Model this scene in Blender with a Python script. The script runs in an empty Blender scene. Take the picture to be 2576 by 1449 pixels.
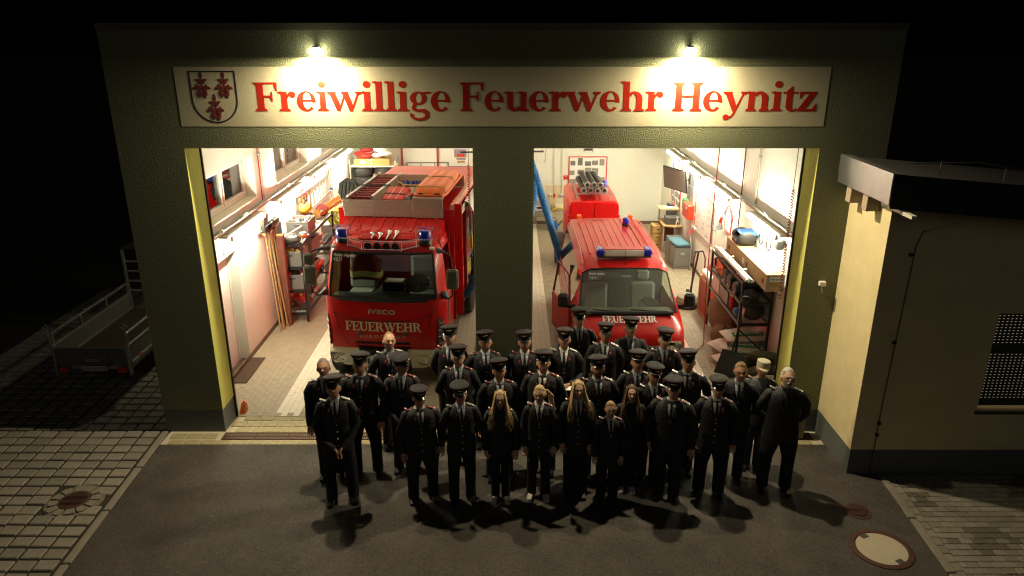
import bpy, math, random
from mathutils import Vector, Matrix, Euler
random.seed(7)
R = math.radians
scene = bpy.context.scene
col = scene.collection

# ------------------------------------------------------------------ camera
cam_d = bpy.data.cameras.new('camera'); cam = bpy.data.objects.new('camera', cam_d); col.objects.link(cam)
cam.location = (0, -10, 5.87); cam.rotation_euler = (R(90 - 19.4), 0, 0)
cam_d.sensor_width = 36; cam_d.lens = 36 * 1850 / 2576; cam_d.clip_end = 500; cam_d.clip_start = .1
scene.camera = cam
# ------------------------------------------------------------------ night sky
world = bpy.data.worlds.new('World'); scene.world = world; world.use_nodes = True
wn = world.node_tree.nodes; wl = world.node_tree.links
sky = wn.new('ShaderNodeTexSky'); sky.sky_type = 'NISHITA'; sky.sun_disc = False
sky.sun_elevation = R(-6); sky.sun_rotation = R(200)
wn['Background'].inputs['Strength'].default_value = .012
wl.new(sky.outputs['Color'], wn['Background'].inputs['Color'])
front_fill_d = bpy.data.lights.new('front_fill', 'SUN'); front_fill_d.energy = .07; front_fill_d.angle = R(40); front_fill_d.color = (1, .92, .80)
front_fill = bpy.data.objects.new('front_fill', front_fill_d); col.objects.link(front_fill); front_fill.rotation_euler = (R(62), 0, R(-10))  # soft warm fill added from behind the camera to lift front faces
# ------------------------------------------------------------------ exposure and renderer
vs = scene.view_settings; vs.view_transform = 'Standard'; vs.look = 'None'; vs.gamma = 1; vs.exposure = 0; vs.use_curve_mapping = False
scene.render.engine = 'CYCLES'
cy = scene.cycles
cy.use_denoising = True; cy.max_bounces = 8; cy.diffuse_bounces = 4; cy.glossy_bounces = 3; cy.transparent_max_bounces = 12
cy.filter_width = 1.15; cy.sample_clamp_indirect = 6; cy.caustics_reflective = False; cy.caustics_refractive = False
TUBE = 380.0      # emission of the fluorescent tubes
LAMPW = 230.0     # watts of each wall lamp

# ------------------------------------------------------------------ materials
MATS = {}
def mat(name, c, rough=.6, metal=0, var=.0, vsc=6, bump=0, bsc=60, coat=0, spec=.5, c2=None, emit=0, alpha=None, sheen=0):
    if name in MATS: return MATS[name]
    m = bpy.data.materials.new(name); m.use_nodes = True; MATS[name] = m
    nt = m.node_tree; n = nt.nodes; l = nt.links; b = n['Principled BSDF']
    b.inputs['Base Color'].default_value = (*c, 1); b.inputs['Roughness'].default_value = rough
    b.inputs['Metallic'].default_value = metal; b.inputs['Specular IOR Level'].default_value = spec
    b.inputs['Coat Weight'].default_value = coat; b.inputs['Coat Roughness'].default_value = .08
    if emit:
        b.inputs['Emission Color'].default_value = (*c, 1); b.inputs['Emission Strength'].default_value = emit
    if var or bump:
        tc = n.new('ShaderNodeTexCoord')
    if var:
        nz = n.new('ShaderNodeTexNoise'); nz.inputs['Scale'].default_value = vsc; nz.inputs['Detail'].default_value = 6; nz.inputs['Roughness'].default_value = .65
        l.new(tc.outputs['Object'], nz.inputs['Vector'])
        rp = n.new('ShaderNodeValToRGB'); rp.color_ramp.elements[0].position = .3; rp.color_ramp.elements[1].position = .72
        d = c2 or tuple(x * (1 - var) for x in c)
        rp.color_ramp.elements[0].color = (*d, 1); rp.color_ramp.elements[1].color = (*c, 1)
        l.new(nz.outputs['Fac'], rp.inputs['Fac']); l.new(rp.outputs['Color'], b.inputs['Base Color'])
        mr = n.new('ShaderNodeMapRange'); mr.inputs['To Min'].default_value = min(1, rough + .1); mr.inputs['To Max'].default_value = max(.03, rough - .06)
        l.new(nz.outputs['Fac'], mr.inputs['Value']); l.new(mr.outputs['Result'], b.inputs['Roughness'])
    if bump:
        n2 = n.new('ShaderNodeTexNoise'); n2.inputs['Scale'].default_value = bsc; n2.inputs['Detail'].default_value = 4
        l.new(tc.outputs['Object'], n2.inputs['Vector'])
        bp = n.new('ShaderNodeBump'); bp.inputs['Strength'].default_value = bump; bp.inputs['Distance'].default_value = .02
        l.new(n2.outputs['Fac'], bp.inputs['Height']); l.new(bp.outputs['Normal'], b.inputs['Normal'])
    return m
def glass(name, tint=(.8, .9, .85), refl=.12, rough=.02):
    if name in MATS: return MATS[name]
    m = bpy.data.materials.new(name); m.use_nodes = True; MATS[name] = m
    nt = m.node_tree; n = nt.nodes; l = nt.links; n.remove(n['Principled BSDF'])
    t = n.new('ShaderNodeBsdfTransparent'); t.inputs['Color'].default_value = (*tint, 1)
    g = n.new('ShaderNodeBsdfGlossy'); g.inputs['Roughness'].default_value = rough; g.inputs['Color'].default_value = (1, 1, 1, 1)
    lw = n.new('ShaderNodeLayerWeight'); lw.inputs['Blend'].default_value = .3
    mr = n.new('ShaderNodeMapRange'); mr.inputs['To Min'].default_value = refl; mr.inputs['To Max'].default_value = .8
    mx = n.new('ShaderNodeMixShader')
    l.new(lw.outputs['Fresnel'], mr.inputs['Value']); l.new(mr.outputs['Result'], mx.inputs['Fac'])
    l.new(t.outputs[0], mx.inputs[1]); l.new(g.outputs[0], mx.inputs[2]); l.new(mx.outputs[0], n['Material Output'].inputs['Surface'])
    return m
def stucco(name, c, scale=70, strength=.7, var=.15):
    m = mat(name, c, .9, var=var, vsc=3, bump=strength, bsc=scale, spec=.2); return m

# ------------------------------------------------------------------ mesh builder
class MB:
    def __init__(s): s.v = []; s.f = []; s.mi = []; s.m = 0
    def add(s, vs_, fs):
        o = len(s.v); s.v += [tuple(p) for p in vs_]
        for f in fs: s.f.append(tuple(i + o for i in f)); s.mi.append(s.m)
        return s
    def mark(s): return len(s.v)
    def tr(s, k, M):
        for i in range(k, len(s.v)): s.v[i] = tuple(M @ Vector(s.v[i]))
        return s
    def bx(s, x0, x1, y0, y1, z0, z1):
        return s.add([(x0,y0,z0),(x1,y0,z0),(x1,y1,z0),(x0,y1,z0),(x0,y0,z1),(x1,y0,z1),(x1,y1,z1),(x0,y1,z1)],
                     [(0,3,2,1),(4,5,6,7),(0,1,5,4),(1,2,6,5),(2,3,7,6),(3,0,4,7)])
    def cb(s, x0, x1, y0, y1, z0, z1, c=.01):      # box with chamfered edges
        X = (x0, x1); Y = (y0, y1); Z = (z0, z1); v = []; idx = {}
        for i in (0, 1):
            for j in (0, 1):
                for k in (0, 1):
                    a = c * (1 - 2 * i); b = c * (1 - 2 * j); d = c * (1 - 2 * k)
                    idx[i,j,k,0] = len(v); v.append((X[i], Y[j] + b, Z[k] + d))
                    idx[i,j,k,1] = len(v); v.append((X[i] + a, Y[j], Z[k] + d))
                    idx[i,j,k,2] = len(v); v.append((X[i] + a, Y[j] + b, Z[k]))
        f = []
        q = [(0,0),(1,0),(1,1),(0,1)]
        for i in (0, 1):
            f.append(tuple(idx[i,a,b,0] for a, b in q)); f.append(tuple(idx[a,i,b,1] for a, b in q)); f.append(tuple(idx[a,b,i,2] for a, b in q))
        for a in (0, 1):
            for b in (0, 1):
                f.append((idx[a,b,0,0], idx[a,b,1,0], idx[a,b,1,1], idx[a,b,0,1]))
                f.append((idx[a,0,b,0], idx[a,1,b,0], idx[a,1,b,2], idx[a,0,b,2]))
                f.append((idx[0,a,b,1], idx[1,a,b,1], idx[1,a,b,2], idx[0,a,b,2]))
        for i in (0, 1):
            for j in (0, 1):
                for k in (0, 1): f.append((idx[i,j,k,0], idx[i,j,k,1], idx[i,j,k,2]))
        return s.add(v, f)
    def rot(s, k, c, rx=0, ry=0, rz=0):
        M = Matrix.Translation(c) @ Euler((R(rx), R(ry), R(rz))).to_matrix().to_4x4() @ Matrix.Translation(-Vector(c)); return s.tr(k, M)
    def tube(s, pts, r, n=8, cap=True, closed=False):
        pts = [Vector(p) for p in pts]; N = len(pts); rr = r if isinstance(r, (list, tuple)) else [r] * N
        rings = []; up = None
        for i in range(N):
            if closed: t = (pts[(i + 1) % N] - pts[i - 1])
            else: t = pts[min(i + 1, N - 1)] - pts[max(i - 1, 0)]
            t = t.normalized() if t.length > 1e-9 else Vector((0, 0, 1))
            if up is None: up = Vector((0, 0, 1)) if abs(t.z) < .9 else Vector((1, 0, 0))
            a = t.cross(up)
            if a.length < 1e-6: a = t.cross(Vector((1, .3, 0)))
            a.normalize(); b = a.cross(t).normalized(); up = b
            rings.append([pts[i] + (a * math.cos(2 * math.pi * k / n) + b * math.sin(2 * math.pi * k / n)) * rr[i] for k in range(n)])
        return s.loft(rings, cap and not closed, cap and not closed, closed)
    def cyl(s, p0, p1, r0, r1=None, n=14): return s.tube([p0, p1], [r0, r0 if r1 is None else r1], n)
    def loft(s, rings, c0=True, c1=True, closed=False):
        n = len(rings[0]); vs_ = [p for r in rings for p in r]; f = []
        N = len(rings)
        for i in range(N if closed else N - 1):
            a = i * n; b = ((i + 1) % N) * n
            for k in range(n): f.append((a + k, a + (k + 1) % n, b + (k + 1) % n, b + k))
        if c0: f.append(tuple(range(n - 1, -1, -1)))
        if c1: f.append(tuple(range((N - 1) * n, N * n)))
        return s.add(vs_, f)
    def lathe(s, prof, c=(0, 0, 0), n=24, axis='z', sy=1):
        rings = []
        for r, z in prof:
            ring = []
            for k in range(n):
                a = 2 * math.pi * k / n; x, y = r * math.cos(a), r * math.sin(a) * sy
                p = (x, y, z) if axis == 'z' else ((x, -z, y) if axis == 'y' else (z, x, y))
                ring.append((c[0] + p[0], c[1] + p[1], c[2] + p[2]))
            rings.append(ring)
        return s.loft(rings)
    def ell(s, c, r, n=12, m=8):
        rings = []
        for i in range(m + 1):
            t = math.pi * i / m; q = max(math.sin(t), .02)
            rings.append([(c[0] + r[0] * q * math.cos(2 * math.pi * k / n), c[1] + r[1] * q * math.sin(2 * math.pi * k / n), c[2] - r[2] * math.cos(t)) for k in range(n)])
        return s.loft(rings)
    def prism(s, poly, d0, d1, plane='xz'):
        def P(p, d): return (p[0], d, p[1]) if plane == 'xz' else ((p[0], p[1], d) if plane == 'xy' else (d, p[0], p[1]))
        return s.loft([[P(p, d0) for p in poly], [P(p, d1) for p in poly]])
    def quad(s, a, b, c, d): return s.add([a, b, c, d], [(0, 1, 2, 3)])
    def mesh(s, name, mats, smooth=True, ang=38):
        me = bpy.data.meshes.new(name); me.from_pydata(s.v, [], s.f)
        for m in (mats if isinstance(mats, (list, tuple)) else [mats]): me.materials.append(m)
        me.polygons.foreach_set('material_index', s.mi)
        if smooth:
            me.polygons.foreach_set('use_smooth', [True] * len(s.f)); me.set_sharp_from_angle(angle=R(ang))
        me.update(); return me
    def build(s, name, mats, parent=None, smooth=True, ang=38, kind=None): return put(name, s.mesh(name, mats, smooth, ang), parent, kind=kind)

def put(name, me, parent=None, loc=(0, 0, 0), rz=0, kind=None, rot=None, scale=None):
    o = bpy.data.objects.new(name, me); col.objects.link(o); o.parent = parent
    o.location = loc; o.rotation_euler = rot or (0, 0, rz)
    if scale: o.scale = scale
    if kind: o['kind'] = kind
    return o
def tag(o, label, cat, group=None):
    o['label'] = label; o['category'] = cat
    if group: o['group'] = group
    return o
def thing(name, label, cat, loc=(0, 0, 0), rz=0, group=None, rot=None):
    return tag(put(name, None, None, loc, rz, rot=rot), label, cat, group)
def part(parent, name, m, fn, *a, **k):      # one-shape part
    b = MB(); getattr(b, fn)(*a); return b.build(name, m, parent, **k)
def copy_tree(o, parent=None):
    c = o.copy(); col.objects.link(c); c.parent = parent
    for ch in list(o.children): copy_tree(ch, c)
    return c
def text_mesh(txt, size, m, depth=.002, align='CENTER', shear=0, space=1, bold=0):
    cu = bpy.data.curves.new('text', 'FONT'); cu.body = txt; cu.size = size; cu.extrude = depth; cu.align_x = align; cu.resolution_u = 3
    cu.shear = shear; cu.space_character = space; cu.offset = bold
    o = bpy.data.objects.new('text', cu); col.objects.link(o)
    dg = bpy.context.evaluated_depsgraph_get(); dg.update()
    me = bpy.data.meshes.new_from_object(o.evaluated_get(dg)); bpy.data.objects.remove(o)
    me.materials.clear(); me.materials.append(m); return me
# ------------------------------------------------------------------ shared materials
M_facade = mat('lime stucco', (.25, .272, .155), .9, var=.55, vsc=48, bump=1.0, bsc=60, spec=.2)
M_plinth = stucco('grey plinth render', (.13, .14, .14), 120, .25)
M_sign = stucco('cream sign render', (.60, .56, .38), 150, .25, .08)
M_yellow = stucco('yellow render', (.76, .66, .38), 130, .3)
M_white = mat('white wall paint', (.78, .80, .72), .85, var=.06, vsc=1.2, bump=.05, bsc=200, spec=.2)
M_ceil = mat('ceiling paint', (.8, .78, .74), .9)
M_red = mat('sign red paint', (.44, .022, .008), .8, bump=.2, bsc=150, var=.12, spec=.1)
M_darkred = mat('crest dark red', (.20, .03, .03), .7)
M_black = mat('black rubber', (.012, .012, .012), .6)
M_blacksteel = mat('black steel', (.02, .02, .022), .4, metal=.3)
M_zinc = mat('zinc sheet', (.62, .63, .62), .32, metal=.95, var=.12, vsc=5)
M_alu = mat('aluminium', (.72, .72, .70), .35, metal=.9, var=.1, vsc=12)
M_chrome = mat('chrome', (.85, .85, .85), .12, metal=1)
M_galv = mat('galvanised steel', (.42, .42, .40), .45, metal=.8, var=.25, vsc=14)
M_asphalt = mat('asphalt', (.082, .074, .064), .8, var=.4, vsc=1.7, bump=.6, bsc=240)
M_soil = mat('dark soil and grass', (.020, .022, .012), .95, var=.5, vsc=9, bump=.4, bsc=40)
M_bed = mat('mossy joint bed', (.035, .034, .020), .95, var=.5, vsc=30)
M_conc = [mat('concrete paver %d' % i, c, .85, var=.22, vsc=7, bump=.25, bsc=160) for i, c in enumerate([(.235, .22, .18), (.205, .195, .16), (.26, .24, .195)])]
M_dconc = mat('stained concrete paver', (.13, .12, .095), .85, var=.3, vsc=9, bump=.25, bsc=160)
M_kerb = mat('kerb concrete', (.24, .22, .175), .85, var=.25, vsc=5, bump=.3, bsc=120)
M_slab = mat('yellowish slab', (.40, .35, .20), .8, var=.3, vsc=9, bump=.25, bsc=140)
M_mortar = mat('pale mortar', (.5, .46, .34), .9)
M_iron = mat('rusty cast iron', (.10, .045, .032), .7, metal=.3, var=.4, vsc=20, bump=.3, bsc=90)
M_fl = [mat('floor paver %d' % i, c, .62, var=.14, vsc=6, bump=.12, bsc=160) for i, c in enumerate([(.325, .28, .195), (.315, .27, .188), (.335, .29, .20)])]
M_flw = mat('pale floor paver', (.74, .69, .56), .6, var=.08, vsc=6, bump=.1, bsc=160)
M_grout = mat('floor grout', (.33, .29, .21), .9)
M_skirt = mat('brown skirting tile', (.17, .13, .085), .55, var=.2, vsc=10)
M_pvc = mat('white window plastic', (.78, .75, .68), .4)
M_wglass = glass('window glass', (.5, .5, .5), .16)
M_wood = mat('pine wood', (.55, .36, .16), .6, var=.25, vsc=9, bump=.1, bsc=60)
M_ply = mat('plywood', (.58, .38, .16), .6, var=.25, vsc=5, bump=.08, bsc=70)
M_grey = mat('grey plastic', (.30, .30, .29), .5)
M_dgrey = mat('dark grey plastic', (.06, .06, .06), .5)
M_cream = mat('cream enamel', (.72, .68, .55), .5)
M_paper = mat('white paper', (.8, .79, .75), .8)
M_ink = mat('printed ink', (.05, .05, .06), .8)
M_redp = mat('red plastic', (.55, .03, .025), .4)
M_green = mat('green plastic', (.03, .25, .07), .5)
M_blue = mat('blue plastic', (.02, .10, .35), .4)
M_tubeglow = mat('lit tube', (1, .94, .69), .5, emit=TUBE)

# ------------------------------------------------------------------ ground
def sheet(name, pts, z, m):
    o = MB().add([(x, y, z) for x, y in pts], [tuple(range(len(pts)))]).build(name, m, None, smooth=False, kind='structure'); return o
MB().bx(-120, 120, -60, 160, -.30, -.06).build('ground', M_soil, None, False, kind='structure')
def kx(y): return -5.28 + (y + .38) * -.055           # left kerb line
def rx(y): return 5.09 + (y + 1.27) * .06             # right kerb line
asph = MB().add([(kx(-9) + .0, -9, 0), (rx(-9), -9, 0), (rx(-1.15), -1.15, 0), (4.69, -1.15, 0), (4.69, -.39, 0), (kx(-.39), -.39, 0)], [(0, 1, 2, 3, 4, 5)])
asph.build('asphalt_apron', M_asphalt, None, False, kind='structure')
nt = M_asphalt.node_tree; pb_ = nt.nodes['Principled BSDF']; src = pb_.inputs['Base Color'].links[0].from_socket
tc_ = nt.nodes.new('ShaderNodeTexCoord'); vo = nt.nodes.new('ShaderNodeTexVoronoi'); vo.inputs['Scale'].default_value = 85; vo.feature = 'F1'
nt.links.new(tc_.outputs['Object'], vo.inputs['Vector']); sep = nt.nodes.new('ShaderNodeSeparateColor'); nt.links.new(vo.outputs['Color'], sep.inputs['Color'])
mr_ = nt.nodes.new('ShaderNodeMapRange'); mr_.inputs['To Min'].default_value = .55; mr_.inputs['To Max'].default_value = 1.5; nt.links.new(sep.outputs['Red'], mr_.inputs['Value'])
big = nt.nodes.new('ShaderNodeTexNoise'); big.inputs['Scale'].default_value = .55; big.inputs['Detail'].default_value = 3; nt.links.new(tc_.outputs['Object'], big.inputs['Vector'])
mb_ = nt.nodes.new('ShaderNodeMapRange'); mb_.inputs['From Min'].default_value = .35; mb_.inputs['From Max'].default_value = .65; mb_.inputs['To Min'].default_value = .78; mb_.inputs['To Max'].default_value = 1.15; nt.links.new(big.outputs['Fac'], mb_.inputs['Value'])
mu = nt.nodes.new('ShaderNodeMath'); mu.operation = 'MULTIPLY'; nt.links.new(mr_.outputs['Result'], mu.inputs[0]); nt.links.new(mb_.outputs['Result'], mu.inputs[1])
vm = nt.nodes.new('ShaderNodeVectorMath'); vm.operation = 'SCALE'; nt.links.new(src, vm.inputs[0]); nt.links.new(mu.outputs[0], vm.inputs['Scale']); nt.links.new(vm.outputs[0], pb_.inputs['Base Color'])
gr = MB()
for i in range(90):
    x = random.uniform(-5, 4.9); y = random.uniform(-3.3, -.45); r_ = random.uniform(.004, .011); gr.ell((x, y, r_ * .5), (r_ * 1.5, r_, r_ * .7), 6, 4)
gr = gr.build('grit', M_kerb, None, kind='stuff'); gr['label'] = 'scattered pale grit on the asphalt apron'; gr['category'] = 'grit'

# left parking paving: separate pavers in a mossy bed
bedL = MB().add([(-16, -9, -.022), (kx(-9) - .11, -9, -.022), (kx(0) - .11, 0, -.022), (-5.34, .0, -.022), (-5.34, 14, -.022), (-16, 14, -.022)], [(0, 1, 2, 3, 4, 5)]).build('parking_paving', M_bed, None, False, kind='structure')
def paver_mesh(name, sx, sy, h, m, c=.008):
    b = MB(); b.cb(-sx / 2, sx / 2, -sy / 2, sy / 2, -h, 0, c); return b.mesh(name, m, False)
pvL = [paver_mesh('paver', .232, .178, .06, m, .012) for m in M_conc]
cand = []
for j in range(-15, 36):
    y = -.105 + j * .21 - .6
    for i in range(0, 17):
        x0 = (kx(min(y, 0)) - .145 if y < .05 else -5.36) - .13 - i * .26
        d = math.hypot(x0, y + 10)
        ax = abs(math.atan2(x0, (y + 10) * .943 + 5.87 * .332))
        if ax > R(36.5) and y < 3: continue
        if math.hypot((x0 + 5.77), y + 1.78) < .35: continue
        if y < -3.7 or y > 7: continue
        cand.append((d, x0, y))
cand.sort(); rest = MB()
for n_, (d, x, y) in enumerate(cand):
    x += random.uniform(-.006, .006); y += random.uniform(-.006, .006); z = random.uniform(-.006, .004)
    if n_ < 290: put('paver', random.choice(pvL), bedL, (x, y, z), R(random.uniform(-1.2, 1.2)))
    else:
        rest.m = random.randrange(3); rest.cb(x - .116, x + .116, y - .089, y + .089, z - .06, z, .012)
rest.build('far_pavers', M_conc, bedL, False, kind='stuff')
# kerbs of single stones
kerbL = put('kerb_left', None, None, kind='structure')
ks = MB(); ks.cb(-.05, .05, -.49, .49, -.2, 0, .012); ks = ks.mesh('kerb_stone', M_kerb, False)
for i in range(10):
    y = -.5 - i; put('kerb_stone', ks, kerbL, (kx(y) - .055, y, .012), R(3.2))
kerbR = put('kerb_right', None, None, kind='structure')
for i in range(9):
    y = -1.66 - i; put('kerb_stone', ks, kerbR, (rx(y) + .055, y, .018), R(-3.4))
# right footpath: running bond
bedR = MB().add([(rx(-9) + .1, -9, -.02), (16, -9, -.02), (16, -1.15, -.02), (rx(-1.15) + .1, -1.15, -.02)], [(0, 1, 2, 3)]).build('footpath', M_bed, None, False, kind='structure')
pvR = [paver_mesh('paver', .143, .099, .06, m, .006) for m in M_conc + [M_dconc]]; hpR = [paver_mesh('half_paver', .068, .099, .06, m, .006) for m in M_conc]
cand = []
for j in range(24):
    y = -1.22 - j * .105
    ys = -1.24 - j * .15
    put('paver', pvR[j % 3], bedR, (rx(ys) + .16, ys, 0), R(90))
    if j % 2: put('half_paver', hpR[j % 3], bedR, (rx(y) + .254, y, 0))
    for i in range(36):
        x = rx(y) + .29 + i * .15 + (j % 2) * .075
        if math.atan2(x, (y + 10) * .943 + 1.95) < R(37): cand.append((math.hypot(x, y + 10), x, y))
cand.sort(); rest = MB()
for n_, (d, x, y) in enumerate(cand):
    dk = math.sin(x * 3.1 + y * 1.3) + math.sin(y * 7 - x) + random.uniform(-1, 1) > 1.1
    z = random.uniform(-.002, .002)
    if n_ < 265: put('paver', pvR[3] if dk else random.choice(pvR[:3]), bedR, (x, y, z))
    else:
        rest.m = 3 if dk else random.randrange(3); rest.cb(x - .0715, x + .0715, y - .0495, y + .0495, z - .06, z, .006)
if rest.v: rest.build('far_pavers', M_conc + [M_dconc], bedR, False, kind='stuff')

# threshold slabs and drain in front of the gates
thr = MB().bx(-5.28, 4.68, -.39, .47, -.1, -.012).build('threshold', M_mortar, None, False, kind='structure')
sl = [paver_mesh('slab', .232, .160, .04, M_slab, .01), paver_mesh('slab', .232, .125, .04, M_slab, .01)]
for j, (y, me, off) in enumerate([(.405, sl[1], .02), (.23, sl[0], .13), (.055, sl[0], .0), (-.315, sl[1], .08)]):
    x = -5.15 + off
    while x < 4.6:
        inside = (-4.43 + .05 < x < -.53 - .05) or (.285 + .05 < x < 4.16 - .05)
        if inside or y < 0: put('slab', me, thr, (x, y, random.uniform(-.003, .003)))
        x += .243
for x in (-5.1, -4.86, -4.62):
    put('slab', sl[0], thr, (x, -.14, 0))
drain = thing('drain_channel', 'rusty slotted drain grating across the front of both gates', 'drain', (0, -.14, 0))
part(drain, 'channel', M_iron, 'bx', -4.42, 4.5, -.1, .1, -.09, -.03)
g = MB(); g.bx(-.247, .247, -.1, -.088, -.03, 0); g.bx(-.247, .247, .088, .1, -.03, 0); g.bx(-.247, .247, -.006, .006, -.03, -.001)
for i in range(17): g.bx(-.247 + i * .0298, -.230 + i * .0298, -.088, -.006, -.03, -.001); g.bx(-.247 + i * .0298, -.230 + i * .0298, .006, .088, -.03, -.001)
g = g.mesh('grate', M_iron, False)
for i in range(18): put('grate', g, drain, (-4.17 + i * .5, 0, .002))

# ------------------------------------------------------------------ manholes
mh = thing('manhole_cover', 'rust brown manhole cover set in a ring of rough granite stones', 'manhole', (-5.77, -1.78, 0))
b = MB(); b.lathe([(0, 0), (.19, 0), (.19, .012), (.175, .016), (.0, .012)], n=32)
for i in range(-6, 7):
    w = math.sqrt(max(.0, .165 ** 2 - (i * .026) ** 2))
    if w > .02: b.bx(-w, w, i * .026 - .006, i * .026 + .006, .012, .022)
b.build('cover', M_iron, mh)
M_granite = mat('granite stone', (.25, .23, .18), .85, var=.4, vsc=18, bump=.5, bsc=60)
part(mh, 'bed', mat('mortar bed', (.17, .16, .125), .9, var=.4, vsc=12), 'lathe', [(.0, -.03), (.36, -.03), (.36, -.008), (0, -.008)])
for i in range(12):
    a0 = 2 * math.pi * i / 12 + .06; a1 = a0 + .43 + random.uniform(-.05, .03); r0 = .205; r1 = .315 + random.uniform(-.02, .02)
    poly = [(r0 * math.cos(a0), r0 * math.sin(a0)), (r1 * math.cos(a0 + .03), r1 * math.sin(a0 + .03)), (r1 * 1.03 * math.cos((a0 + a1) / 2), r1 * 1.03 * math.sin((a0 + a1) / 2)), (r1 * math.cos(a1 - .03), r1 * math.sin(a1 - .03)), (r0 * math.cos(a1), r0 * math.sin(a1))]
    MB().prism(poly, -.03, .01 + random.uniform(0, .01), 'xy').build('stone', M_granite, mh, False)
mh = thing('manhole_cover', 'large round concrete filled manhole cover with rusty iron rim', 'manhole', (4.42, -2.74, 0))
b = MB(); rg = [[(r * math.cos(2 * math.pi * k / 48), r * math.sin(2 * math.pi * k / 48), z) for k in range(48)] for r, z in [(.36, .0), (.36, .010), (.335, .016), (.30, .016), (.29, .008)]]
b.loft(rg, False, False)
for k in range(40):
    a = 2 * math.pi * k / 40; b.ell((.347 * math.cos(a), .347 * math.sin(a), .012), (.008, .008, .006), 6, 4)
b.build('rim', M_iron, mh)
part(mh, 'plate', mat('pale concrete', (.46, .41, .30), .8, var=.12, vsc=9, bump=.2, bsc=160), 'lathe', [(.0, .0), (.288, .0), (.288, .010), (.0, .012)])
for sx, a in ((-.255, .8), (.255, -.8)):
    q = MB(); q.bx(sx - .035, sx + .035, -.045, .045, .008, .016)
    q.rot(0, (0, 0, 0), 0, 0, 115); q.build('lifting_pocket', M_dgrey, mh, False)
mh = thing('manhole_cover', 'small round rusty iron manhole cover flush in the asphalt', 'manhole', (4.46, -2.0, 0))
b = MB(); b.lathe([(0, 0), (.17, 0), (.17, .006), (.155, .01), (.14, .008), (0, .008)], n=32)
for i in range(-5, 6):
    w = math.sqrt(max(.0, .13 ** 2 - (i * .025) ** 2))
    if w > .02: b.bx(-w, w, i * .025 - .005, i * .025 + .005, .007, .014)
b.build('cover', M_iron, mh)

# ------------------------------------------------------------------ fire station
st = thing('fire_station', 'lime green fire station with two open gates and a lit sign', 'fire station')
def wall_cells(b, axis, p0, p1, u0, u1, z0, z1, holes):      # wall plate with rectangular openings
    us = sorted({u0, u1, *[h[0] for h in holes], *[h[1] for h in holes]}); zs = sorted({z0, z1, *[h[2] for h in holes], *[h[3] for h in holes]})
    for i in range(len(us) - 1):
        for j in range(len(zs) - 1):
            cu, cz = (us[i] + us[i + 1]) / 2, (zs[j] + zs[j + 1]) / 2
            if any(h[0] < cu < h[1] and h[2] < cz < h[3] for h in holes): continue
            if axis == 'x': b.bx(p0, p1, us[i], us[i + 1], zs[j], zs[j + 1])
            else: b.bx(us[i], us[i + 1], p0, p1, zs[j], zs[j + 1])
    return b
XL, XR, ZT = -5.335, 5.075, 4.35
wall_cells(MB(), 'y', 0, .465, XL, XR, .37, 5.88, [(-4.43, -.53, .37, ZT), (.285, 4.16, .37, ZT)]).build('front_wall', M_facade, st, False)
for x0, x1 in ((XL, -4.43), (-.53, .285), (4.16, XR)):
    part(st, 'plinth', M_plinth, 'bx', x0 + .005, x1 - .005, .006, .46, -.05, .37, smooth=False)
b = MB(); b.bx(XL - .01, XR + .01, -.012, .48, 5.93, 5.945); b.bx(XL - .01, XR + .01, -.012, -.004, 5.86, 5.93); b.build('coping', mat('dark coping sheet', (.10, .10, .06), .6, metal=.2), st, False)
part(st, 'parapet_core', M_facade, 'bx', XL, XR, 0, .465, 5.881, 5.929, smooth=False)
wl_holes = [(1.62, 3.98, 2.82, 3.62), (5.25, 7.75, 2.82, 3.62), (9.1, 11.4, 2.82, 3.62), (1.68, 2.64, -.05, 2.16)]
wall_cells(MB(), 'x', -5.33, -4.93, .465, 12.84, -.05, 4.55, wl_holes).build('left_wall', M_white, st, False)
part(st, 'right_wall', M_white, 'bx', 4.70, 5.07, .465, 12.84, -.05, 4.55, smooth=False)
part(st, 'back_wall', M_white, 'bx', -5.33, 5.07, 12.841, 13.2, -.05, 4.55, smooth=False)
part(st, 'ceiling', M_ceil, 'bx', -5.33, 5.07, .466, 13.2, 4.551, 4.75, smooth=False)
part(st, 'roof', M_blacksteel, 'bx', -5.33, 5.07, .466, 13.2, 5.6, 5.75, smooth=False)
M_reveal = stucco('lime with interior light painted in', (.56, .56, .15), 110, .3, .08)
for x, s in ((-4.43, 1), (-.53, -1), (.285, 1), (4.16, -1)):      # reveal linings, glow of the lit bays put into a brighter lime
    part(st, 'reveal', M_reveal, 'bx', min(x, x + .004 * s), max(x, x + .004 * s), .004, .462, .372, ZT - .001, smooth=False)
for x, s in ((-4.43, 1), (-.53, -1), (.285, 1), (4.16, -1)):      # rubber gate seals and tracks
    part(st, 'gate_seal', M_black, 'bx', min(x - .03 * s, x + .025 * s), max(x - .03 * s, x + .025 * s), .466, .50, 0, ZT, smooth=False)
# wall lower band of tiles at the back wash corner
M_btile = mat('beige wall tile', (.70, .62, .45), .4)
for i in range(4):
    for j in range(4):
        part(st, 'wall_tile', M_btile, 'cb', .3 + i * .345, .3 + i * .345 + .338, 12.825, 12.8405, .1 + j * .29, .1 + j * .29 + .284, .003, smooth=False)
for nm, a in (('skirting', (-4.93, -4.918, .5, 12.84, 0, .1)), ('skirting', (4.688, 4.70, .5, 12.84, 0, .1)), ('skirting', (-4.9, 4.68, 12.826, 12.8405, 0, .1))):
    part(st, nm, M_skirt, 'bx', *a, smooth=False)
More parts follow.
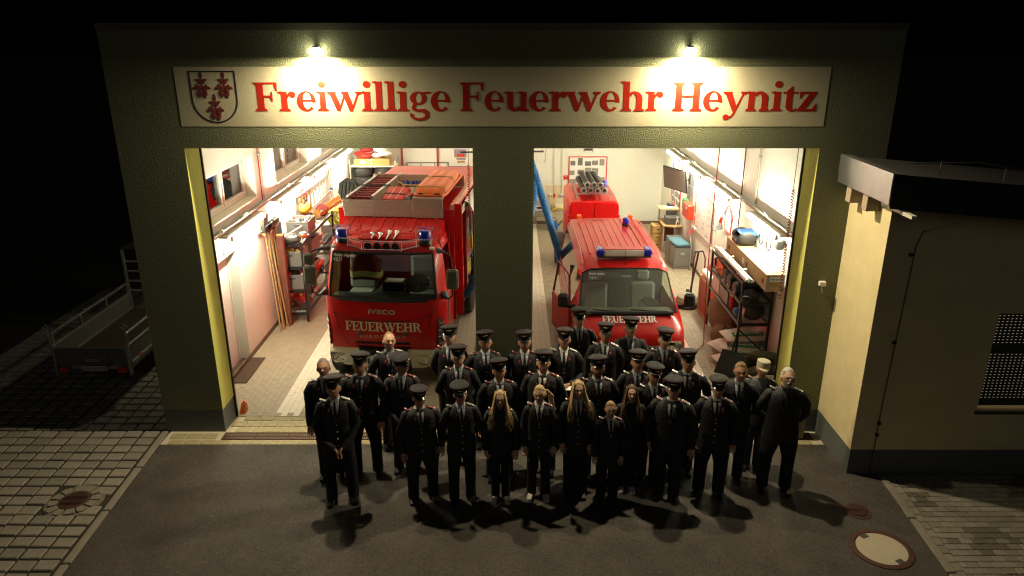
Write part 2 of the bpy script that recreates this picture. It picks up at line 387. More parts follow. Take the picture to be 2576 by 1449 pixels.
# windows of the left wall
for y0, y1, z0, z1 in wl_holes[:3]:
    w = put('window', None, st)
    part(w, 'sill', M_cream, 'bx', -5.2, -4.91, y0 - .0, y1, z0 - .03, z0 + .004, smooth=False)
    fr = MB(); X0, X1 = -5.20, -5.13; t = .07
    y0b, y1b, z0b, z1b = y0 + .003, y1 - .003, z0 + .005, z1 - .002
    fr.cb(X0, X1, y0b, y1b, z0b, z0b + t, .01); fr.cb(X0, X1, y0b, y1b, z1b - t, z1b, .01)
    ym = (y0 + y1) / 2
    for a in (y0b, y1b - t, ym - t / 2): fr.cb(X0, X1 + .002, a, a + t, z0b + t * .5, z1b - t * .5, .01)
    fr.build('frame', M_pvc, w)
    for a, c in ((y0b + t, ym - t / 2), (ym + t / 2, y1b - t)):
        s = MB()
        for q in ((a, c, z0b + t, z0b + t + .05), (a, c, z1b - t - .05, z1b - t), (a, a + .05, z0b + t + .05, z1b - t - .05), (c - .05, c, z0b + t + .05, z1b - t - .05)): s.cb(X0 + .02, X1 + .02, q[0], q[1], q[2], q[3], .008)
        s.build('sash', M_pvc, w)
        part(w, 'pane', M_wglass, 'bx', -5.165, -5.158, a + .05, c - .05, z0b + t + .05, z1b - t - .05, smooth=False)
    part(w, 'handle', M_alu, 'cb', -5.105, -5.085, ym - .012, ym + .012, (z0 + z1) / 2 - .1, (z0 + z1) / 2 + .03, .004)
# white side door in the left wall
d = put('side_door', None, st)
M_door = mat('grey white door', (.70, .68, .64), .45)
part(d, 'leaf', M_door, 'cb', -5.16, -5.11, 1.76, 2.56, 0, 2.08, .006)
f = MB(); f.cb(-5.18, -5.09, 1.683, 1.76, 0, 2.157, .006); f.cb(-5.18, -5.09, 2.56, 2.637, 0, 2.157, .006); f.cb(-5.18, -5.09, 1.76, 2.56, 2.08, 2.157, .006); f.build('frame', M_pvc, d)
b = MB(); b.tube([(-5.11, 1.84, 1.05), (-5.06, 1.84, 1.05), (-5.06, 1.97, 1.05)], .011); b.build('handle', M_alu, d)
# floor of brick sized pavers
flo = MB().bx(-4.93, 4.70, .471, 12.84, -.1, -.004).build('floor', M_grout, None, False, kind='structure')
fm = [paver_mesh('floor_paver', .0955, .1955, .03, m, .0016) for m in M_fl + [M_flw]]
near = []; rest = MB()
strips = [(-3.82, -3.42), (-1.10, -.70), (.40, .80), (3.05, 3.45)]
ix = 0; x = -4.88
while x < 4.66:
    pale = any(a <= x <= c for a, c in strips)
    y = .575 - (.1 if ix % 2 else 0); 
    while y < 12.8:
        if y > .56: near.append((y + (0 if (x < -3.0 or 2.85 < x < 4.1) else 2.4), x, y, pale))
        y += .2
    x += .1; ix += 1
near.sort()
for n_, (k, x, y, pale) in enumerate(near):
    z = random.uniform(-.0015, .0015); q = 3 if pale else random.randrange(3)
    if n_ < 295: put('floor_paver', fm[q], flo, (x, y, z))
    else: rest.m = q; rest.add([(x - .0478, y - .0978, z), (x + .0478, y - .0978, z), (x + .0478, y + .0978, z), (x - .0478, y + .0978, z), (x - .0485, y - .0985, z - .004), (x + .0485, y - .0985, z - .004), (x + .0485, y + .0985, z - .004), (x - .0485, y + .0985, z - .004)], [(0, 1, 2, 3), (4, 5, 1, 0), (5, 6, 2, 1), (6, 7, 3, 2), (7, 4, 0, 3)])
rest.build('far_floor_pavers', M_fl + [M_flw], flo, False, kind='stuff')

# ------------------------------------------------------------------ serif lettering
def arc(cx, cy, rx_, ry_, a0, a1, n=14): return [(cx + rx_ * math.cos(R(a0 + (a1 - a0) * i / n)), cy + ry_ * math.sin(R(a0 + (a1 - a0) * i / n))) for i in range(n + 1)]
def ringq(o, i, a0, a1, n=18): return ('ring', arc(*o, a0, a1, n), arc(*i, a0, a1, n))
def rect(x0, x1, y0, y1): return [(x0, y0), (x1, y0), (x1, y1), (x0, y1)]
def foot(x0, x1, y=0, w=.085): return [(x0 - w, y), (x1 + w, y), (x1 + w, y + .045), (x1 + .01, y + .10), (x0 - .01, y + .10), (x0 - w, y + .045)]
def head(x0, x1, y, w=.085): return [(x0 - w, y), (x0 - w, y - .045), (x0 - .01, y - .10), (x1 + .01, y - .10), (x1 + w, y - .045), (x1 + w, y)]
def flag(x, y, w=.10): return [(x - w, y - .045), (x - w, y - .005), (x + .03, y + .02), (x + .03, y - .10), (x - .02, y - .075)]
S = .20
GL = {
 'F': (.80, [rect(.1, .32, 0, 1), foot(.1, .32), head(.1, .32, 1), [(.3, .93), (.74, .93), (.77, 1), (.3, 1)], [(.66, .93), (.71, .70), (.76, .70), (.77, 1), (.7, 1)], rect(.3, .54, .475, .55), [(.54, .51), (.50, .50), (.56, .35), (.60, .35), (.60, .67), (.56, .67)]]),
 'E': (.84, [rect(.1, .32, 0, 1), foot(.1, .32), head(.1, .32, 1), [(.3, .93), (.72, .93), (.75, 1), (.3, 1)], [(.64, .93), (.69, .72), (.74, .72), (.75, 1), (.7, 1)], rect(.3, .52, .475, .55), [(.50, .50), (.55, .36), (.59, .36), (.59, .66), (.55, .66)], [(.3, 0), (.76, 0), (.74, .08), (.3, .08)], [(.70, 0), (.78, 0), (.79, .30), (.74, .30), (.66, .07)]]),
 'H': (1.0, [rect(.1, .32, 0, 1), rect(.66, .88, 0, 1), foot(.1, .32), head(.1, .32, 1), foot(.66, .88), head(.66, .88, 1), rect(.31, .67, .475, .555)]),
 'U': (.98, [rect(.1, .32, .34, 1), rect(.72, .82, .34, 1), head(.1, .32, 1), head(.72, .82, 1), ringq((.46, .35, .36, .37), (.52, .37, .20, .28), 180, 362)]),
 'R': (.94, [rect(.1, .32, 0, 1), foot(.1, .32), head(.1, .32, 1), ringq((.42, .735, .34, .265), (.40, .735, .14, .195), -92, 92), rect(.3, .44, .935, 1), rect(.3, .44, .47, .54), [(.40, .5), (.60, .52), (.84, .09), (.95, .06), (.95, 0), (.70, 0)]]),
 'W': (1.36, [[(.08, 1), (.32, 1), (.56, .22), (.48, 0), (.40, 0)], [(.44, .0), (.50, .0), (.76, .90), (.68, 1), (.66, .9)], [(.56, 1), (.80, 1), (1.0, .22), (.93, 0), (.86, 0)], [(.89, 0), (.95, 0), (1.26, 1), (1.16, 1)], head(.1, .28, 1), head(.60, .76, 1), head(1.14, 1.24, 1)]),
 'r': (.60, [rect(.1, .30, 0, .68), foot(.1, .30), flag(.1, .68), ('circ', .475, .575, .105), [(.29, .40), (.29, .56), (.38, .68), (.50, .69), (.46, .58), (.36, .52)]]),
 'e': (.70, [ringq((.34, .345, .31, .36), (.37, .36, .135, .295), -8, 318), [(.19, .335), (.64, .335), (.645, .40), (.19, .40)]]),
 'i': (.42, [rect(.11, .31, 0, .68), foot(.11, .31), flag(.11, .68), ('circ', .21, .93, .118)]),
 'w': (1.08, [[(.02, .68), (.23, .68), (.40, .18), (.36, 0), (.27, 0)], [(.32, 0), (.37, 0), (.58, .58), (.53, .68)], [(.44, .68), (.64, .68), (.80, .18), (.75, 0), (.67, 0)], [(.71, 0), (.77, 0), (1.02, .68), (.95, .68)], head(.04, .21, .68, .06), head(.47, .61, .68, .05), head(.93, 1.02, .68, .06)]),
 'l': (.42, [rect(.11, .31, 0, 1.03), foot(.11, .31), flag(.11, 1.03)]),
 'g': (.72, [ringq((.32, .455, .265, .235), (.33, .455, .10, .175), 0, 360, 24), [(.50, .61), (.72, .61), (.72, .685), (.46, .67)], [(.16, .27), (.26, .23), (.20, .13), (.30, .07), (.50, .08), (.56, .0), (.30, -.03), (.12, .03), (.09, .14)], ringq((.34, -.13, .31, .20), (.33, -.135, .19, .105), -200, 60, 24), [(.40, .06), (.55, .075), (.64, -.02), (.60, -.10), (.50, -.06)]]),
 'u': (.82, [rect(.1, .30, .16, .68), rect(.52, .72, .0, .68), flag(.1, .68), flag(.52, .68), ringq((.35, .24, .25, .255), (.37, .27, .075, .18), 180, 330), [(.70, 0), (.80, .0), (.80, .07), (.70, .10)]]),
 'n': (.84, [rect(.1, .30, 0, .68), foot(.1, .30, 0, .07), flag(.1, .68), ringq((.46, .44, .255, .255), (.43, .42, .085, .18), -5, 150), rect(.525, .715, 0, .45), foot(.525, .715, 0, .07)]),
 'h': (.84, [rect(.1, .30, 0, 1.03), foot(.1, .30, 0, .07), flag(.1, 1.03), ringq((.46, .44, .255, .255), (.43, .42, .085, .18), -5, 150), rect(.525, .715, 0, .45), foot(.525, .715, 0, .07)]),
 'y': (.76, [[(.04, .68), (.26, .68), (.46, .16), (.40, -.02), (.34, -.02)], [(.64, .68), (.70, .68), (.40, -.12), (.30, -.24), (.20, -.27), (.18, -.20), (.30, -.15), (.36, -.04)], head(.06, .24, .68, .06), head(.62, .71, .68, .06), ('circ', .14, -.21, .10)]),
 't': (.52, [[(.12, .14), (.32, .14), (.32, .86), (.26, .86), (.12, .70)], [(.02, .61), (.48, .61), (.48, .68), (.02, .68)], ringq((.33, .17, .21, .185), (.385, .19, .07, .13), 180, 325)]),
 'z': (.66, [rect(.06, .60, .60, .68), [(.06, .68), (.06, .45), (.10, .45), (.18, .62)], [(.38, .63), (.60, .63), (.26, .05), (.03, .05)], rect(.03, .61, 0, .085), [(.61, 0), (.63, .25), (.58, .25), (.48, .06)]]),
}
def glyph(ch, s, m, name='letter', d=.0008):
    b = MB()
    for k, sh in enumerate(GL[ch][1]):
        dd = d + k * .00012
        if sh[0] == 'ring':
            o, i = sh[1], sh[2]
            for q in range(len(o) - 1): b.prism([(p[0] * s, p[1] * s) for p in (o[q], o[q + 1], i[q + 1], i[q])], -dd, .0, 'xz')
        else:
            if sh[0] == 'circ': sh = arc(sh[1], sh[2], sh[3], sh[3], 0, 345, 23)
            b.prism([(p[0] * s, p[1] * s) for p in sh], -dd, 0, 'xz')
    return b.mesh(name, m, False)
def serif(txt, s, m, parent, x, y, z, total=None, name='letter', d=.0008, rot=None, curve=None, kern=-.04):
    adv = sum((GL[c][0] + kern) if c != ' ' else .30 for c in txt); k = total / (adv * s) if total else 1
    cache = {}; cx = 0
    for c in txt:
        if c == ' ': cx += .30 * s * k; continue
        if c not in cache: cache[c] = glyph(c, s, m, name, d)
        o = put(name, cache[c], parent, (x + cx, y + (curve(x + cx + GL[c][0] * s * k / 2) if curve else 0), z), rot=rot); o.scale = (k, 1, 1)
        cx += (GL[c][0] + kern) * s * k
sign = MB().bx(-4.42, 4.165, -.0014, -.0002, 4.64, 5.405).build('sign_panel', M_sign, st, False)
serif('Freiwillige Feuerwehr Heynitz', .37, M_red, sign, -3.41, -.0014, 4.84, total=7.44)
# crest: shield outline with three plants
cr = put('crest', None, sign, (-3.93, -.0014, 5.02))
M_navy = mat('dark blue outline', (.02, .025, .05), .7)
out = [(-.305, .335), (.305, .335)] + arc(0, -.03, .305, .305, 0, -180, 20)
inn = [(-.287, .317), (.287, .317)] + arc(0, -.03, .287, .287, 0, -180, 20)
b = MB()
for q in range(len(out)): r_ = (q + 1) % len(out); b.prism([out[q], out[r_], inn[r_], inn[q]], -.001, 0, 'xz')
b.build('shield_outline', M_navy, cr, False)
def leaf(b, x, z, L, w, a, d):
    ca, sa = math.cos(R(a)), math.sin(R(a)); pl = []
    for t, k in ((0, 0), (.25, .75), (.55, 1), (.8, .6), (1, 0), (.8, -.6), (.55, -1), (.25, -.75)): u, v = t * L, k * w; pl.append((x + u * ca - v * sa, z + u * sa + v * ca))
    b.prism(pl, -d, 0, 'xz')
pb = MB(); d_ = .001
pb.prism([(-.014, -.13), (.014, -.13), (.009, .10), (-.009, .10)], -.0009, 0, 'xz')
for (x, z, L, w, a) in [(0, .08, .12, .028, 90), (.0, .06, .10, .024, 12), (0, .06, .10, .024, 168), (0, .02, .06, .018, 20), (0, .02, .06, .018, 160), (.0, -.09, .14, .028, 48), (0, -.09, .14, .028, 132), (.05, -.03, .10, .026, -12), (-.05, -.03, .10, .026, 192), (.03, -.06, .09, .026, -60), (-.03, -.06, .09, .026, 240)]:
    d_ += .00012; leaf(pb, x, z, L, w, a, d_)
for i, (x, a) in enumerate([(-.02, 200), (.02, -20), (-.02, 230), (.02, -50)]):
    d_ += .00012; leaf(pb, x * .3, -.12, .085, .012, a, d_)
pm = pb.mesh('plant', M_darkred, False)
for x, z in ((-.145, .155), (.145, .155), (0, -.13)): put('plant', pm, cr, (x, 0, z), scale=(.78, 1, .88))

# ------------------------------------------------------------------ wall lamps over the sign
def wall_lamp(x, label, y=0, z=5.64, rz=0, watts=LAMPW):
    t = thing('wall_lamp', label, 'lamp', (x, y, z), rz)
    b = MB(); b.cb(-.05, .05, -.05, 0, -.05, .005, .008); b.build('bracket', M_alu, t)
    b = MB(); b.loft([[(.05 * math.cos(a), -.08 + .045 * math.sin(a), .004) for a in [2 * math.pi * k / 24 for k in range(24)]], [(.05 * math.cos(a), -.07 + .045 * math.sin(a), .02) for a in [2 * math.pi * k / 24 for k in range(24)]], [(.03 * math.cos(a), -.05 + .03 * math.sin(a), .03) for a in [2 * math.pi * k / 24 for k in range(24)]]], True, True)
    b.build('shade', mat('lamp shade', (.55, .52, .4), .5), t)
    b = MB(); b.ell((0, -.085, -.04), (.085, .06, .05), 20, 10); b.build('diffuser', mat('lit diffuser', (1, .90, .66), .5, emit=70), t)
    ld = bpy.data.lights.new('wall_lamp_light', 'AREA'); ld.shape = 'DISK'; ld.size = .12; ld.energy = watts; ld.color = (1, .82, .52)
    lo = put('lamp_light', ld, t, (0, -.085, -.095)); lo.rotation_euler = (R(-12), 0, 0)
wall_lamp(-2.52, 'lit wall lamp above the first word of the sign')
wall_lamp(2.29, 'lit wall lamp above the last word of the sign')

wall_lamp(-5.336, 'wall lamp beside the door on the trailer side of the station', 3.1, 2.75, R(-90), 13)
# ------------------------------------------------------------------ annex
an = thing('annex_building', 'low yellow annex with shuttered window joined to the station', 'annex')
wall_cells(MB(), 'y', -1.145, -.8, 4.68, 11, .38, 4.05, [(6.30, 7.7, .99, 2.40)]).build('front_wall', M_yellow, an, False)
part(an, 'side_wall', M_yellow, 'bx', 4.68, 5.0, -.7995, -.001, .38, 4.05, smooth=False)
part(an, 'plinth', M_plinth, 'bx', 4.686, 11, -1.139, -.002, -.05, .3795, smooth=False)
M_bitumen = mat('dark roof felt', (.016, .016, .016), .9, var=.3, vsc=8)
M_lightwood = mat('weathered rafter wood', (.42, .33, .24), .7, var=.25, vsc=10)
def slopez(x, z): return z - (x - 4.47) * .085
rf = MB()
def sbox(b, x0, x1, y0, y1, z0, z1):
    b.add([(x, y, slopez(x, z)) for x, y, z in [(x0,y0,z0),(x1,y0,z0),(x1,y1,z0),(x0,y1,z0),(x0,y0,z1),(x1,y0,z1),(x1,y1,z1),(x0,y1,z1)]], [(0,3,2,1),(4,5,6,7),(0,1,5,4),(1,2,6,5),(2,3,7,6),(3,0,4,7)])
sbox(rf, 4.48, 11, -1.44, -.002, 4.0, 4.255); roof = rf.build('roof', M_bitumen, an, False)
b = MB(); sbox(b, 4.455, 4.478, -1.46, -.003, 4.035, 4.275); sbox(b, 4.478, 4.60, -1.46, -.003, 4.258, 4.275); b.build('verge_flashing', M_zinc, roof, False)
b = MB(); sbox(b, 4.462, 4.48, -1.45, -.003, 3.90, 4.033); b.build('verge_board', M_zinc, roof, False)
b = MB(); sbox(b, 4.48, 11, -1.462, -1.443, 3.86, 4.27); b.build('front_fascia', M_bitumen, roof, False)
part(roof, 'soffit', M_bitumen, 'bx', 4.49, 4.679, -1.44, -.003, 3.895, 3.93, smooth=False)
for y in (-.30, -.78):
    part(an, 'rafter_end', M_lightwood, 'cb', 4.50, 4.679, y - .07, y + .07, 3.68, 3.90, .006)
b = MB(); k = b.mark(); b.bx(4.60, 4.66, -1.75, -1.0, 3.80, 3.84); b.build('gutter_bracket', mat('pale painted bar', (.6, .58, .52), .5), an, False)
b = MB(); b.tube([(4.9, -1.0, 4.32), (5.6, -1.2, 4.36), (6.3, -1.3, 4.25)], .008); b.tube([(5.2, -1.1, 4.2), (5.2, -1.1, 4.36)], .006); b.tube([(5.9, -1.25, 4.1), (5.9, -1.25, 4.31)], .006); b.build('lightning_conductor', M_dgrey, an)
b = MB(); b.tube([(5.35, -1.47, 4.0), (5.35, -1.47, 3.70), (5.1, -1.17, 3.5), (5.05, -1.16, 3.3), (5.0, -1.16, 1.1), (5.0, -1.16, .0)], .006); b.build('ground_wire', M_dgrey, an)
for z in (3.2, 2.0, .8, .62): part(an, 'wire_clamp', M_blacksteel, 'cb', 4.98, 5.03, -1.175, -1.145, z - .02, z + .02, .004)
sh = put('shutter', None, an)
M_slat = mat('dark shutter slat', (.05, .055, .06), .5)
for i in range(32):
    z = 1.03 + i * .0425
    if i in (18, 19, 20, 0, 1): part(sh, 'slat', M_slat, 'cb', 6.33, 7.67, -1.075, -1.06, z, z + .0415, .004, smooth=False)
    else:
        part(sh, 'slat', M_slat, 'cb', 6.33, 7.67, -1.075, -1.06, z, z + .031, .004, smooth=False)
        gp = MB()
        for q in range(24): gp.bx(6.33 + q * .056, 6.33 + q * .056 + .027, -1.073, -1.063, z + .031, z + .0425)
        gp.build('slat_web', M_slat, sh, False, kind='stuff')
part(sh, 'guide_rail', M_blacksteel, 'bx', 6.30, 6.33, -1.10, -1.05, .99, 2.40, smooth=False)
part(sh, 'sill', mat('dark sill sheet', (.05, .05, .055), .45, metal=.4), 'bx', 6.27, 7.72, -1.19, -1.04, .955, .985, smooth=False)
part(sh, 'lit_room_glass', mat('lit room behind shutter', (1, .82, .55), .5, emit=.2), 'bx', 6.31, 7.69, -.95, -.94, 1.0, 2.39, smooth=False)
# ------------------------------------------------------------------ vehicles: materials
M_fire = mat('fire engine red', (.60, .010, .010), .28, coat=.15, var=.06, vsc=2, spec=.3)
M_firedk = mat('dark red interior', (.28, .012, .015), .5)
M_bump = mat('cream bumper paint', (.72, .67, .50), .35, coat=.3)
M_lamp = mat('headlamp chrome', (.8, .8, .78), .08, metal=1)
M_hglass = glass('headlamp glass', (.9, .92, .9), .12)
M_vglass = glass('windscreen glass', (.85, .92, .84), .05)
M_bluelens = mat('blue beacon lens', (.012, .03, .55), .12, coat=.5)
M_letter = mat('reflective cream letters', (.82, .76, .58), .5)
M_badge = mat('grey badge', (.55, .52, .46), .45, metal=.2)
M_seat = mat('grey seat cloth', (.20, .21, .20), .9, bump=.2, bsc=120)
M_dash = mat('dashboard plastic', (.06, .065, .058), .6)
M_tread = mat('tread plate', (.58, .45, .36), .36, metal=.6, var=.12, vsc=6)
M_tyre = mat('tyre rubber', (.02, .02, .02), .8, bump=.2, bsc=60)
M_mirror = mat('olive grey mirror housing', (.10, .10, .08), .55)
M_orange = mat('orange plastic', (.80, .16, .02), .4)
M_hose = mat('black suction hose', (.035, .033, .028), .7, bump=.3, bsc=60)
M_yel = mat('reflective yellow', (.65, .66, .10), .5)
M_silver = mat('silver reflective', (.6, .6, .58), .4)
def wheel(parent, x, y, r=.42, w=.24):
    t = put('wheel', None, parent, (x, y, r))
    b = MB(); b.lathe([(r * .6, -w / 2), (r * .92, -w / 2), (r, -w * .36), (r, w * .36), (r * .92, w / 2), (r * .6, w / 2)], n=28, axis='x'); b.build('tyre', M_tyre, t)
    b = MB(); b.lathe([(.0, -w * .3), (r * .3, -w * .34), (r * .6, -w * .2), (r * .62, w * .2), (r * .3, w * .34), (0, w * .3)], n=20, axis='x'); b.build('rim', M_galv, t)
    return t
def rtext(parent, txt, size, m, loc, rot, name='lettering', total=None, space=1, bold=0):
    me = text_mesh(txt, size, m, .001, space=space, bold=bold)
    o = put(name, me, parent, loc, rot=rot)
    if total:
        xs = [v.co.x for v in me.vertices]; k = total / (max(xs) - min(xs)); o.scale = (k, 1, 1)
    return o

# ================================================================== fire truck
tk = thing('fire_truck', 'large red fire engine with roof ladder standing in the gate with the door mat', 'fire engine', (-2.195, 1.53, 0), R(-5)); tk.scale = (1.045, 1, 1)
def cab_ring(z, f, w, rear=1.28, bow=.10, rc=.20):
    pts = []
    def fy(x): return f + bow * (abs(x) / w) ** 2.2
    for i in range(13):
        x = (-1 + 2 * i / 12) * (w - rc * .55); pts.append((x, fy(x), z))            # 0..12 front
    pts.append((w - .03, f + bow + .10, z)); pts.append((w, f + bow + .24, z))      # 13,14
    for y in (.55, .75, 1.10): pts.append((w, y, z))                                # 15,16,17
    pts.append((w - .02, rear, z)); pts.append((-w + .02, rear, z))                 # 18,19
    for y in (1.10, .75, .55): pts.append((-w, y, z))                               # 20,21,22
    pts.append((-w, f + bow + .24, z)); pts.append((-w + .03, f + bow + .10, z))
    return pts
spec = [(.60, .03, .93), (.72, .0, .97), (.95, -.01, .99), (1.22, .0, 1.0), (1.50, .03, 1.0), (1.60, .06, .985), (1.80, .105, .97), (2.05, .16, .95), (2.34, .235, .92), (2.42, .275, .905), (2.475, .33, .885), (2.505, .42, .85)]
rings = [cab_ring(*s_) for s_ in spec]
shell = MB(); n = len(rings[0])
vs_ = [p for r_ in rings for p in r_]; fs = []
for i in range(len(rings) - 1):
    for k in range(n):
        z0 = spec[i][0]; z1 = spec[i + 1][0]
        if 1.59 < z0 and z1 < 2.35 and 0 <= k < 12: continue          # windscreen
        if 1.59 < z0 and z1 < 2.35 and (k in (15, 16) or k in (20, 21)): continue   # side windows
        fs.append((i * n + k, i * n + (k + 1) % n, (i + 1) * n + (k + 1) % n, (i + 1) * n + k))
fs.append(tuple(range((len(rings) - 1) * n, len(rings) * n)))
shell.add(vs_, fs); cab = shell.build('cab', M_fire, tk, ang=50)
gl = MB()
for i in range(5, 8):
    a, c = rings[i], rings[i + 1]
    for k in range(12): gl.add([(p[0], p[1] + .012, p[2]) for p in (a[k], a[k + 1], c[k + 1], c[k])], [(0, 1, 2, 3)])
gl.build('windscreen', M_vglass, tk)
gs = MB()
for i in range(5, 8):
    a, c = rings[i], rings[i + 1]
    for k in (15, 16, 20, 21):
        sx = -.012 if k < 18 else .012
        gs.add([(p[0] + sx, p[1], p[2]) for p in (a[k], a[k + 1], c[k + 1], c[k])], [(0, 1, 2, 3)])
gs.build('side_window', M_vglass, tk, kind='stuff')
lo, hi = rings[5], rings[8]
seal = [(p[0], p[1] - .004, p[2]) for p in lo[:13]] + [(p[0], p[1] - .004, p[2]) for p in [rings[6][12], rings[7][12]]] + [(p[0], p[1] - .004, p[2]) for p in hi[12::-1]] + [(p[0], p[1] - .004, p[2]) for p in [rings[7][0], rings[6][0]]]
b = MB(); b.tube(seal, .022, 6, closed=True); b.build('windscreen_seal', M_black, tk)
# black strip under the windscreen
b = MB(); b.tube([(p[0], p[1] - .012, p[2] - .035) for p in lo[1:12]], .028, 6); b.build('cowl_strip', M_black, tk)
# panel lines of the front hatch
def front_y(x, z):
    for i in range(len(spec) - 1):
        if spec[i][0] <= z <= spec[i + 1][0]:
            t = (z - spec[i][0]) / (spec[i + 1][0] - spec[i][0]); f = spec[i][1] * (1 - t) + spec[i + 1][1] * t; w = spec[i][2] * (1 - t) + spec[i + 1][2] * t
            return f + .10 * (abs(x) / w) ** 2.2
    return 0
def on_front(pts, d=.0): return [(x, front_y(x, z) - d, z) for x, z in pts]
M_gap = mat('panel gap', (.06, .006, .006), .7)
for pts in ([(-.84, 1.55), (-.80, 1.3), (-.72, 1.05), (-.60, .76), (-.55, .66)], [(.84, 1.55), (.80, 1.3), (.72, 1.05), (.60, .76), (.55, .66)], [(-.82, 1.32), (-.55, 1.25), (-.3, 1.22), (0, 1.21), (.3, 1.22), (.55, 1.25), (.82, 1.32)]):
    b = MB(); b.tube(on_front(pts, .0), .007, 5); b.build('panel_gap', M_gap, tk)
rtext(tk, 'IVECO', .105, M_badge, (0, -.004, 1.345), (R(86), 0, 0), 'badge', total=.44, space=1.2, bold=.004)
serif('FEUERWEHR', .165, M_letter, tk, -.62, 0, 1.03, total=1.25, d=.004, curve=lambda x: front_y(x, 1.1) - .004)
rtext(tk, 'EUROCARGO', .075, M_badge, (0, -.022, .915), (R(90), 0, 0), 'badge', total=.76, space=1.35)
for x in (-.37, .37):
    part(tk, 'hatch_grip', M_dash, 'ell', (x, front_y(x, .99) - .006, .985), (.065, .022, .022), 14, 8)
for z in (.82, .735):
    b = MB(); b.tube(on_front([(-.44, z), (-.2, z), (0, z), (.2, z), (.44, z)], -.008), .022, 6); b.build('grille_slot', M_black, tk)
b = MB(); b.tube(on_front([(-.5, .778), (-.2, .775), (0, .774), (.2, .775), (.5, .778)], .008), .018, 6); b.build('grille_bar', M_fire, tk)
# corner air vents
for s in (-1, 1):
    v = put('corner_vent', None, tk)
    b = MB(); poly = [(.0, .72), (.05, .70), (.10, .78), (.12, .98), (.10, 1.22), (.06, 1.28), (.015, 1.24), (-.01, .98)]
    b.loft([[(s * (.905 + px * .5) , .10 + px * 1.1 + d, pz) for px, pz in poly] for d in (-.035, .05)]); b.build('vent_panel', M_black, v)
    for z in (.80, .92, 1.04, 1.16):
        b = MB(); b.tube([(s * .90, .065, z), (s * .955, .15, z), (s * .972, .20, z)], .010, 6); b.build('fin', M_silver if s < 0 else M_dgrey, v)
# bumper
bs = [(.34, .02, .90), (.38, -.03, .97), (.50, -.05, 1.0), (.60, -.05, 1.0), (.66, -.03, .99), (.70, .0, .96)]
b = MB(); b.loft([cab_ring(z, f, w, .75, .13) for z, f, w in bs]); b.build('bumper', M_bump, tk, ang=45)
b = MB(); b.prism([(-.32, .595), (.32, .595), (.40, .705), (-.40, .705)], -.054, .05, 'xz'); b.build('bumper_inlet', M_black, tk)
for s in (-1, 1):
    h = put('headlamp', None, tk)
    def bf(x, z, d=0): return (x, -.05 + .13 * (abs(x) / 1.0) ** 2.2 - d, z)
    b = MB(); pl = [(.52, .575), (.60, .60), (.90, .60), (.93, .57), (.92, .46), (.88, .43), (.62, .43), (.57, .47)]
    b.loft([[bf(s * x, z, .006) for x, z in pl], [bf(s * x, z, -.04) for x, z in pl]]); b.build('housing', M_dgrey, h)
    for x in (.67, .80):
        q = bf(s * x, .515, .008)
        b = MB(); b.lathe([(.0, -.02), (.028, -.015), (.045, .004), (.05, .004), (.05, -.01)], q, 20, 'y'); b.build('reflector', M_lamp, h)
    b = MB(); b.loft([[bf(s * (x * .985 + .01), z, .014) for x, z in pl], [bf(s * x, z, .007) for x, z in pl]]); b.build('lens', M_hglass, h)
    part(tk, 'fog_lamp', M_dgrey, 'cb', s * .76 - .05, s * .76 + .05, .01, .04, .365, .405, .006)
    part(tk, 'marker_lamp', mat('white marker lens', (.85, .85, .8), .2), 'cb', s * .80 - .04, s * .80 + .04, .27, .34, 2.40, 2.45, .012)
rtext(tk, 'THOMA', .05, M_letter, (.78, .055, .615), (R(90), 0, R(9)), 'badge', total=.19, bold=.001) if False else rtext(tk, 'THOMA', .05, M_letter, (.72, front_y(.72, .66) - .025, .655), (R(90), 0, R(8)), 'badge', total=.19, bold=.001)
b = MB(); b.cb(-.26, .26, -.065, -.053, .44, .55, .003); b.build('number_plate', M_paper, tk)
part(tk, 'plate_band', M_blue, 'cb', -.265, -.225, -.068, -.055, .445, .545, .002)
# wipers
for x0, x1 in ((-.62, -.02), (.10, .72)):
    b = MB(); b.tube(on_front([(x1, 1.56), (x1 - .05, 1.62), (x1 - .30, 1.645)], .03), .010, 6); b.tube(on_front([(x0, 1.66), (x0 + .3, 1.645), (x1 - .02, 1.625)], .022), .008, 6); b.build('wiper', M_black, tk)
# windscreen lettering
tilt = R(90 - 15)
rtext(tk, 'Florian Heynitz', .068, M_paper, (-.60, .185, 2.285), (tilt, 0, R(-7)), 'windscreen_lettering', total=.36, bold=.001)
rtext(tk, '46/1', .10, M_paper, (-.715, .19, 2.20), (tilt, 0, R(-7)), 'windscreen_lettering', total=.15)
# cab interior
b = MB(); b.cb(-.9, .9, .20, .45, 1.30, 1.58, .04); b.cb(-.18, .22, .32, .7, 1.3, 1.62, .03); b.build('dashboard', M_dash, tk)
part(tk, 'cab_floor', M_dash, 'bx', -.92, .92, .3, 1.25, .9, 1.0, smooth=False)
part(tk, 'cab_rear_wall', M_firedk, 'bx', -.93, .93, 1.22, 1.26, .9, 2.5, smooth=False)
b = MB(); b.lathe([(.205, -.012), (.22, 0), (.205, .012), (.19, 0)], (0, 0, 0), 28); k = 0
b.loft([[(.05 * math.cos(a), .05 * math.sin(a), -.02) for a in [2 * math.pi * q / 10 for q in range(10)]], [(.07 * math.cos(a), .07 * math.sin(a), .0) for a in [2 * math.pi * q / 10 for q in range(10)]]])
for a in (0, 180, 270): b.tube([(0, 0, 0), (.2 * math.cos(R(a)), .2 * math.sin(R(a)), 0)], .02, 6)
sw = b.build('steering_wheel', M_dash, tk); sw.location = (.50, .55, 1.72); sw.rotation_euler = (R(28), 0, 0)
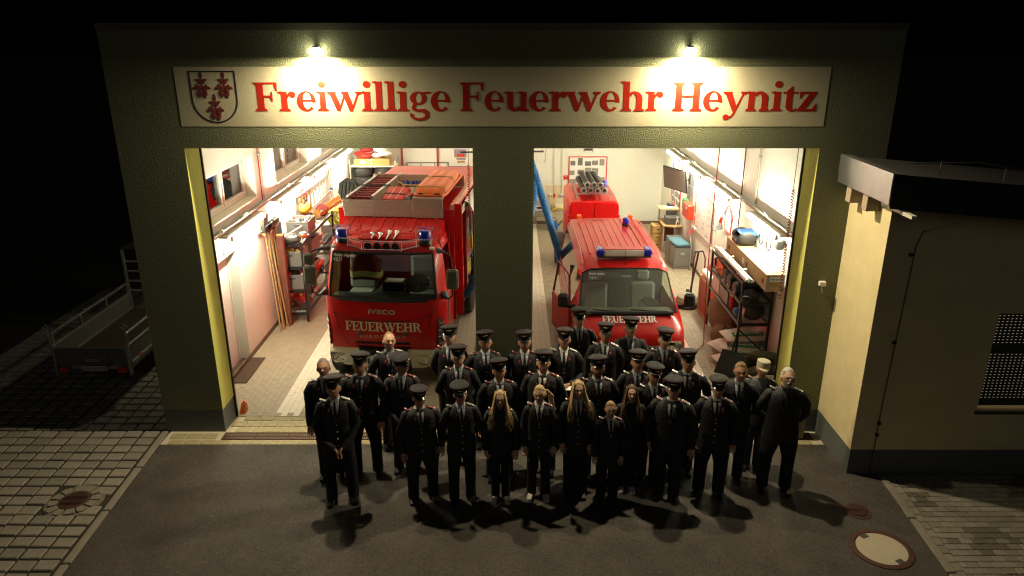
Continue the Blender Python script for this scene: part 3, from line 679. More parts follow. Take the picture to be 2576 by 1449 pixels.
for x in (-.55, .52):
    s_ = put('seat', None, tk, (x, .85, 1.0))
    b = MB(); b.cb(-.25, .25, -.25, .25, .25, .45, .06); b.build('cushion', M_seat, s_)
    b = MB(); b.cb(-.25, .25, .14, .30, .42, 1.08, .06); b.cb(-.14, .14, .16, .28, 1.09, 1.30, .05); b.rot(0, (0, .2, .45), -8); b.build('backrest', M_seat, s_)
b = MB(); b.cb(-.06, .30, .36, .66, 1.60, 1.78, .015); b.build('radio_box', M_blacksteel, tk)
b = MB(); b.add([(-.02, .40, 1.783), (.27, .40, 1.783), (.27, .60, 1.783), (-.02, .60, 1.783)], [(0, 1, 2, 3)]); b.build('document', M_paper, tk)
# roof: hatch, ribs, bar, beacons, horns
part(tk, 'roof_hatch', M_fire, 'cb', -.45, .45, .46, .70, 2.50, 2.555, .025)
b = MB(); b.prism([(.72, 2.49), (.76, 2.555), (.80, 2.57), (1.29, 2.685), (1.29, 2.49)], -.85, .85, 'yz'); b.build('roof_rear', M_fire, tk)
for i in range(9):
    x = -.72 + i * .18; b = MB(); b.loft([[(x + dx, y, z + dz) for dx, dz in ((-.035, -.01), (-.022, .014), (.022, .014), (.035, -.01))] for y, z in ((.80, 2.572), (1.285, 2.686))]); b.build('roof_rib', M_fire, tk)
for s in (-1, 1):
    bc = put('beacon', None, tk, (s * .68, .40, 2.475))
    part(bc, 'base', M_blacksteel, 'lathe', [(0, 0), (.10, 0), (.10, .05), (.085, .07), (0, .07)])
    part(bc, 'lens', M_bluelens, 'lathe', [(.08, .07), (.088, .08), (.088, .20), (.07, .235), (.03, .25), (0, .25)])
    b = MB()
    for z in (.10, .26): b.tube([(-.12, -.11, z), (.12, -.11, z), (.12, .11, z), (-.12, .11, z)], .006, 6, closed=True)
    for x in (-.12, .12):
        for y in (-.11, .11): b.tube([(x, y, -.04), (x, y, .26)], .006, 6)
    b.build('guard', M_chrome, bc)
b = MB(); b.tube([(-.60, .30, 2.47), (-.32, .24, 2.40), (.32, .24, 2.40), (.60, .30, 2.47)], .010, 6); b.tube([(-.60, .34, 2.57), (-.30, .28, 2.53), (.30, .28, 2.53), (.60, .34, 2.57)], .010, 6)
for x in (-.32, .32): b.tube([(x, .24, 2.38), (x, .28, 2.53)], .008, 6)
b.build('lamp_bar', M_chrome, tk)
for i in range(4):
    x = -.225 + i * .15; b = MB(); b.lathe([(0, .0), (.055, .0), (.06, -.01), (.045, -.05), (0, -.06)], (x, .235, 2.465), 18, 'y'); b.build('spotlight', M_blacksteel, tk)
    b = MB(); L = .14 if i < 2 else .26; b.tube([(x * .8, .34, 2.565), (x * .8, .34 + L * .6, 2.58), (x * .8, .34 + L, 2.61)], [.012, .014, .045], 12); b.build('horn', M_chrome, tk)
b = MB(); b.tube([(-.33, .40, 2.5), (-.40, .46, 2.92)], .004, 5); b.build('aerial', M_black, tk)
# mirrors
for s in (-1, 1):
    m_ = put('mirror', None, tk)
    b = MB(); b.tube([(s * .93, .30, 2.38), (s * 1.05, .16, 2.40), (s * 1.14, .10, 2.36), (s * 1.15, .10, 2.0), (s * 1.15, .10, 1.68), (s * 1.08, .14, 1.60), (s * .99, .22, 1.62)], .014, 8); b.build('arm', M_black, m_)
    part(m_, 'bellow', M_dgrey, 'tube', [(s * .97, .28, 1.62), (s * 1.05, .16, 1.60)], [.075, .02], 10); part(m_, 'bellow', M_dgrey, 'tube', [(s * .90, .34, 2.38), (s * 1.02, .20, 2.40)], [.05, .02], 10)
    b = MB(); b.cb(s * 1.155 - .095, s * 1.155 + .095, .03, .14, 1.80, 2.14, .03); b.build('housing', M_mirror, m_)
    if s < 0:
        b = MB(); b.cb(s * 1.15 - .085, s * 1.15 + .085, .03, .13, 2.16, 2.36, .03); b.build('housing', M_mirror, m_)
# door handles / step trim
for s in (-1, 1):
    b = MB(); b.cb(s * .985 - .02, s * .985 + .02, .32, 1.2, .62, .70, .01); b.cb(s * .985 - .03, s * .985 + .03, .6, .95, .36, .44, .01); b.build('step', M_alu, tk)
    b = MB(); b.tube([(s * 1.01, .42, 1.1), (s * 1.03, .42, 1.25), (s * 1.03, .42, 1.5), (s * 1.01, .42, 1.6)], .012, 6); b.build('grab_rail', M_alu, tk)
# body with compartments
by0, by1, bw = 1.34, 5.6, 1.0
bd = put('equipment_body', None, tk)
b = MB(); b.bx(-bw, bw, by0, by0 + .05, .75, 2.84); b.bx(-bw, -bw + .04, by0 + .05, by1, .75, 2.84); b.bx(-bw, bw, by1, by1 + .05, .75, 2.84); b.bx(-bw + .04, bw, by0 + .05, by1, 2.78, 2.84); b.bx(-bw + .04, bw, by0 + .05, by1, .75, .8); b.bx(-.05, 0, by0 + .05, by1, .8, 2.78); b.build('body_panels', M_fire, bd, False)
for y in (by0 + .05, by0 + 1.4, by0 + 2.75, by1 - .1):
    b = MB(); b.bx(bw - .06, bw + .004, y, y + .09, .8, 2.779); b.build('pillar', M_fire, bd, False)
for z in (1.25, 1.7, 2.15):
    part(bd, 'shelf', M_alu, 'bx', .0, bw - .08, by0 + .15, by1 - .1, z, z + .02, smooth=False)
for i in range(18):
    y = by0 + .25 + (i % 6) * .68; z = (.80, 1.27, 1.72)[i // 6]
    b = MB(); b.cb(bw - .45, bw - .09 - random.random() * .05, y, y + .4 + random.random() * .2, z, z + .2 + random.random() * .2, .01); b.build('equipment_case', random.choice([M_alu, M_redp, M_dgrey, M_yel, M_blue, M_grey]), bd)
b = MB(); b.bx(bw - .055, bw + .012, by0, by1 + .05, 2.841, 2.93); b.build('roof_rail', mat('pale red stripe', (.75, .35, .25), .4), bd, False)
b = MB(); b.bx(bw + .006, bw + .012, by0 + .02, by1, 2.55, 2.70); b.build('reflective_stripe', M_letter, bd, False)
# opened compartment door and raised flap
b = MB(); b.cb(bw + .004, bw + .14, by0 + .0, by0 + .035, .85, 2.95, .012); b.build('open_door', M_fire, tk)
arcp = [(bw + .02 + .30 * math.sin(R(a)), 2.72 - 1.5 * (1 - math.cos(R(a)))) for a in range(0, 71, 10)]
b = MB()
for q in range(len(arcp) - 1): b.add([(arcp[q][0], 2.6, arcp[q][1]), (arcp[q][0], 4.4, arcp[q][1]), (arcp[q + 1][0], 4.4, arcp[q + 1][1]), (arcp[q + 1][0], 2.6, arcp[q + 1][1]), (arcp[q][0] - .02, 2.6, arcp[q][1]), (arcp[q][0] - .02, 4.4, arcp[q][1]), (arcp[q + 1][0] - .02, 4.4, arcp[q + 1][1]), (arcp[q + 1][0] - .02, 2.6, arcp[q + 1][1])], [(0, 1, 2, 3), (4, 7, 6, 5), (0, 3, 7, 4), (1, 5, 6, 2)])
b.build('raised_flap', M_alu, tk)
# tread plate guard round the roof deck
gd = put('roof_guard', None, tk)
def treads(x0, x1, z0, z1, y, nm='tread_pattern'):
    b = MB(); i = 0; z = z0 + .02
    while z < z1 - .01:
        x = x0 + .02 + (i % 2) * .02; j = 0
        while x < x1 - .01:
            a = 45 if j % 2 else -45; ca, sa = math.cos(R(a)), math.sin(R(a)); L, w = .016, .005
            pl = [(x + u * ca - v * sa, z + u * sa + v * ca) for u, v in ((-L, 0), (0, -w), (L, 0), (0, w))]
            b.add([(p[0], y, p[1]) for p in pl] + [(x, y - .007, z)], [(0, 1, 4), (1, 2, 4), (2, 3, 4), (3, 0, 4)]); x += .04; j += 1
        z += .028; i += 1
    b.build(nm, M_tread, gd, False, kind='stuff')
for (x0, x1, z0, z1, y) in [(-.90, -.36, 2.70, 3.0, 1.30), (-.355, .30, 2.70, 3.0, 1.30), (.305, .83, 2.70, 3.06, 1.27)]:
    part(gd, 'tread_plate', M_tread, 'cb', x0, x1, y, y + .012, z0, z1, .003, smooth=False); treads(x0, x1, z0, z1, y)
part(gd, 'tread_plate', M_tread, 'cb', .305, .83, 1.285, 1.75, 3.045, 3.06, .003, smooth=False)
part(gd, 'side_plate', M_tread, 'cb', -.912, -.901, 1.30, 3.35, 2.845, 3.0, .003, smooth=False)
part(gd, 'rear_plate', M_tread, 'cb', -.9, .9, 3.35, 3.362, 2.845, 3.08, .003, smooth=False)
for i in range(9): part(gd, 'deck_plank', mat('pale deck', (.50, .44, .30), .6), 'cb', -.30 + i * .07, -.30 + i * .07 + .055, 1.35, 3.34, 2.845, 2.865, .004, smooth=False)
wheel(tk, -.86, .62); wheel(tk, .86, .62); wheel(tk, -.86, 3.7); wheel(tk, .86, 3.7)
part(tk, 'chassis', M_dgrey, 'bx', -.45, .45, .3, 5.4, .5, .72, smooth=False)

def TK(x, y, z): return tk.matrix_basis @ Vector((x, y, z))
def tkthing(name, label, cat, x, y, z): return thing(name, label, cat, tuple(TK(x, y, z)), R(-5))
bpy.context.view_layer.update()
# roof ladder
ld = tkthing('roof_ladder', 'aluminium ladder with dark red rungs lying on the fire engine roof', 'ladder', -.62, 1.38, 2.90)
for x in (-.22, .22):
    part(ld, 'rail', M_alu, 'cb', x - .025, x + .025, 0, 2.25, -.03, .16, .006)
for i in range(11): part(ld, 'rung', M_darkred, 'cb', -.195, .195, .10 + i * .2, .16 + i * .2, .06, .12, .008)
b = MB(); b.tube([(-.25, .9, .17), (0, .88, .175), (.32, .92, .17)], .012, 6); b.build('strap', M_black, ld)
# red folded case
rc = tkthing('red_case', 'red folding case with white seams strapped on the fire engine roof', 'case', -.06, 1.42, 2.90)
b = MB(); b.cb(-.20, .20, 0, .42, -.03, .12, .02); b.rot(0, (0, 0, 0), 20, 0, -10); b.build('shell', mat('red vinyl', (.62, .04, .02), .45), rc)
for x in (-.07, .07):
    b = MB(); b.cb(x - .008, x + .008, -.006, .426, .118, .126, .003); b.rot(0, (0, 0, 0), 20, 0, -10); b.build('seam', M_paper, rc)
b = MB(); b.cb(-.205, .205, .15, .18, .119, .13, .003); b.rot(0, (0, 0, 0), 20, 0, -10); b.build('strap', M_black, rc)
# suction hoses on the roof
for k, (x, y, yaw) in enumerate([(.0, 2.05, 8), (.20, 1.95, -4)]):
    h = tkthing('suction_hose', ['ribbed suction hose with metal coupling beside the roof ladder', 'ribbed suction hose with metal coupling beside the orange stretcher'][k], 'hose', x, y, 2.95)
    h.rotation_euler[2] += R(yaw)
    b = MB(); pr = []
    for i in range(40): pr.append((.055 + (.006 if i % 2 else 0), -.5 + i * .026))
    b.lathe([(0, -.5)] + pr + [(0, .5)], n=14, axis='y'); b.build('hose_body', M_hose, h)
    b = MB(); b.lathe([(.045, .54), (.085, .53), (.085, .48), (.07, .46), (.05, .46)], n=18, axis='y'); b.build('coupling', M_galv, h)
# push brooms behind
br = tkthing('roof_broom', 'broom with blue bristles laid across the fire engine roof', 'broom', .05, 2.6, 2.95)
b = MB(); b.cb(-.22, .22, -.03, .03, .03, .08, .01); b.build('block', M_wood, br)
b = MB()
for i in range(60): x = random.uniform(-.2, .2); b.tube([(x, 0, .06), (x + random.uniform(-.02, .02), random.uniform(-.03, .03), .15)], .005, 4)
b.build('bristles', mat('blue bristle', (.02, .12, .55), .6), br, kind='stuff')
b = MB(); b.tube([(-.1, 0, .05), (-.45, .5, .03)], .014, 8); b.build('handle', M_wood, br)
# orange stretcher box
so = tkthing('basket_stretcher', 'orange ribbed basket stretcher turned upside down on the fire engine roof', 'stretcher', .57, 1.40, 3.06)
rg = []
for y, w, h in [(0, .16, .05), (.02, .23, .09), (.12, .27, .14), (.5, .28, .16), (1.2, .28, .16), (1.8, .26, .15), (2.02, .2, .10), (2.06, .12, .05)]:
    rg.append([(-w, y, 0), (-w, y, h * .5), (-w * .88, y, h * .9), (-w * .5, y, h), (-w * .45, y, h * .9), (-w * .2, y, h * .9), (-w * .15, y, h), (w * .15, y, h), (w * .2, y, h * .9), (w * .45, y, h * .9), (w * .5, y, h), (w * .88, y, h * .9), (w, y, h * .5), (w, y, 0)])
b = MB(); b.loft(rg); b.build('shell', M_orange, so, ang=60)
b = MB(); b.tube([(-.24, .0, .02), (.24, .0, .02), (.29, .12, .02), (.295, 1.9, .02), (.2, 2.08, .02), (-.2, 2.08, .02), (-.295, 1.9, .02), (-.29, .12, .02)], .022, 8, closed=True); b.build('rim', M_orange, so)
for y in (.06, 1.0): 
    b = MB(); b.tube([(-.29, y + .05, .05), (-.25, y + .05, .15), (0, y + .05, .17), (.25, y + .05, .15), (.29, y + .05, .05)], .012, 6); b.build('strap', mat('tan strap', (.45, .30, .10), .7), so)
for x in (-.15, .15): part(so, 'hand_hole', M_black, 'cb', x - .05, x + .05, -.012, .02, .025, .06, .008)
# turnout jacket and helmet inside the cab
jk = tkthing('turnout_jacket', 'dark red turnout jacket with yellow reflective bands hung behind the windscreen', 'jacket', -.35, .50, 1.80)
rg = []
for z, w, d in [(0, .27, .09), (.1, .28, .10), (.25, .27, .10), (.38, .25, .09), (.45, .17, .07)]:
    rg.append([(w * math.cos(a) * (1 + .06 * math.sin(5 * a)), d * math.sin(a), z + .02 * math.sin(3 * a)) for a in [2 * math.pi * k / 20 for k in range(20)]])
b = MB(); b.loft(rg); b.build('cloth', mat('maroon turnout cloth', (.16, .012, .015), .85), jk)
for z, m in ((.05, M_yel), (.085, M_silver), (.12, M_yel)):
    b = MB(); b.loft([[(.287 * math.cos(a) * (1 + .06 * math.sin(5 * a)), .108 * math.sin(a), zz + .02 * math.sin(3 * a)) for a in [2 * math.pi * k / 20 for k in range(20)]] for zz in (z, z + .032)], False, False); b.build('band', m, jk)

# ================================================================== red van
vn = thing('fire_van', 'red fire service van with a blue light bar across its roof', 'van', (2.03, 1.40, 0))
def sec(y, T, w, wt, mode):
    if mode == 'h': h = [(w * .93, .30), (w, .45), (w, T - .20), (w * .985, T - .10), (w * .90, T - .035), (w * .68, T), (w * .35, T + .015), (0, T + .02)]
    else: h = [(w * .96, .30), (w, .45), (w, 1.00), (w * .985, 1.10), (wt + .06, T - .16), (wt - .06, T - .02), (wt * .5, T + .005), (0, T + .012)]
    return [(x, y, z) for x, z in h] + [(-x, y, z) for x, z in h[-2::-1]]
stn = [(0.0, .62, .70, 0, 'h'), (.04, .80, .86, 0, 'h'), (.16, .95, .93, 0, 'h'), (.34, 1.06, .95, 0, 'h'), (.62, 1.18, .955, 0, 'h')]
secs = [sec(*s_) for s_ in stn]
A = [(.915, .62, .30), (.955, .62, .45), (.955, .62, 1.0), (.94, .62, 1.10), (.87, .66, 1.17), (.62, .62, 1.195), (.3, .60, 1.205), (0, .60, 1.21)]
secs[-1] = A + [(-x, y, z) for x, y, z in A[-2::-1]]
B = [(.92, 1.15, .30), (.955, 1.15, .45), (.955, 1.12, 1.0), (.945, 1.12, 1.10), (.76, 1.20, 1.73), (.62, 1.19, 1.80), (.3, 1.17, 1.82), (0, 1.16, 1.825)]
secs.append(B + [(-x, y, z) for x, y, z in B[-2::-1]])
for y, T in ((1.45, 1.91), (2.0, 1.945), (2.9, 1.95), (3.9, 1.945), (4.45, 1.92)): secs.append(sec(y, T, .955, .76, 'c'))
secs.append(sec(4.65, 1.80, .93, .70, 'c'))
vb = MB(); n = len(secs[0]); fs = []
for i in range(len(secs) - 1):
    for k in range(n - 1):
        if i == 4 and 4 <= k < n - 5: continue                                     # windscreen
        if i in (5, 6) and k in (3, n - 5): continue                               # front side windows
        if i in (7, 8, 9) and k in (3, n - 5): continue
        if i in (7, 8) and k == n - 5: continue
        if i == 7 and k >= n - 6 and k < n - 1 and False: continue
        fs.append((i * n + k, i * n + k + 1, (i + 1) * n + k + 1, (i + 1) * n + k))
fs.append(tuple(range(n))); fs.append(tuple(range((len(secs) - 1) * n, len(secs) * n)))
vb.add([p for s_ in secs for p in s_], fs); vb.build('body', M_fire, vn, ang=40)
g = MB()
for k in range(4, n - 5): g.add([(p[0], p[1] + .008, p[2]) for p in (secs[4][k], secs[4][k + 1], secs[5][k + 1], secs[5][k])], [(0, 1, 2, 3)])
g.build('windscreen', M_vglass, vn)
g = MB()
for i in (5, 6, 7, 8, 9):
    for k in (3, n - 5): g.add([(p[0] * .992, p[1], p[2]) for p in (secs[i][k], secs[i][k + 1], secs[i + 1][k + 1], secs[i + 1][k])], [(0, 1, 2, 3)])
g.build('side_window', M_vglass, vn, kind='stuff')
bd_ = [secs[4][k] for k in range(4, n - 4)]; tp = [secs[5][k] for k in range(n - 5, 3, -1)]
b = MB(); b.tube([(p[0], p[1] - .006, p[2] + .003) for p in bd_ + tp], .012, 6, closed=True); b.build('windscreen_seal', M_black, vn)
b = MB(); b.tube([(-.78, .55, 1.19), (-.4, .53, 1.20), (0, .52, 1.205), (.4, .53, 1.20), (.78, .55, 1.19)], .035, 6); b.build('cowl', M_black, vn)
for x0, x1 in ((-.62, -.05), (.05, .68)):
    b = MB(); b.tube([(x0, .60, 1.245), ((x0 + x1) / 2, .565, 1.235), (x1, .56, 1.225)], .010, 6); b.build('wiper', M_black, vn)
for i in range(10):
    x = -.585 + i * .13
    b = MB(); b.tube([(x, 1.65, 1.945), (x, 2.0, 1.957), (x, 2.9, 1.963), (x, 3.9, 1.957), (x, 4.35, 1.94)], .014, 6); b.build('roof_rib', M_fire, vn)
for s in (-1, 1):
    b = MB(); b.tube([(s * .74, 1.3, 1.86), (s * .735, 2.0, 1.945), (s * .735, 3.9, 1.945), (s * .73, 4.5, 1.88)], .012, 6); b.build('rain_gutter', mat('pale red gutter', (.75, .20, .15), .3), vn)
    part(vn, 'rear_roof_lamp', M_orange, 'cb', s * .56 - .045, s * .56 + .045, 4.25, 4.40, 1.95, 2.03, .015)
    m_ = put('mirror', None, vn)
    b = MB(); b.tube([(s * .92, .95, 1.17), (s * 1.02, .88, 1.20), (s * 1.08, .86, 1.25)], [.05, .04, .04], 8); b.build('arm', M_black, m_)
    b = MB(); b.cb(s * 1.12 - .095, s * 1.12 + .095, .78, .90, 1.20, 1.46, .04); b.build('housing', M_black, m_)
    h = put('headlamp', None, vn)
    b = MB(); b.cb(s * .72 - .14, s * .72 + .14, .02, .16, .62, .86, .03); b.rot(0, (s * .72, .1, .75), 0, 0, s * 18); b.build('housing', M_lamp, h)
    b = MB(); b.cb(s * .72 - .15, s * .72 + .15, -.01, .10, .60, .87, .04); b.rot(0, (s * .72, .1, .75), 0, 0, s * 18); b.build('lens', M_hglass, h)
part(vn, 'grille', M_dgrey, 'cb', -.52, .52, -.03, .06, .60, .80, .02)
for i in range(4): part(vn, 'grille_bar', M_badge, 'cb', -.5, .5, -.042, -.02, .62 + i * .045, .632 + i * .045, .003)
part(vn, 'bumper', M_bump, 'cb', -.9, .9, -.10, .25, .28, .58, .05)
part(vn, 'front_beacon', M_bluelens, 'cb', .22, .34, -.06, -.02, .70, .76, .01)
serif('FEUERWEHR', .155, M_paper, vn, -.47, .325, 1.105, total=.94, d=.006, rot=(R(-67), 0, 0), curve=lambda x: .02 * (abs(x) / .4) ** 2)
rtext(vn, 'Florian Heynitz', .058, M_paper, (-.51, 1.09, 1.725), (R(47), 0, 0), 'windscreen_lettering', total=.27, bold=.001)
rtext(vn, '19/1', .08, M_paper, (-.585, 1.035, 1.655), (R(47), 0, 0), 'windscreen_lettering', total=.115)
# light bar, beacon, aerial
lb = put('light_bar', None, vn, (0.0, 1.42, 1.96))
part(lb, 'centre', M_paper, 'cb', -.36, .36, -.10, .12, .03, .15, .015); part(lb, 'base', M_dgrey, 'cb', -.49, .49, -.09, .11, .0, .035, .01)
part(lb, 'top_cover', M_fire, 'cb', -.36, .36, -.085, .125, .151, .165, .005)
for s in (-1, 1): part(lb, 'blue_lens', M_bluelens, 'cb', s * .43 - .07, s * .43 + .07, -.11, .13, .025, .165, .03)
bc = put('beacon', None, vn, (.36, 3.65, 1.955)); part(bc, 'base', M_blacksteel, 'lathe', [(0, 0), (.07, 0), (.07, .05), (0, .05)]); part(bc, 'lens', M_bluelens, 'lathe', [(.06, .05), (.065, .06), (.065, .15), (.045, .18), (0, .185)])
b = MB(); b.lathe([(0, 0), (.025, 0), (.015, .02), (0, .02)], (.02, 1.28, 1.86)); b.tube([(.02, 1.28, 1.87), (.02, 1.32, 2.12)], .004, 5); b.build('aerial', M_black, vn)
# interior of the van
b = MB(); b.cb(-.85, .85, .70, 1.05, .92, 1.14, .05); b.build('dashboard', mat('olive dashboard', (.10, .105, .085), .6), vn)
for x in (-.45, .45):
    s_ = put('seat', None, vn, (x, 1.55, .35)); part(s_, 'cushion', M_seat, 'cb', -.24, .24, -.25, .25, .25, .45, .05)
    b = MB(); b.cb(-.24, .24, .16, .28, .42, 1.0, .05); b.cb(-.13, .13, .18, .27, 1.02, 1.22, .04); b.rot(0, (0, .2, .45), -10); b.build('backrest', M_seat, s_)
b = MB(); b.lathe([(.18, -.01), (.195, 0), (.18, .01), (.165, 0)], (0, 0, 0), 24)
for a in (0, 120, 240): b.tube([(0, 0, 0), (.17 * math.cos(R(a)), .17 * math.sin(R(a)), 0)], .015, 6)
sw = b.build('steering_wheel', M_dash, vn); sw.location = (.45, 1.10, 1.13); sw.rotation_euler = (R(35), 0, 0)
part(vn, 'rear_view_mirror', M_grey, 'cb', -.10, .10, 1.05, 1.07, 1.66, 1.72, .01)
part(vn, 'partition', M_dash, 'bx', -.90, .90, 2.2, 2.24, .4, 1.55, smooth=False); part(vn, 'cabin_floor', M_dash, 'bx', -.92, .92, .5, 4.5, .42, .47, smooth=False)
# opened front door on the pier side
dr = put('open_door', None, vn, (-.965, 1.0, 0), R(14))
b = MB(); b.cb(-.05, .0, .0, 1.02, .42, 1.12, .02); b.build('panel', M_fire, dr)
b = MB(); b.cb(.003, .02, .05, .97, .46, 1.08, .01); b.build('inner_trim', M_firedk, dr)
b = MB(); b.tube([(-.02, .02, 1.12), (.05, .28, 1.66), (.06, .95, 1.70), (-.02, 1.0, 1.12)], .022, 6); b.build('window_frame', M_firedk, dr)
for x in (-.84, .84):
    for y in (.85, 3.75): wheel(vn, x, y, .34, .21)

# ================================================================== pump trailer behind the van
pt = thing('pump_trailer', 'old red pump trailer with rounded doors parked behind the red van', 'trailer', (2.03, 7.75, 0))
def rr(w, z0, z1, r, y):
    pts = []
    for cx, cz, a0 in ((w - r, z0 + r * .3, -90), (w - r, z1 - r, 0), (-w + r, z1 - r, 90), (-w + r, z0 + r * .3, 180)):
        rr_ = r if cz > z0 + r else r * .3
        cx2 = (w - rr_) * (1 if cx > 0 else -1)
        for i in range(5): a = R(a0 + i * 22.5); pts.append((cx2 + rr_ * math.cos(a), y, cz + rr_ * math.sin(a)))
    return pts
b = MB(); b.loft([rr(.60, .62, 1.84, .12, .03), rr(.62, .60, 1.87, .13, .06), rr(.63, .6, 1.92, .14, .9), rr(.62, .6, 1.92, .14, 2.0), rr(.58, .64, 1.85, .12, 2.06)]); b.build('box', M_fire, pt)
for s in (-1, 1):
    d = put('door', None, pt)
    b = MB(); b.loft([[(p[0] * .47 + s * .295, y, p[2]) for p in rr(.60, .62, 1.82, .13, y)] for y in (-.012, .03)]); b.build('leaf', M_fire, d)
    for z in (.95, 1.5): part(d, 'hinge', M_fire, 'cb', s * .60 - .04, s * .60 + .04, -.02, .05, z - .03, z + .03, .01)
b = MB(); b.tube([(-.63, .2, 1.25), (-.70, .2, 1.25), (-.70, .2, 1.55), (-.63, .2, 1.55)], .012, 6); b.build('grab_handle', M_fire, pt)
wheel(pt, -.80, .95, .38, .2); wheel(pt, .80, .95, .38, .2)
for s in (-1, 1):
    b = MB(); b.loft([[(s * x, .95 + .48 * math.cos(R(a)), .36 + .48 * math.sin(R(a))) for x in (.66, .93)] + [(s * x, .95 + .45 * math.cos(R(a)), .36 + .45 * math.sin(R(a))) for x in (.93, .66)] for a in range(10, 171, 16)]); b.build('mudguard', M_dgrey, pt)
part(pt, 'drawbar', M_galv, 'bx', -.05, .05, -.9, .1, .45, .53, smooth=False); part(pt, 'axle', M_galv, 'bx', -.75, .75, .9, 1.0, .33, .43, smooth=False); part(pt, 'chassis', M_galv, 'bx', -.5, .5, .05, 2.0, .5, .598, smooth=False)
b = MB(); b.tube([(-.42, .2, 2.02), (.42, .2, 2.02), (.42, 1.8, 2.02), (-.42, 1.8, 2.02)], .014, 6, closed=True)
for x in (-.42, .42):
    for y in (.3, 1.7): b.tube([(x, y, 1.88), (x, y, 2.02)], .012, 6)
b.build('roof_rack', M_galv, pt)
bc = put('beacon', None, pt, (.45, 1.75, 1.90)); part(bc, 'lens', M_bluelens, 'lathe', [(0, 0), (.06, 0), (.06, .12), (.04, .15), (0, .15)])
k = 0
for lay, xs in ((0, (-.255, -.085, .085, .255)), (1, (-.17, 0.0, .15))):
    for x in xs:
        lab = ('%s suction hose %s on the pump trailer roof' % ('lower' if lay == 0 else 'upper', {-.255: 'at the wash bench side', -.085: 'second from the wash bench side', .085: 'second from the television side', .255: 'at the television side', -.17: 'at the wash bench side', 0.0: 'in the middle', .15: 'at the television side'}[x]))
        h = thing('suction_hose', lab, 'hose', (2.03 + x, 8.75 + random.uniform(-.06, .06), 2.10 + lay * .135), group='suction hoses stacked on the pump trailer')
        pr = [(.058 + (.004 if i % 2 else 0), -.78 + i * .04) for i in range(40)]
        b = MB(); b.lathe([(0, -.78)] + pr + [(0, .78)], n=12, axis='y'); b.build('hose_body', M_hose, h)
        for s in (-1, 1):
            b = MB(); b.lathe([(.035, s * .76), (.078, s * .76), (.078, s * .80), (.066, s * .82), (.045, s * .82), (.045, s * .78)], n=16, axis='y'); b.build('coupling', M_galv, h)
            part(h, 'bore', M_black, 'cyl', (0, s * .805, 0), (0, s * .815, 0), .043)

# ================================================================== red vehicle roof behind the fire truck
t2 = thing('red_trailer', 'red roofed vehicle with roof rack standing behind the fire engine', 'trailer', (-2.45, 9.2, 0))
b = MB(); b.loft([rr(.80, .5, 1.90, .2, 0), rr(.85, .45, 1.98, .22, .15), rr(.85, .45, 2.0, .22, 2.3), rr(.8, .5, 1.9, .2, 2.5)]); b.build('body', M_fire, t2)
for i in range(7): part(t2, 'roof_rib', M_paper if i in (1, 2, 4) else M_fire, 'cb', -.5 + i * .16, -.45 + i * .16, .2, 2.2, 1.995, 2.015, .005)
b = MB(); b.tube([(-.6, .9, 2.2), (.6, .9, 2.2), (.6, 2.2, 2.2), (-.6, 2.2, 2.2)], .016, 6, closed=True); b.tube([(-.6, .9, 2.12), (.6, .9, 2.12)], .012, 6)
for x in (-.6, -.2, .2, .6):
    for y in (.9, 2.2): b.tube([(x, y, 1.95), (x, y, 2.2)], .012, 6)
b.build('roof_rack', M_dgrey, t2)
bc = put('beacon', None, t2, (.12, .25, 2.0)); part(bc, 'base', M_blacksteel, 'lathe', [(0, 0), (.13, 0), (.13, .06), (0, .06)]); part(bc, 'lens', mat('bright blue beacon lens', (.02, .12, .65), .15, coat=.5), 'lathe', [(.11, .06), (.12, .08), (.115, .26), (.08, .30), (0, .31)])
wheel(t2, -.76, .7, .34, .2); wheel(t2, .76, .7, .34, .2); wheel(t2, -.76, 1.9, .34, .2); wheel(t2, .76, 1.9, .34, .2)
# ------------------------------------------------------------------ interior services
M_tray = mat('cable tray steel', (.42, .40, .34), .5, metal=.4)
M_cable = mat('grey cable', (.55, .52, .45), .6)
M_rib = mat('blue hose', (.05, .22, .52), .45)
M_rubber = mat('red rubber cord', (.30, .015, .02), .5)
M_canvas = mat('brown canvas', (.17, .11, .055), .9, var=.35, vsc=12, bump=.4, bsc=30)
M_olive = mat('olive cloth', (.075, .08, .035), .9, var=.3, vsc=12, bump=.3, bsc=60)
M_card = mat('cardboard', (.45, .28, .10), .8, var=.12, vsc=5)
M_crate = mat('grey crate plastic', (.19, .19, .18), .5)
M_photo = [mat('photo print %d' % i, c, .5, var=.75, vsc=26) for i, c in enumerate([(.34, .33, .31), (.24, .24, .23), (.44, .42, .38)])]
def tube_lamp(x, y0, y1, label, grp):
    t = thing('fluorescent_lamp', label, 'lamp', (x, y0, 2.53), group=grp); L = y1 - y0; s = 1 if x > 0 else -1
    part(t, 'housing', M_cream, 'cb', min(s * .04, s * .2), max(s * .04, s * .2), -.1, L + .1, .03, .07, .008)
    part(t, 'tube', M_tubeglow, 'cyl', (0, 0, 0), (0, L, 0), .02)
    for y in (-.03, L + .03): part(t, 'socket', M_cream, 'cb', -.022, .022, y - .03, y + .03, -.03, .06, .006)
for (y0, y1), lab in zip(((1.95, 3.6), (4.75, 6.4), (7.4, 9.0), (10.0, 11.6)), ('lit fluorescent tube over the side door and brooms', 'lit fluorescent tube over the crate shelf', 'lit fluorescent tube over the hung wall ladder', 'lit fluorescent tube next to the tyre rack')): tube_lamp(-4.70, y0, y1, lab, 'tubes on the windowed wall')
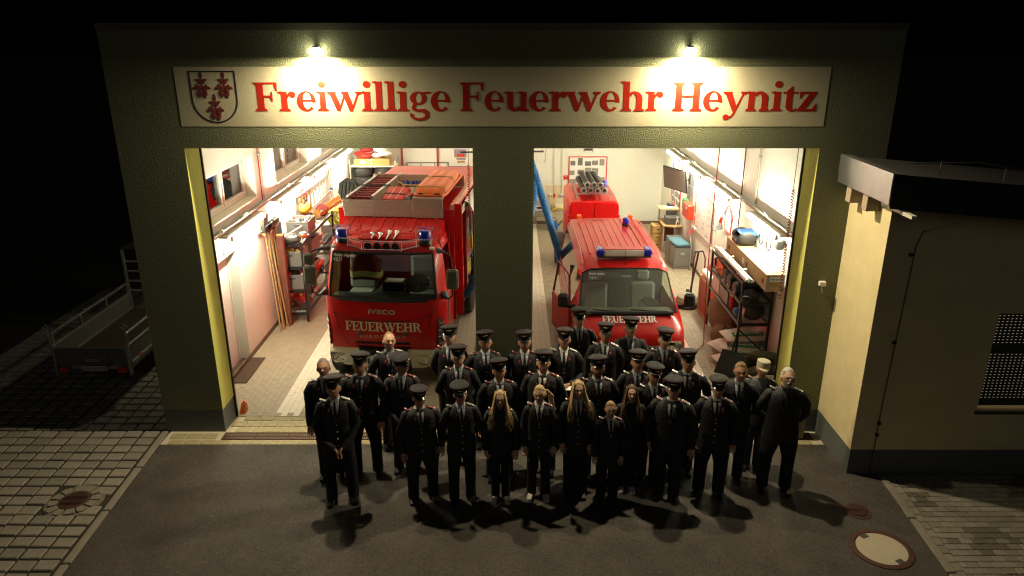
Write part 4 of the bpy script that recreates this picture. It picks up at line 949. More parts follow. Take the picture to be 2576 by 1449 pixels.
for (y0, y1), lab in zip(((2.05, 3.6), (4.95, 6.5), (7.4, 8.9), (9.7, 11.3)), ('lit fluorescent tube over the plywood crate', 'lit fluorescent tube over the red key board', 'lit fluorescent tube over the whiteboard', 'lit fluorescent tube over the desk corner')): tube_lamp(4.47, y0, y1, lab, 'tubes on the whiteboard wall')
for x, s, lab in ((-4.93, 1, 'long perforated cable tray running below the windows'), (4.70, -1, 'long perforated cable tray above the whiteboard and plywood crate')):
    t = thing('cable_tray', lab, 'cable tray', (x, 0, 2.63))
    a = lambda u: (min(s * u[0], s * u[1]), max(s * u[0], s * u[1]))
    b = MB(); b.bx(*a((.005, .115)), .6, 12.8, 0, .006); b.bx(*a((.109, .115)), .6, 12.8, .006, .06); b.build('tray', M_tray, t, False)
    b = MB()
    for i in range(240): b.bx(*a((.115, .117)), .7 + i * .05, .725 + i * .05, .02, .038)
    b.build('slots', M_dgrey, t, False, kind='stuff')
    for k in range(5):
        b = MB(); b.tube([(s * (.025 + k * .017 + random.uniform(-.006, .006)), .7 + i * .6, .016 + random.uniform(0, .03)) for i in range(21)], .009, 5); b.build('cable', M_cable if k % 3 else M_dgrey, t)
    for y in (1.7, 2.9, 4.3, 5.6, 7.0, 8.3):
        b = MB(); b.tube([(s * .1, y, .05), (s * .12, y + .03, .10), (s * .13, y + .10, .11), (s * .12, y + .15, .03), (s * .10, y + .16, -.02)], .008, 6); b.build('cable_loop', M_cable, t)
def conduit(pts, r, m, lab, name='conduit_pipe', grp=None):
    t = thing(name, lab, 'pipe', (pts[0][0], pts[0][1], pts[0][2]), group=grp)
    b = MB(); b.tube([Vector(p) - Vector(pts[0]) for p in pts], r, 8); b.build('pipe', m, t)
    p = (Vector(pts[0]) + Vector(pts[-1])) / 2 - Vector(pts[0]); part(t, 'clip', M_galv, 'ell', p, (r * 1.8, r * 1.8, r * 1.2), 8, 6)
conduit([(-4.905, 4.22, 2.7), (-4.905, 4.22, 4.5)], .012, M_rubber, 'dark red pipe rising beside the first window')
conduit([(-4.905, 4.32, 2.7), (-4.905, 4.32, 4.5)], .014, M_cable, 'grey pipe rising next to the dark red pipe by the first window')
conduit([(4.675, 4.77, 1.9), (4.675, 4.77, 4.5)], .014, mat('dark red pipe', (.10, .02, .02), .5), 'dark pipe on the wall behind the child booster seat')
conduit([(4.675, 3.87, 2.7), (4.675, 3.87, 4.5)], .02, M_tray, 'grey pipe above the cable tray over the plywood crate')
conduit([(4.675, 6.46, .5), (4.675, 6.46, 2.5)], .022, M_cream, 'pale conduit beside the whiteboard towards the key board')
conduit([(4.675, 8.56, .5), (4.675, 8.56, 2.5)], .022, M_cream, 'pale conduit between the whiteboard and the dark poster')
for x, lab in ((1.33, 'pale conduit to the socket by the red plug'), (1.57, 'pale conduit to the socket by the noticeboard')):
    conduit([(x, 12.80, .98), (x, 12.80, 4.5)], .018, M_cream, lab)
# coiled red cords
def coil(x, y, z0, z1, lab, r=.022):
    t = thing('coiled_cord', lab, 'cord', (x, y, z0)); n = int((z1 - z0) / .045); pts = []
    for i in range(n * 8): a = 2 * math.pi * i / 8; pts.append((r * math.cos(a), r * math.sin(a), i / 8 * .045))
    b = MB(); b.tube(pts, .007, 5); b.build('coil', M_rubber, t); b = MB(); b.tube([(0, 0, z1 - z0 - .05), (0, 0, 4.5 - z0)], .006, 5); b.build('lead', M_rubber, t)
coil(4.32, 1.15, 1.75, 3.55, 'red coiled cord hanging by the gate edge next to the plywood crate')
coil(-.83, 4.0, 2.4, 3.45, 'red coiled cord hanging behind the pier beside the fire engine')
# ribbed exhaust hoses
def ribbed(pts, r, lab, m=M_rib):
    P_ = [Vector(p) for p in pts]; out = []; rr_ = []
    for i in range(len(P_) - 1):
        k = max(2, int((P_[i + 1] - P_[i]).length / .02))
        p0 = P_[max(i - 1, 0)]; p3 = P_[min(i + 2, len(P_) - 1)]
        for q in range(k):
            t = q / k; out.append(.5 * ((2 * P_[i]) + (P_[i + 1] - p0) * t + (2 * p0 - 5 * P_[i] + 4 * P_[i + 1] - p3) * t * t + (3 * P_[i] - p0 - 3 * P_[i + 1] + p3) * t ** 3))
    for i in range(len(out)): rr_.append(r + (.009 if i % 2 else -.004))
    t = thing('exhaust_hose', lab, 'hose', tuple(out[-1])); o = out[-1]
    b = MB(); b.tube([p - o for p in out], rr_, 12); b.build('hose_body', m, t); 
    part(t, 'nozzle', M_galv, 'cyl', (0, 0, 0), tuple((out[-1] - out[-3]).normalized() * .14), r * 1.05, r * .9)
ribbed([(.0, 4.6, 4.5), (.2, 4.7, 3.85), (.43, 5.0, 3.18), (.72, 5.35, 2.25), (.97, 5.7, 1.4), (1.08, 5.92, 1.0), (1.10, 6.0, .7)], .075, 'blue ribbed exhaust hose hanging from the ceiling to the van')
ribbed([(-.1, 4.7, 4.5), (.15, 4.85, 3.7), (.38, 5.05, 3.15), (.45, 5.1, 2.75), (.42, 5.1, 2.35), (.28, 5.1, 1.95), (.05, 5.1, 1.8)], .075, 'blue ribbed exhaust hose bent behind the middle pier')
ribbed([(-.62, 3.75, 3.6), (-.66, 3.7, 2.2), (-.70, 3.62, 1.6), (-.75, 3.6, 1.28), (-.86, 3.6, 1.0), (-.98, 3.6, .92)], .075, 'dark blue ribbed exhaust hose joined to the side of the fire engine', mat('dark blue hose', (.03, .10, .22), .5))
b = MB(); b.tube([(2.98, 2.95, .02), (3.3, 3.0, .012), (3.6, 3.05, .012), (3.76, 3.25, .03), (3.84, 3.6, .30), (3.92, 4.0, 1.0), (4.05, 4.5, 2.2), (4.15, 4.8, 3.4), (4.2, 4.9, 4.52)], .011, 6); tag(b.build('air_line', M_rubber), 'red air line hanging from the ceiling and trailing over the floor to the van', 'air line')

# ------------------------------------------------------------------ left side
t = thing('exit_sign', 'small green emergency exit sign above the side door', 'sign', (-4.925, 2.12, 2.27))
part(t, 'plate', M_green, 'cb', 0, .008, -.10, .10, -.05, .05, .002); b = MB(); b.prism([(-.085, .01), (-.05, .01), (-.05, .035), (-.035, .035), (-.035, .01), (-.06 + .06, .01), (-.0425, -.035)], .008, .010, 'yz'); b.build('arrow', M_paper, t, False)
b = MB(); b.prism([(.02, -.035), (.04, -.03), (.045, .0), (.065, .005), (.06, .015), (.03, .015)], .008, .010, 'yz'); b.build('runner', M_paper, t, False)
t = thing('security_camera', 'small white dome camera on the wall past the side door', 'camera', (-4.93, 2.75, 2.18))
part(t, 'mount', M_pvc, 'cb', 0, .05, -.04, .04, -.05, .05, .012); part(t, 'head', M_pvc, 'ell', (.11, .06, -.03), (.05, .075, .04), 14, 10); b = MB(); b.tube([(.02, 0, .05), (.02, 0, .38)], .012, 6); b.build('cable_duct', M_pvc, t)
t = MB().cb(-5.1, -4.66, 1.62, 2.68, .001, .016, .004).build('door_mat', mat('brown mat', (.075, .042, .025), .95, var=.3, vsc=40, bump=.5, bsc=150)); tag(t, 'dark brown door mat in front of the side door', 'mat')
t = thing('wheel_chock', 'small orange chock on the floor by the gate edge', 'chock', (-4.36, .62, 0)); b = MB(); b.prism([(-.09, 0), (.09, 0), (.07, .14), (.03, .14)], -.04, .04, 'yz'); b.build('wedge', M_orange, t); part(t, 'grip', M_orange, 'cyl', (0, .05, .13), (0, .05, .17), .015)
rk = thing('tool_rack', 'wall rack with red hooks holding long handled tools', 'rack', (-4.93, 4.2, 2.1))
part(rk, 'rail', M_galv, 'cb', 0, .03, -.42, .42, -.03, .03, .005)
for y in (-.38, -.2, .05, .25, .38):
    b = MB(); b.tube([(.03, y, 0), (.13, y, 0), (.15, y, .05)], .01, 6); b.build('hook', M_redp, rk)
heads = [(3.84, .10, 'shovel', 'long handled shovel hung upside down on the wall rack'), (3.93, .14, 'broom', 'wooden broom with black bristles first on the tool rack'), (4.08, .20, 'broom', 'wooden broom with wide black head beside the shovel'), (4.2, .02, 'rake', 'wooden rake hung in the middle of the tool rack'), (4.33, .03, 'hoe', 'wooden hoe hung next to the rake on the wall'), (4.46, .16, 'broom', 'slanting wooden handle last on the tool rack towards the shelf')]
for i, (y, lean, kind, lab) in enumerate(heads):
    t = thing('long_' + kind, lab, kind, (-4.80, y + lean, .01)); h = 2.10
    b = MB(); b.tube([(.06 + .03 * (i % 3), -.02 * i, 0), (0, -lean, h)], .016, 8); b.build('handle', M_wood, t)
    if kind == 'shovel': b = MB(); b.loft([[(.02, -lean - .03, h), (.06, -lean - .03, h), (.06, -lean + .03, h), (.02, -lean + .03, h)], [(.0, -lean - .13, h + .08), (.015, -lean - .13, h + .08), (.015, -lean + .13, h + .08), (0, -lean + .13, h + .08)], [(.05, -lean - .11, h + .38), (.06, -lean - .11, h + .38), (.06, -lean + .11, h + .38), (.05, -lean + .11, h + .38)]]); b.build('blade', M_dgrey, t)
    elif kind == 'broom': b = MB(); b.cb(-.03, .03, -lean - .17, -lean + .17, h - .02, h + .04, .01); b.build('block', M_wood, t); b = MB(); b.cb(-.035, .05, -lean - .18, -lean + .18, h + .04, h + .17, .02); b.build('bristles', M_black, t)
    else: b = MB(); b.cb(-.02, .03, -lean - .10, -lean + .10, h - .02, h + .03, .008); b.build('blade', M_dgrey, t)
t = thing('timber_post', 'thick red brown timber beam standing against the black shelf', 'beam', (-4.68, 4.34, 0))
part(t, 'beam', mat('red brown timber', (.22, .075, .045), .75, var=.35, vsc=7, bump=.2, bsc=40), 'cb', -.07, .07, -.06, .06, 0, 1.94, .01); part(t, 'end_grain', mat('pale end grain', (.55, .28, .10), .8), 'cb', -.069, .069, -.059, .059, 1.94, 1.965, .006)
def rack(name, lab, x0, x1, y0, y1, h, levels, wires=True):
    t = thing(name, lab, 'shelf', (x0, y0, 0)); W_, L_ = x1 - x0, y1 - y0
    for x in (0, W_ - .04):
        for y in (0, L_ - .04): part(t, 'post', M_blacksteel, 'cb', x, x + .04, y, y + .04, 0, h, .004)
    for z in levels:
        s_ = put('deck', None, t)
        b = MB(); b.cb(.04, W_ - .04, .005, .03, z - .06, z, .003); b.build('end_beam', M_blacksteel, s_); b = MB(); b.cb(.04, W_ - .04, L_ - .03, L_ - .005, z - .06, z, .003); b.build('end_beam', M_blacksteel, s_)
        for x in (.008, W_ - .033): part(s_, 'side_beam', M_blacksteel, 'cb', x, x + .025, .04, L_ - .04, z - .06, z, .003)
        b = MB()
        for i in range(int(L_ / .05)): b.tube([(.03, .05 + i * .05, z - .012), (W_ - .03, .05 + i * .05, z - .012)], .004, 4, False)
        for i in range(5): b.tube([(.06 + i * (W_ - .12) / 4, .03, z - .018), (.06 + i * (W_ - .12) / 4, L_ - .03, z - .018)], .004, 4, False)
        b.build('wire_grid', M_galv, s_, kind='stuff')
    b = MB(); b.tube([(.02, .02, h * .45), (W_ - .02, .02, .25)], .014, 6); b.build('brace', M_blacksteel, t)
    return t
rack('storage_rack', 'black steel shelf with crates beside the hanging brooms', -4.90, -4.30, 4.48, 7.25, 1.76, (.22, .72, 1.22, 1.72))
def crate(x0, x1, y0, y1, z0, h, lab, m=M_crate, fill=None, cat='crate', name='storage_crate', grp=None):
    t = thing(name, lab, cat, ((x0 + x1) / 2, (y0 + y1) / 2, z0), group=grp); a, c = (x1 - x0) / 2, (y1 - y0) / 2
    b = MB(); w = .012
    b.bx(-a, a, -c, c, 0, w); b.bx(-a, a, -c, -c + w, w, h); b.bx(-a, a, c - w, c, w, h); b.bx(-a, -a + w, -c + w, c - w, w, h); b.bx(a - w, a, -c + w, c - w, w, h); b.build('walls', m, t, False)
    b = MB(); b.tube([(-a, -c, h), (a, -c, h), (a, c, h), (-a, c, h)], .012, 6, closed=True); b.build('rim', m, t)
    for s in (-1, 1): part(t, 'grip', M_dgrey, 'cb', -.06, .06, s * c - .006, s * c + .006, h - .09, h - .05, .004)
    if fill:
        b = MB()
        for i in range(14):
            b.m = i % len(fill); b.ell((random.uniform(-a + .06, a - .06), random.uniform(-c + .06, c - .06), h - .03), (.05, .05, .05), 8, 6)
        b.build('contents', fill, t, kind='stuff')
    return t
crate(-4.82, -4.36, 4.55, 5.1, 1.22, .30, 'grey crate nearest the timber beam on the upper shelf deck', fill=[M_grey, M_yel, M_card])
crate(-4.82, -4.36, 5.25, 5.85, 1.72, .26, 'light grey crate on top of the black shelf', fill=[M_dgrey, M_redp, M_grey])
crate(-4.82, -4.36, 4.55, 5.1, .72, .30, 'grey crate of coloured balls on the middle shelf deck', fill=[M_paper, M_dgrey, M_blue, M_green, M_redp])
crate(-4.82, -4.36, 5.3, 5.9, .72, .28, 'grey crate behind the ball crate on the middle deck', fill=[M_redp, M_dgrey])
crate(-4.82, -4.36, 5.4, 6.1, 1.22, .30, 'grey crate under the light grey crate on the upper deck', fill=[M_green, M_dgrey, M_redp])
def misc(kind, lab, cat, loc, parts, rz=0, grp=None, rot=None):
    t = thing(kind, lab, cat, loc, rz, grp, rot)
    for nm, m, fn, *a in parts: part(t, nm, m, fn, *a)
    return t
misc('toy_wheel', 'small rubber wheel lying on the bottom shelf deck', 'wheel', (-4.45, 4.75, .22), [('tyre', M_tyre, 'lathe', [(.05, 0), (.12, 0), (.13, .03), (.12, .06), (.05, .06)]), ('rim', M_paper, 'lathe', [(0, .01), (.055, .01), (.055, .055), (0, .055)])], rot=(R(60), 0, R(20)))
misc('red_canister', 'red plastic canister on the bottom shelf deck', 'canister', (-4.6, 4.95, .22), [('tank', M_redp, 'cb', -.12, .12, -.15, .15, 0, .26, .04), ('spout', M_yel, 'cyl', (.05, -.1, .25), (.1, -.2, .33), .025)])
misc('green_bottle', 'green round bottle on the bottom shelf deck', 'bottle', (-4.72, 4.7, .22), [('flask', M_green, 'ell', (0, 0, .09), (.08, .08, .09), 12, 8), ('neck', M_green, 'cyl', (0, 0, .15), (0, 0, .22), .025)])
misc('branch_pipe', 'metal branch pipe lying on the bottom deck towards the truck', 'branch pipe', (-4.42, 5.4, .30), [('barrel', M_galv, 'tube', [(0, -.25, 0), (0, .1, .05), (.05, .25, .1)], [.03, .05, .065], 12), ('coupling', M_galv, 'cyl', (0, -.3, 0), (0, -.22, 0), .06)])
misc('blue_wheel_cart', 'small red cart with a blue hubbed wheel beside the bottom deck', 'cart', (-4.45, 5.9, .72), [('tray', M_redp, 'cb', -.15, .15, -.2, .2, .05, .2, .03), ('wheel', M_tyre, 'lathe', [(.03, -.02), (.09, -.02), (.09, .02), (.03, .02)], (.16, -.1, .05), 16, 'x'), ('hub', M_blue, 'lathe', [(0, -.025), (.04, -.025), (.04, .025), (0, .025)], (.16, -.1, .05), 12, 'x')])
misc('pump_fitting', 'brass and red hose fitting on the upper deck edge', 'fitting', (-4.42, 6.3, 1.22), [('body', M_galv, 'lathe', [(.03, 0), (.09, 0), (.09, .05), (.06, .08), (.06, .2), (.03, .2)]), ('wheel', M_redp, 'lathe', [(0, .2), (.1, .21), (.1, .23), (0, .24)])])
misc('black_case', 'open black plastic case on top of the shelf against the wall', 'case', (-4.75, 4.85, 1.72), [('tray', M_dgrey, 'cb', -.12, .25, -.22, .22, 0, .08, .02), ('lid', M_black, 'cb', -.14, -.11, -.22, .22, .05, .35, .01)])
misc('hand_axe_pole', 'long pale pole tool lying across the top shelf', 'tool', (-4.6, 4.9, 1.83), [('shaft', M_cream, 'cyl', (-.1, -.3, 0), (.15, .5, .08), .018), ('head', M_galv, 'cb', .1, .2, .48, .56, .02, .14, .01)])
misc('hose_coupling', 'large metal hose coupling with red collar on the top shelf', 'coupling', (-4.42, 5.05, 1.72), [('ring', M_galv, 'lathe', [(.05, 0), (.10, 0), (.10, .06), (.07, .1), (.05, .1)]), ('collar', M_orange, 'lathe', [(.102, .02), (.112, .02), (.112, .05), (.102, .05)]), ('lug', M_galv, 'cb', -.13, .13, -.02, .02, .02, .06, .006)])
misc('dark_sack', 'dark grey sack slumped on the top shelf end', 'sack', (-4.55, 4.62, 1.72), [('cloth', M_dgrey, 'ell', (0, 0, .06), (.2, .14, .08), 14, 8), ('knot', M_dgrey, 'ell', (.15, 0, .1), (.04, .04, .05), 8, 6)])
misc('red_hose_roll', 'rolled dark red hose in the grey frame past the shelf', 'hose', (-4.42, 6.75, 1.72), [('roll', mat('maroon hose', (.20, .03, .03), .8), 'tube', [(( .03 + .012 * a / 6.28) * math.cos(a) * 1.3, 0, .17 + (.03 + .012 * a / 6.28) * math.sin(a) * 1.3) for a in [i * .35 for i in range(120)]], .02, 6), ('coupling', M_galv, 'cyl', (0, -.08, .17), (0, .08, .17), .03)])
misc('orange_gutter', 'orange corrugated channel lying slanted over the far shelf', 'channel', (-4.35, 7.0, 1.76), [('channel', mat('amber board', (.60, .30, .08), .6), 'loft', [[(x + dx, y, z + dz) for dx, dz in ((-.10, .1), (-.09, .1), (-.05, .0), (.05, .0), (.09, .1), (.10, .1), (.06, -.012), (-.06, -.012))] for x, y, z in [(-.15 + i * .045, -.5 + i * .11, .02 + .018 * (i % 2) + i * .022) for i in range(10)]]), ('end_cap', M_card, 'cb', -.2, -.1, -.52, -.5, 0, .1, .004)])
b = MB()
t = thing('yellow_hoses', 'heap of coiled yellow hoses on the far end of the shelf', 'hoses', (-4.25, 7.6, 1.0))
part(t, 'stand', M_grey, 'cb', -.4, .25, -.25, .3, -1.0, .38, .01)
for k in range(7):
    rr_ = .17 + .02 * (k % 3); b = MB(); b.tube([(rr_ * math.cos(a) - .05 + .02 * k, (k - 3) * .06, .55 + rr_ * math.sin(a)) for a in [i * .35 for i in range(18)]], .03, 8, closed=True); b.build('coil', M_yel, t)
misc('yellow_sleeve', 'bright yellow sleeve standing upright beside the yellow hoses', 'sleeve', (-3.98, 7.3, 0), [('sleeve', mat('bright yellow cloth', (.75, .75, .06), .7), 'cb', -.06, .06, -.05, .05, 1.2, 1.95, .02), ('band', M_black, 'cb', -.063, .063, -.053, .053, 1.55, 1.6, .004), ('foot', M_grey, 'cb', -.05, .05, -.04, .04, 0, 1.2, .005)])
misc('yellow_machine', 'yellow power tool housing on the top shelf', 'power tool', (-4.65, 6.2, 1.98), [('housing', mat('machine yellow', (.75, .42, .03), .5), 'ell', (0, 0, .1), (.14, .2, .12), 14, 8), ('handle', M_black, 'tube', [(0, -.15, .15), (0, -.05, .28), (0, .12, .25)], .018, 8)])
t = thing('wall_ladder', 'aluminium ladder hung sideways on the windowed wall', 'ladder', (-4.86, 6.4, 1.78))
for z in (0, .50): part(t, 'rail', M_alu, 'cb', -.03, .03, 0, 3.3, z - .03, z + .03, .005)
for i in range(11): part(t, 'rung', M_alu, 'cyl', (0, .15 + i * .3, .03), (0, .15 + i * .3, .47), .016)
for y in (.5, 1.9): 
    b = MB(); b.tube([(-.06, y, .56), (.05, y, .56), (.06, y, .62), (.05, y, .75)], .01, 6); b.build('hook', M_redp, t)
for k, y in enumerate((6.36, 6.5, 6.66)):
    misc('brown_plank', ['short red brown plank at the ladder end', 'middle red brown plank by the ladder end', 'red brown plank under the hung ladder'][k], 'plank', (-4.80 + .02 * k, y, .0), [('board', mat('brown plank wood', (.24, .09, .04), .7, var=.3, vsc=8), 'cb', -.03, .03, -.05, .05, 0, 2.28, .006), ('tip', M_rubber, 'cb', -.031, .031, -.051, .051, 2.28, 2.31, .004)])
misc('blue_pole', 'thin pole with a grey tip leaning past the hung ladder', 'pole', (-4.80, 9.3, 0), [('pole', M_grey, 'cyl', (.05, 0, 0), (0, 0, 2.3), .03), ('tip', M_galv, 'cyl', (0, 0, 2.3), (0, 0, 2.45), .04), ('tie', M_blue, 'lathe', [(.035, 1.85), (.045, 1.85), (.045, 1.9), (.035, 1.9)])])
# octagonal grey plate on a post
t = thing('plate_stand', 'dark grey octagonal plastic plate on a black post', 'stand', (-3.72, 6.5, 0))
oc = [(.29 * math.cos(R(22.5 + 45 * i)), .30 * math.sin(R(22.5 + 45 * i))) for i in range(8)]
b = MB(); b.prism(oc, -.02, .02, 'xz'); b.rot(0, (0, 0, 0), 0, 12, -18); M_plate = mat('matt grey plate', (.02, .021, .02), .9, spec=.1); pl = b.build('plate', M_plate, t, False); pl.location = (.0, .1, 2.38)
for i in range(5):
    b = MB(); b.cb(-.2 + i * .09, -.17 + i * .09, -.035, -.018, -.22, .2, .004); b.rot(0, (0, 0, 0), 0, 12, -18); q = b.build('stiffener', M_plate, pl)
b = MB(); b.tube([(.02, 0, 0), (.02, 0, 2.1), (.06, .03, 2.4)], .025, 8); b.build('post', M_black, t); part(t, 'foot', M_black, 'cb', -.2, .2, -.2, .2, 0, .03, .01)
# tyre rack at the back
t = thing('tyre_rack', 'grey rack with tyres and a cardboard box in the back corner', 'rack', (-4.85, 11.85, 0))
for x in (0, 1.36):
    for y in (0, .6): part(t, 'post', M_tray, 'cb', x, x + .04, y, y + .04, 0, 2.2, .004)
for z in (1.38, 2.02): part(t, 'deck', M_cream, 'cb', .0, 1.4, -.01, .65, z - .03, z, .004)
for x in (-4.50, -3.83):
    for z in (1.385, 1.675):
        w = thing('car_tyre', '%s car tyre of the pile %s on the back rack' % ('lower' if z < 1.5 else 'upper', 'against the windowed wall' if x < -4 else 'beside the red door frame'), 'tyre', (x, 12.2, z + .005))
        part(w, 'tyre', M_tyre, 'lathe', [(.20, 0), (.30, 0), (.335, .05), (.335, .22), (.30, .275), (.20, .275), (.19, .14)], (0, 0, 0), 32); 
        part(w, 'rim', M_galv, 'lathe', [(.06, .20), (.19, .235), (.20, .20), (.1, .12), (.06, .12)], (0, 0, 0), 24)
        for k in range(5): b = MB(); b.tube([(.05 * math.cos(R(72 * k)), .05 * math.sin(R(72 * k)), .22), (.19 * math.cos(R(72 * k)), .19 * math.sin(R(72 * k)), .245)], .025, 6); b.build('spoke', M_alu, w)
misc('cardboard_box', 'long cardboard box under red clothing on the back rack', 'box', (-4.17, 12.15, 2.02), [('carton', M_card, 'cb', -.52, .52, -.25, .25, 0, .20, .006), ('tape', M_paper, 'cb', -.04, .0, -.253, .253, -.0, .203, .002), ('label', M_paper, 'cb', -.35, -.2, -.256, -.25, .06, .15, .001)])
t = thing('red_clothing', 'pile of red folded clothing on the cardboard box', 'clothing', (-4.2, 12.15, 2.22))
for i in range(9): part(t, 'garment', random.choice([M_redp, M_redp, M_paper]) if i % 3 else mat('dark red cloth', (.28, .02, .02), .9), 'ell', (random.uniform(-.4, .4), random.uniform(-.1, .1), .06 + random.uniform(0, .2)), (.22, .16, .08), 12, 8)
# back wall: door frame, posters
t = thing('back_door', 'white door with red frame in the back wall', 'door', (-2.85, 12.84, 0))
part(t, 'leaf', M_white, 'cb', -.52, .52, -.03, 0, 0, 2.9, .004)
for x in (-.58, .52): part(t, 'jamb', mat('dull red frame', (.35, .05, .05), .5), 'cb', x, x + .06, -.05, 0, 0, 2.96, .006)
def poster(name, lab, x, y, z, w, h, mats, cat='poster', axis='y', cells=None, frame=None):
    t = thing(name, lab, cat, (x, y, z)); s = (lambda u, v, d: (u, -d, v)) if axis == 'y' else (lambda u, v, d: (-d, u, v))
    def pl(nm, m, u0, u1, v0, v1, d0, d1):
        a = s(u0, v0, d0); c = s(u1, v1, d1); part(t, nm, m, 'bx', *[f(*p) for p in zip(a, c) for f in (min, max)], smooth=False)
    pl('sheet', mats[0], -w / 2, w / 2, -h / 2, h / 2, .001, .005)
    for (u0, u1, v0, v1, k, nm) in (cells or []): pl(nm, mats[k], u0, u1, v0, v1, .0055, .0085)
    if frame:
        for u0, u1, v0, v1 in ((-w / 2 - .03, w / 2 + .03, h / 2, h / 2 + .03), (-w / 2 - .03, w / 2 + .03, -h / 2 - .03, -h / 2), (-w / 2 - .03, -w / 2, -h / 2, h / 2), (w / 2, w / 2 + .03, -h / 2, h / 2)): pl('frame', frame, u0, u1, v0, v1, .001, .02)
    return t
M_sky = mat('printed sky', (.10, .16, .42), .6, var=.6, vsc=9, c2=(.45, .30, .2))
poster('photo_poster', 'poster of a red vehicle under blue sky on the back wall', -1.60, 12.84, 2.245, .38, .25, [M_sky, M_redp, M_card], cells=[(-.1, .12, -.10, -.02, 1, 'print'), (-.19, .19, -.125, -.10, 2, 'print')])
poster('photo_poster', 'small poster with a blue band below the vehicle poster', -1.58, 12.84, 2.02, .28, .18, [M_paper, M_sky, M_card], cells=[(-.14, .14, .02, .09, 1, 'print'), (-.12, .12, -.07, .0, 2, 'print')])
poster('instruction_poster', 'large white instruction poster showing a black handheld radio', -1.52, 12.84, 1.5, .95, .76, [M_paper, M_ink, M_grey, M_blue], cells=[(.08, .19, -.16, .14, 1, 'radio'), (.16, .18, .14, .23, 1, 'aerial'), (.10, .17, .02, .10, 2, 'screen'), (.09, .18, -.14, -.02, 2, 'keypad'), (-.45, .45, .33, .345, 1, 'rule'), (-.45, .0, .22, .24, 1, 'rule'), (-.3, .45, -.36, -.345, 3, 'rule'), (.0, .12, -.28, -.24, 1, 'print')])
poster('wall_bar', 'dark grey bar fixed high on the wall beside the red cord', -1.40, 12.84, 2.28, .40, .05, [M_dgrey], cat='bar')
poster('wall_bar', 'dark grey bar fixed high over the wash corner', .70, 12.84, 2.30, .56, .055, [M_dgrey], cat='bar')
# wash corner
t = thing('sink_bench', 'stainless steel wash bench in the tiled corner', 'bench', (.72, 12.3, 0))
part(t, 'basin', M_galv, 'cb', -.42, .42, -.3, .3, .42, .62, .02); part(t, 'top', M_alu, 'cb', -.45, .45, -.33, .33, .62, .66, .01); part(t, 'splashback', M_alu, 'cb', -.45, .45, .30, .33, .66, .80, .006)
for x in (-.4, .36):
    for y in (-.28, .24): part(t, 'leg', M_galv, 'cb', x, x + .04, y, y + .04, 0, .42, .004)
part(t, 'drain_pipe', M_galv, 'cyl', (0, 0, .15), (0, 0, .42), .05); part(t, 'tap', M_chrome, 'tube', [(.2, .30, .8), (.2, .30, 1.05), (.2, .15, 1.08), (.2, .1, 1.0)], .015, 8)
misc('wash_brush', 'wooden brush lying on the wash bench', 'brush', (.75, 12.15, .66), [('block', M_black, 'ell', (.12, 0, .03), (.1, .05, .03), 10, 6), ('handle', M_darkred, 'cyl', (-.2, 0, .02), (.05, 0, .03), .014)])
misc('white_cloth', 'white cloth hanging over the wash bench tap', 'cloth', (.88, 12.7, .95), [('cloth', M_paper, 'loft', [[(-.14 + .02 * math.sin(z * 9), -.04, z), (.0, -.07 + .02 * math.sin(z * 14), z), (.14, -.04, z), (.0, -.02, z)] for z in (-.15, -.05, .08, .2, .26)]), ('loop', M_paper, 'ell', (0, -.03, .27), (.05, .03, .03), 8, 6)])
for k, x in enumerate((1.22, 1.33, 1.58)):
    t = thing('wall_socket', ['dark double socket over the yellow hose', 'red power socket between the dark sockets', 'dark triple socket beside the noticeboard'][k], 'socket', (x, 12.825, .92))
    w = (.12, .07, .17)[k]; part(t, 'box', M_redp if k == 1 else M_paper, 'cb', -w / 2, w / 2, -.06, 0, -.05, .06, .008)
    for q in range((2, 1, 3)[k]): part(t, 'outlet', M_redp if k == 1 else M_dgrey, 'cyl', (-w / 2 + .03 + q * .055, -.06, 0), (-w / 2 + .03 + q * .055, -.068, 0), .022)
misc('fire_alarm', 'red fire alarm box beside the noticeboard', 'alarm', (1.68, 12.84, 1.49), [('case', M_redp, 'cb', -.065, .065, -.05, 0, -.07, .07, .008), ('strip', M_paper, 'cb', -.05, .05, -.054, -.05, -.05, -.035, .001), ('text_bar', M_paper, 'cb', -.03, .03, -.054, -.05, .03, .045, .001)])
t = thing('yellow_hose_coil', 'yellow garden hose coiled on its wall holder', 'hose', (1.47, 12.72, .36))
part(t, 'holder', M_cream, 'cb', -.12, .12, -.05, .10, .12, .30, .02)
for k in range(6): b = MB(); r_ = .24 + .012 * k; b.tube([(r_ * math.cos(a), -.03 - .012 * (k % 4), r_ * .95 * math.sin(a) - .02 * k) for a in [i * 2 * math.pi / 22 for i in range(22)]], .013, 6, closed=True); b.build('loop', mat('yellow hose', (.70, .50, .05), .5), t)
b = MB(); b.tube([(-.15, 0, .2), (-.25, -.03, .5), (-.3, .02, .62)], .013, 6); b.build('tail', mat('yellow hose', (.7, .5, .05)), t)
misc('watering_can', 'blue plastic watering can under the yellow hose', 'watering can', (1.30, 12.1, 0), [('tank', M_blue, 'lathe', [(0, 0), (.11, 0), (.12, .05), (.11, .26), (.09, .28), (0, .28)]), ('handle', M_blue, 'tube', [(-.1, 0, .2), (-.12, 0, .32), (0, 0, .40), (.1, 0, .3)], .014, 8), ('spout', M_blue, 'cyl', (.1, 0, .1), (.25, 0, .3), .022)])
cells = []
for i in range(5):
    for j in range(5):
        if random.random() < .88: u = -.55 + i * .225 + random.uniform(-.015, .015); v = -.62 + j * .28 + random.uniform(-.02, .02); cells.append((u, u + random.choice([.15, .19, .2]), v, v + random.choice([.14, .2, .23]), random.randrange(1, 4), 'photo'))
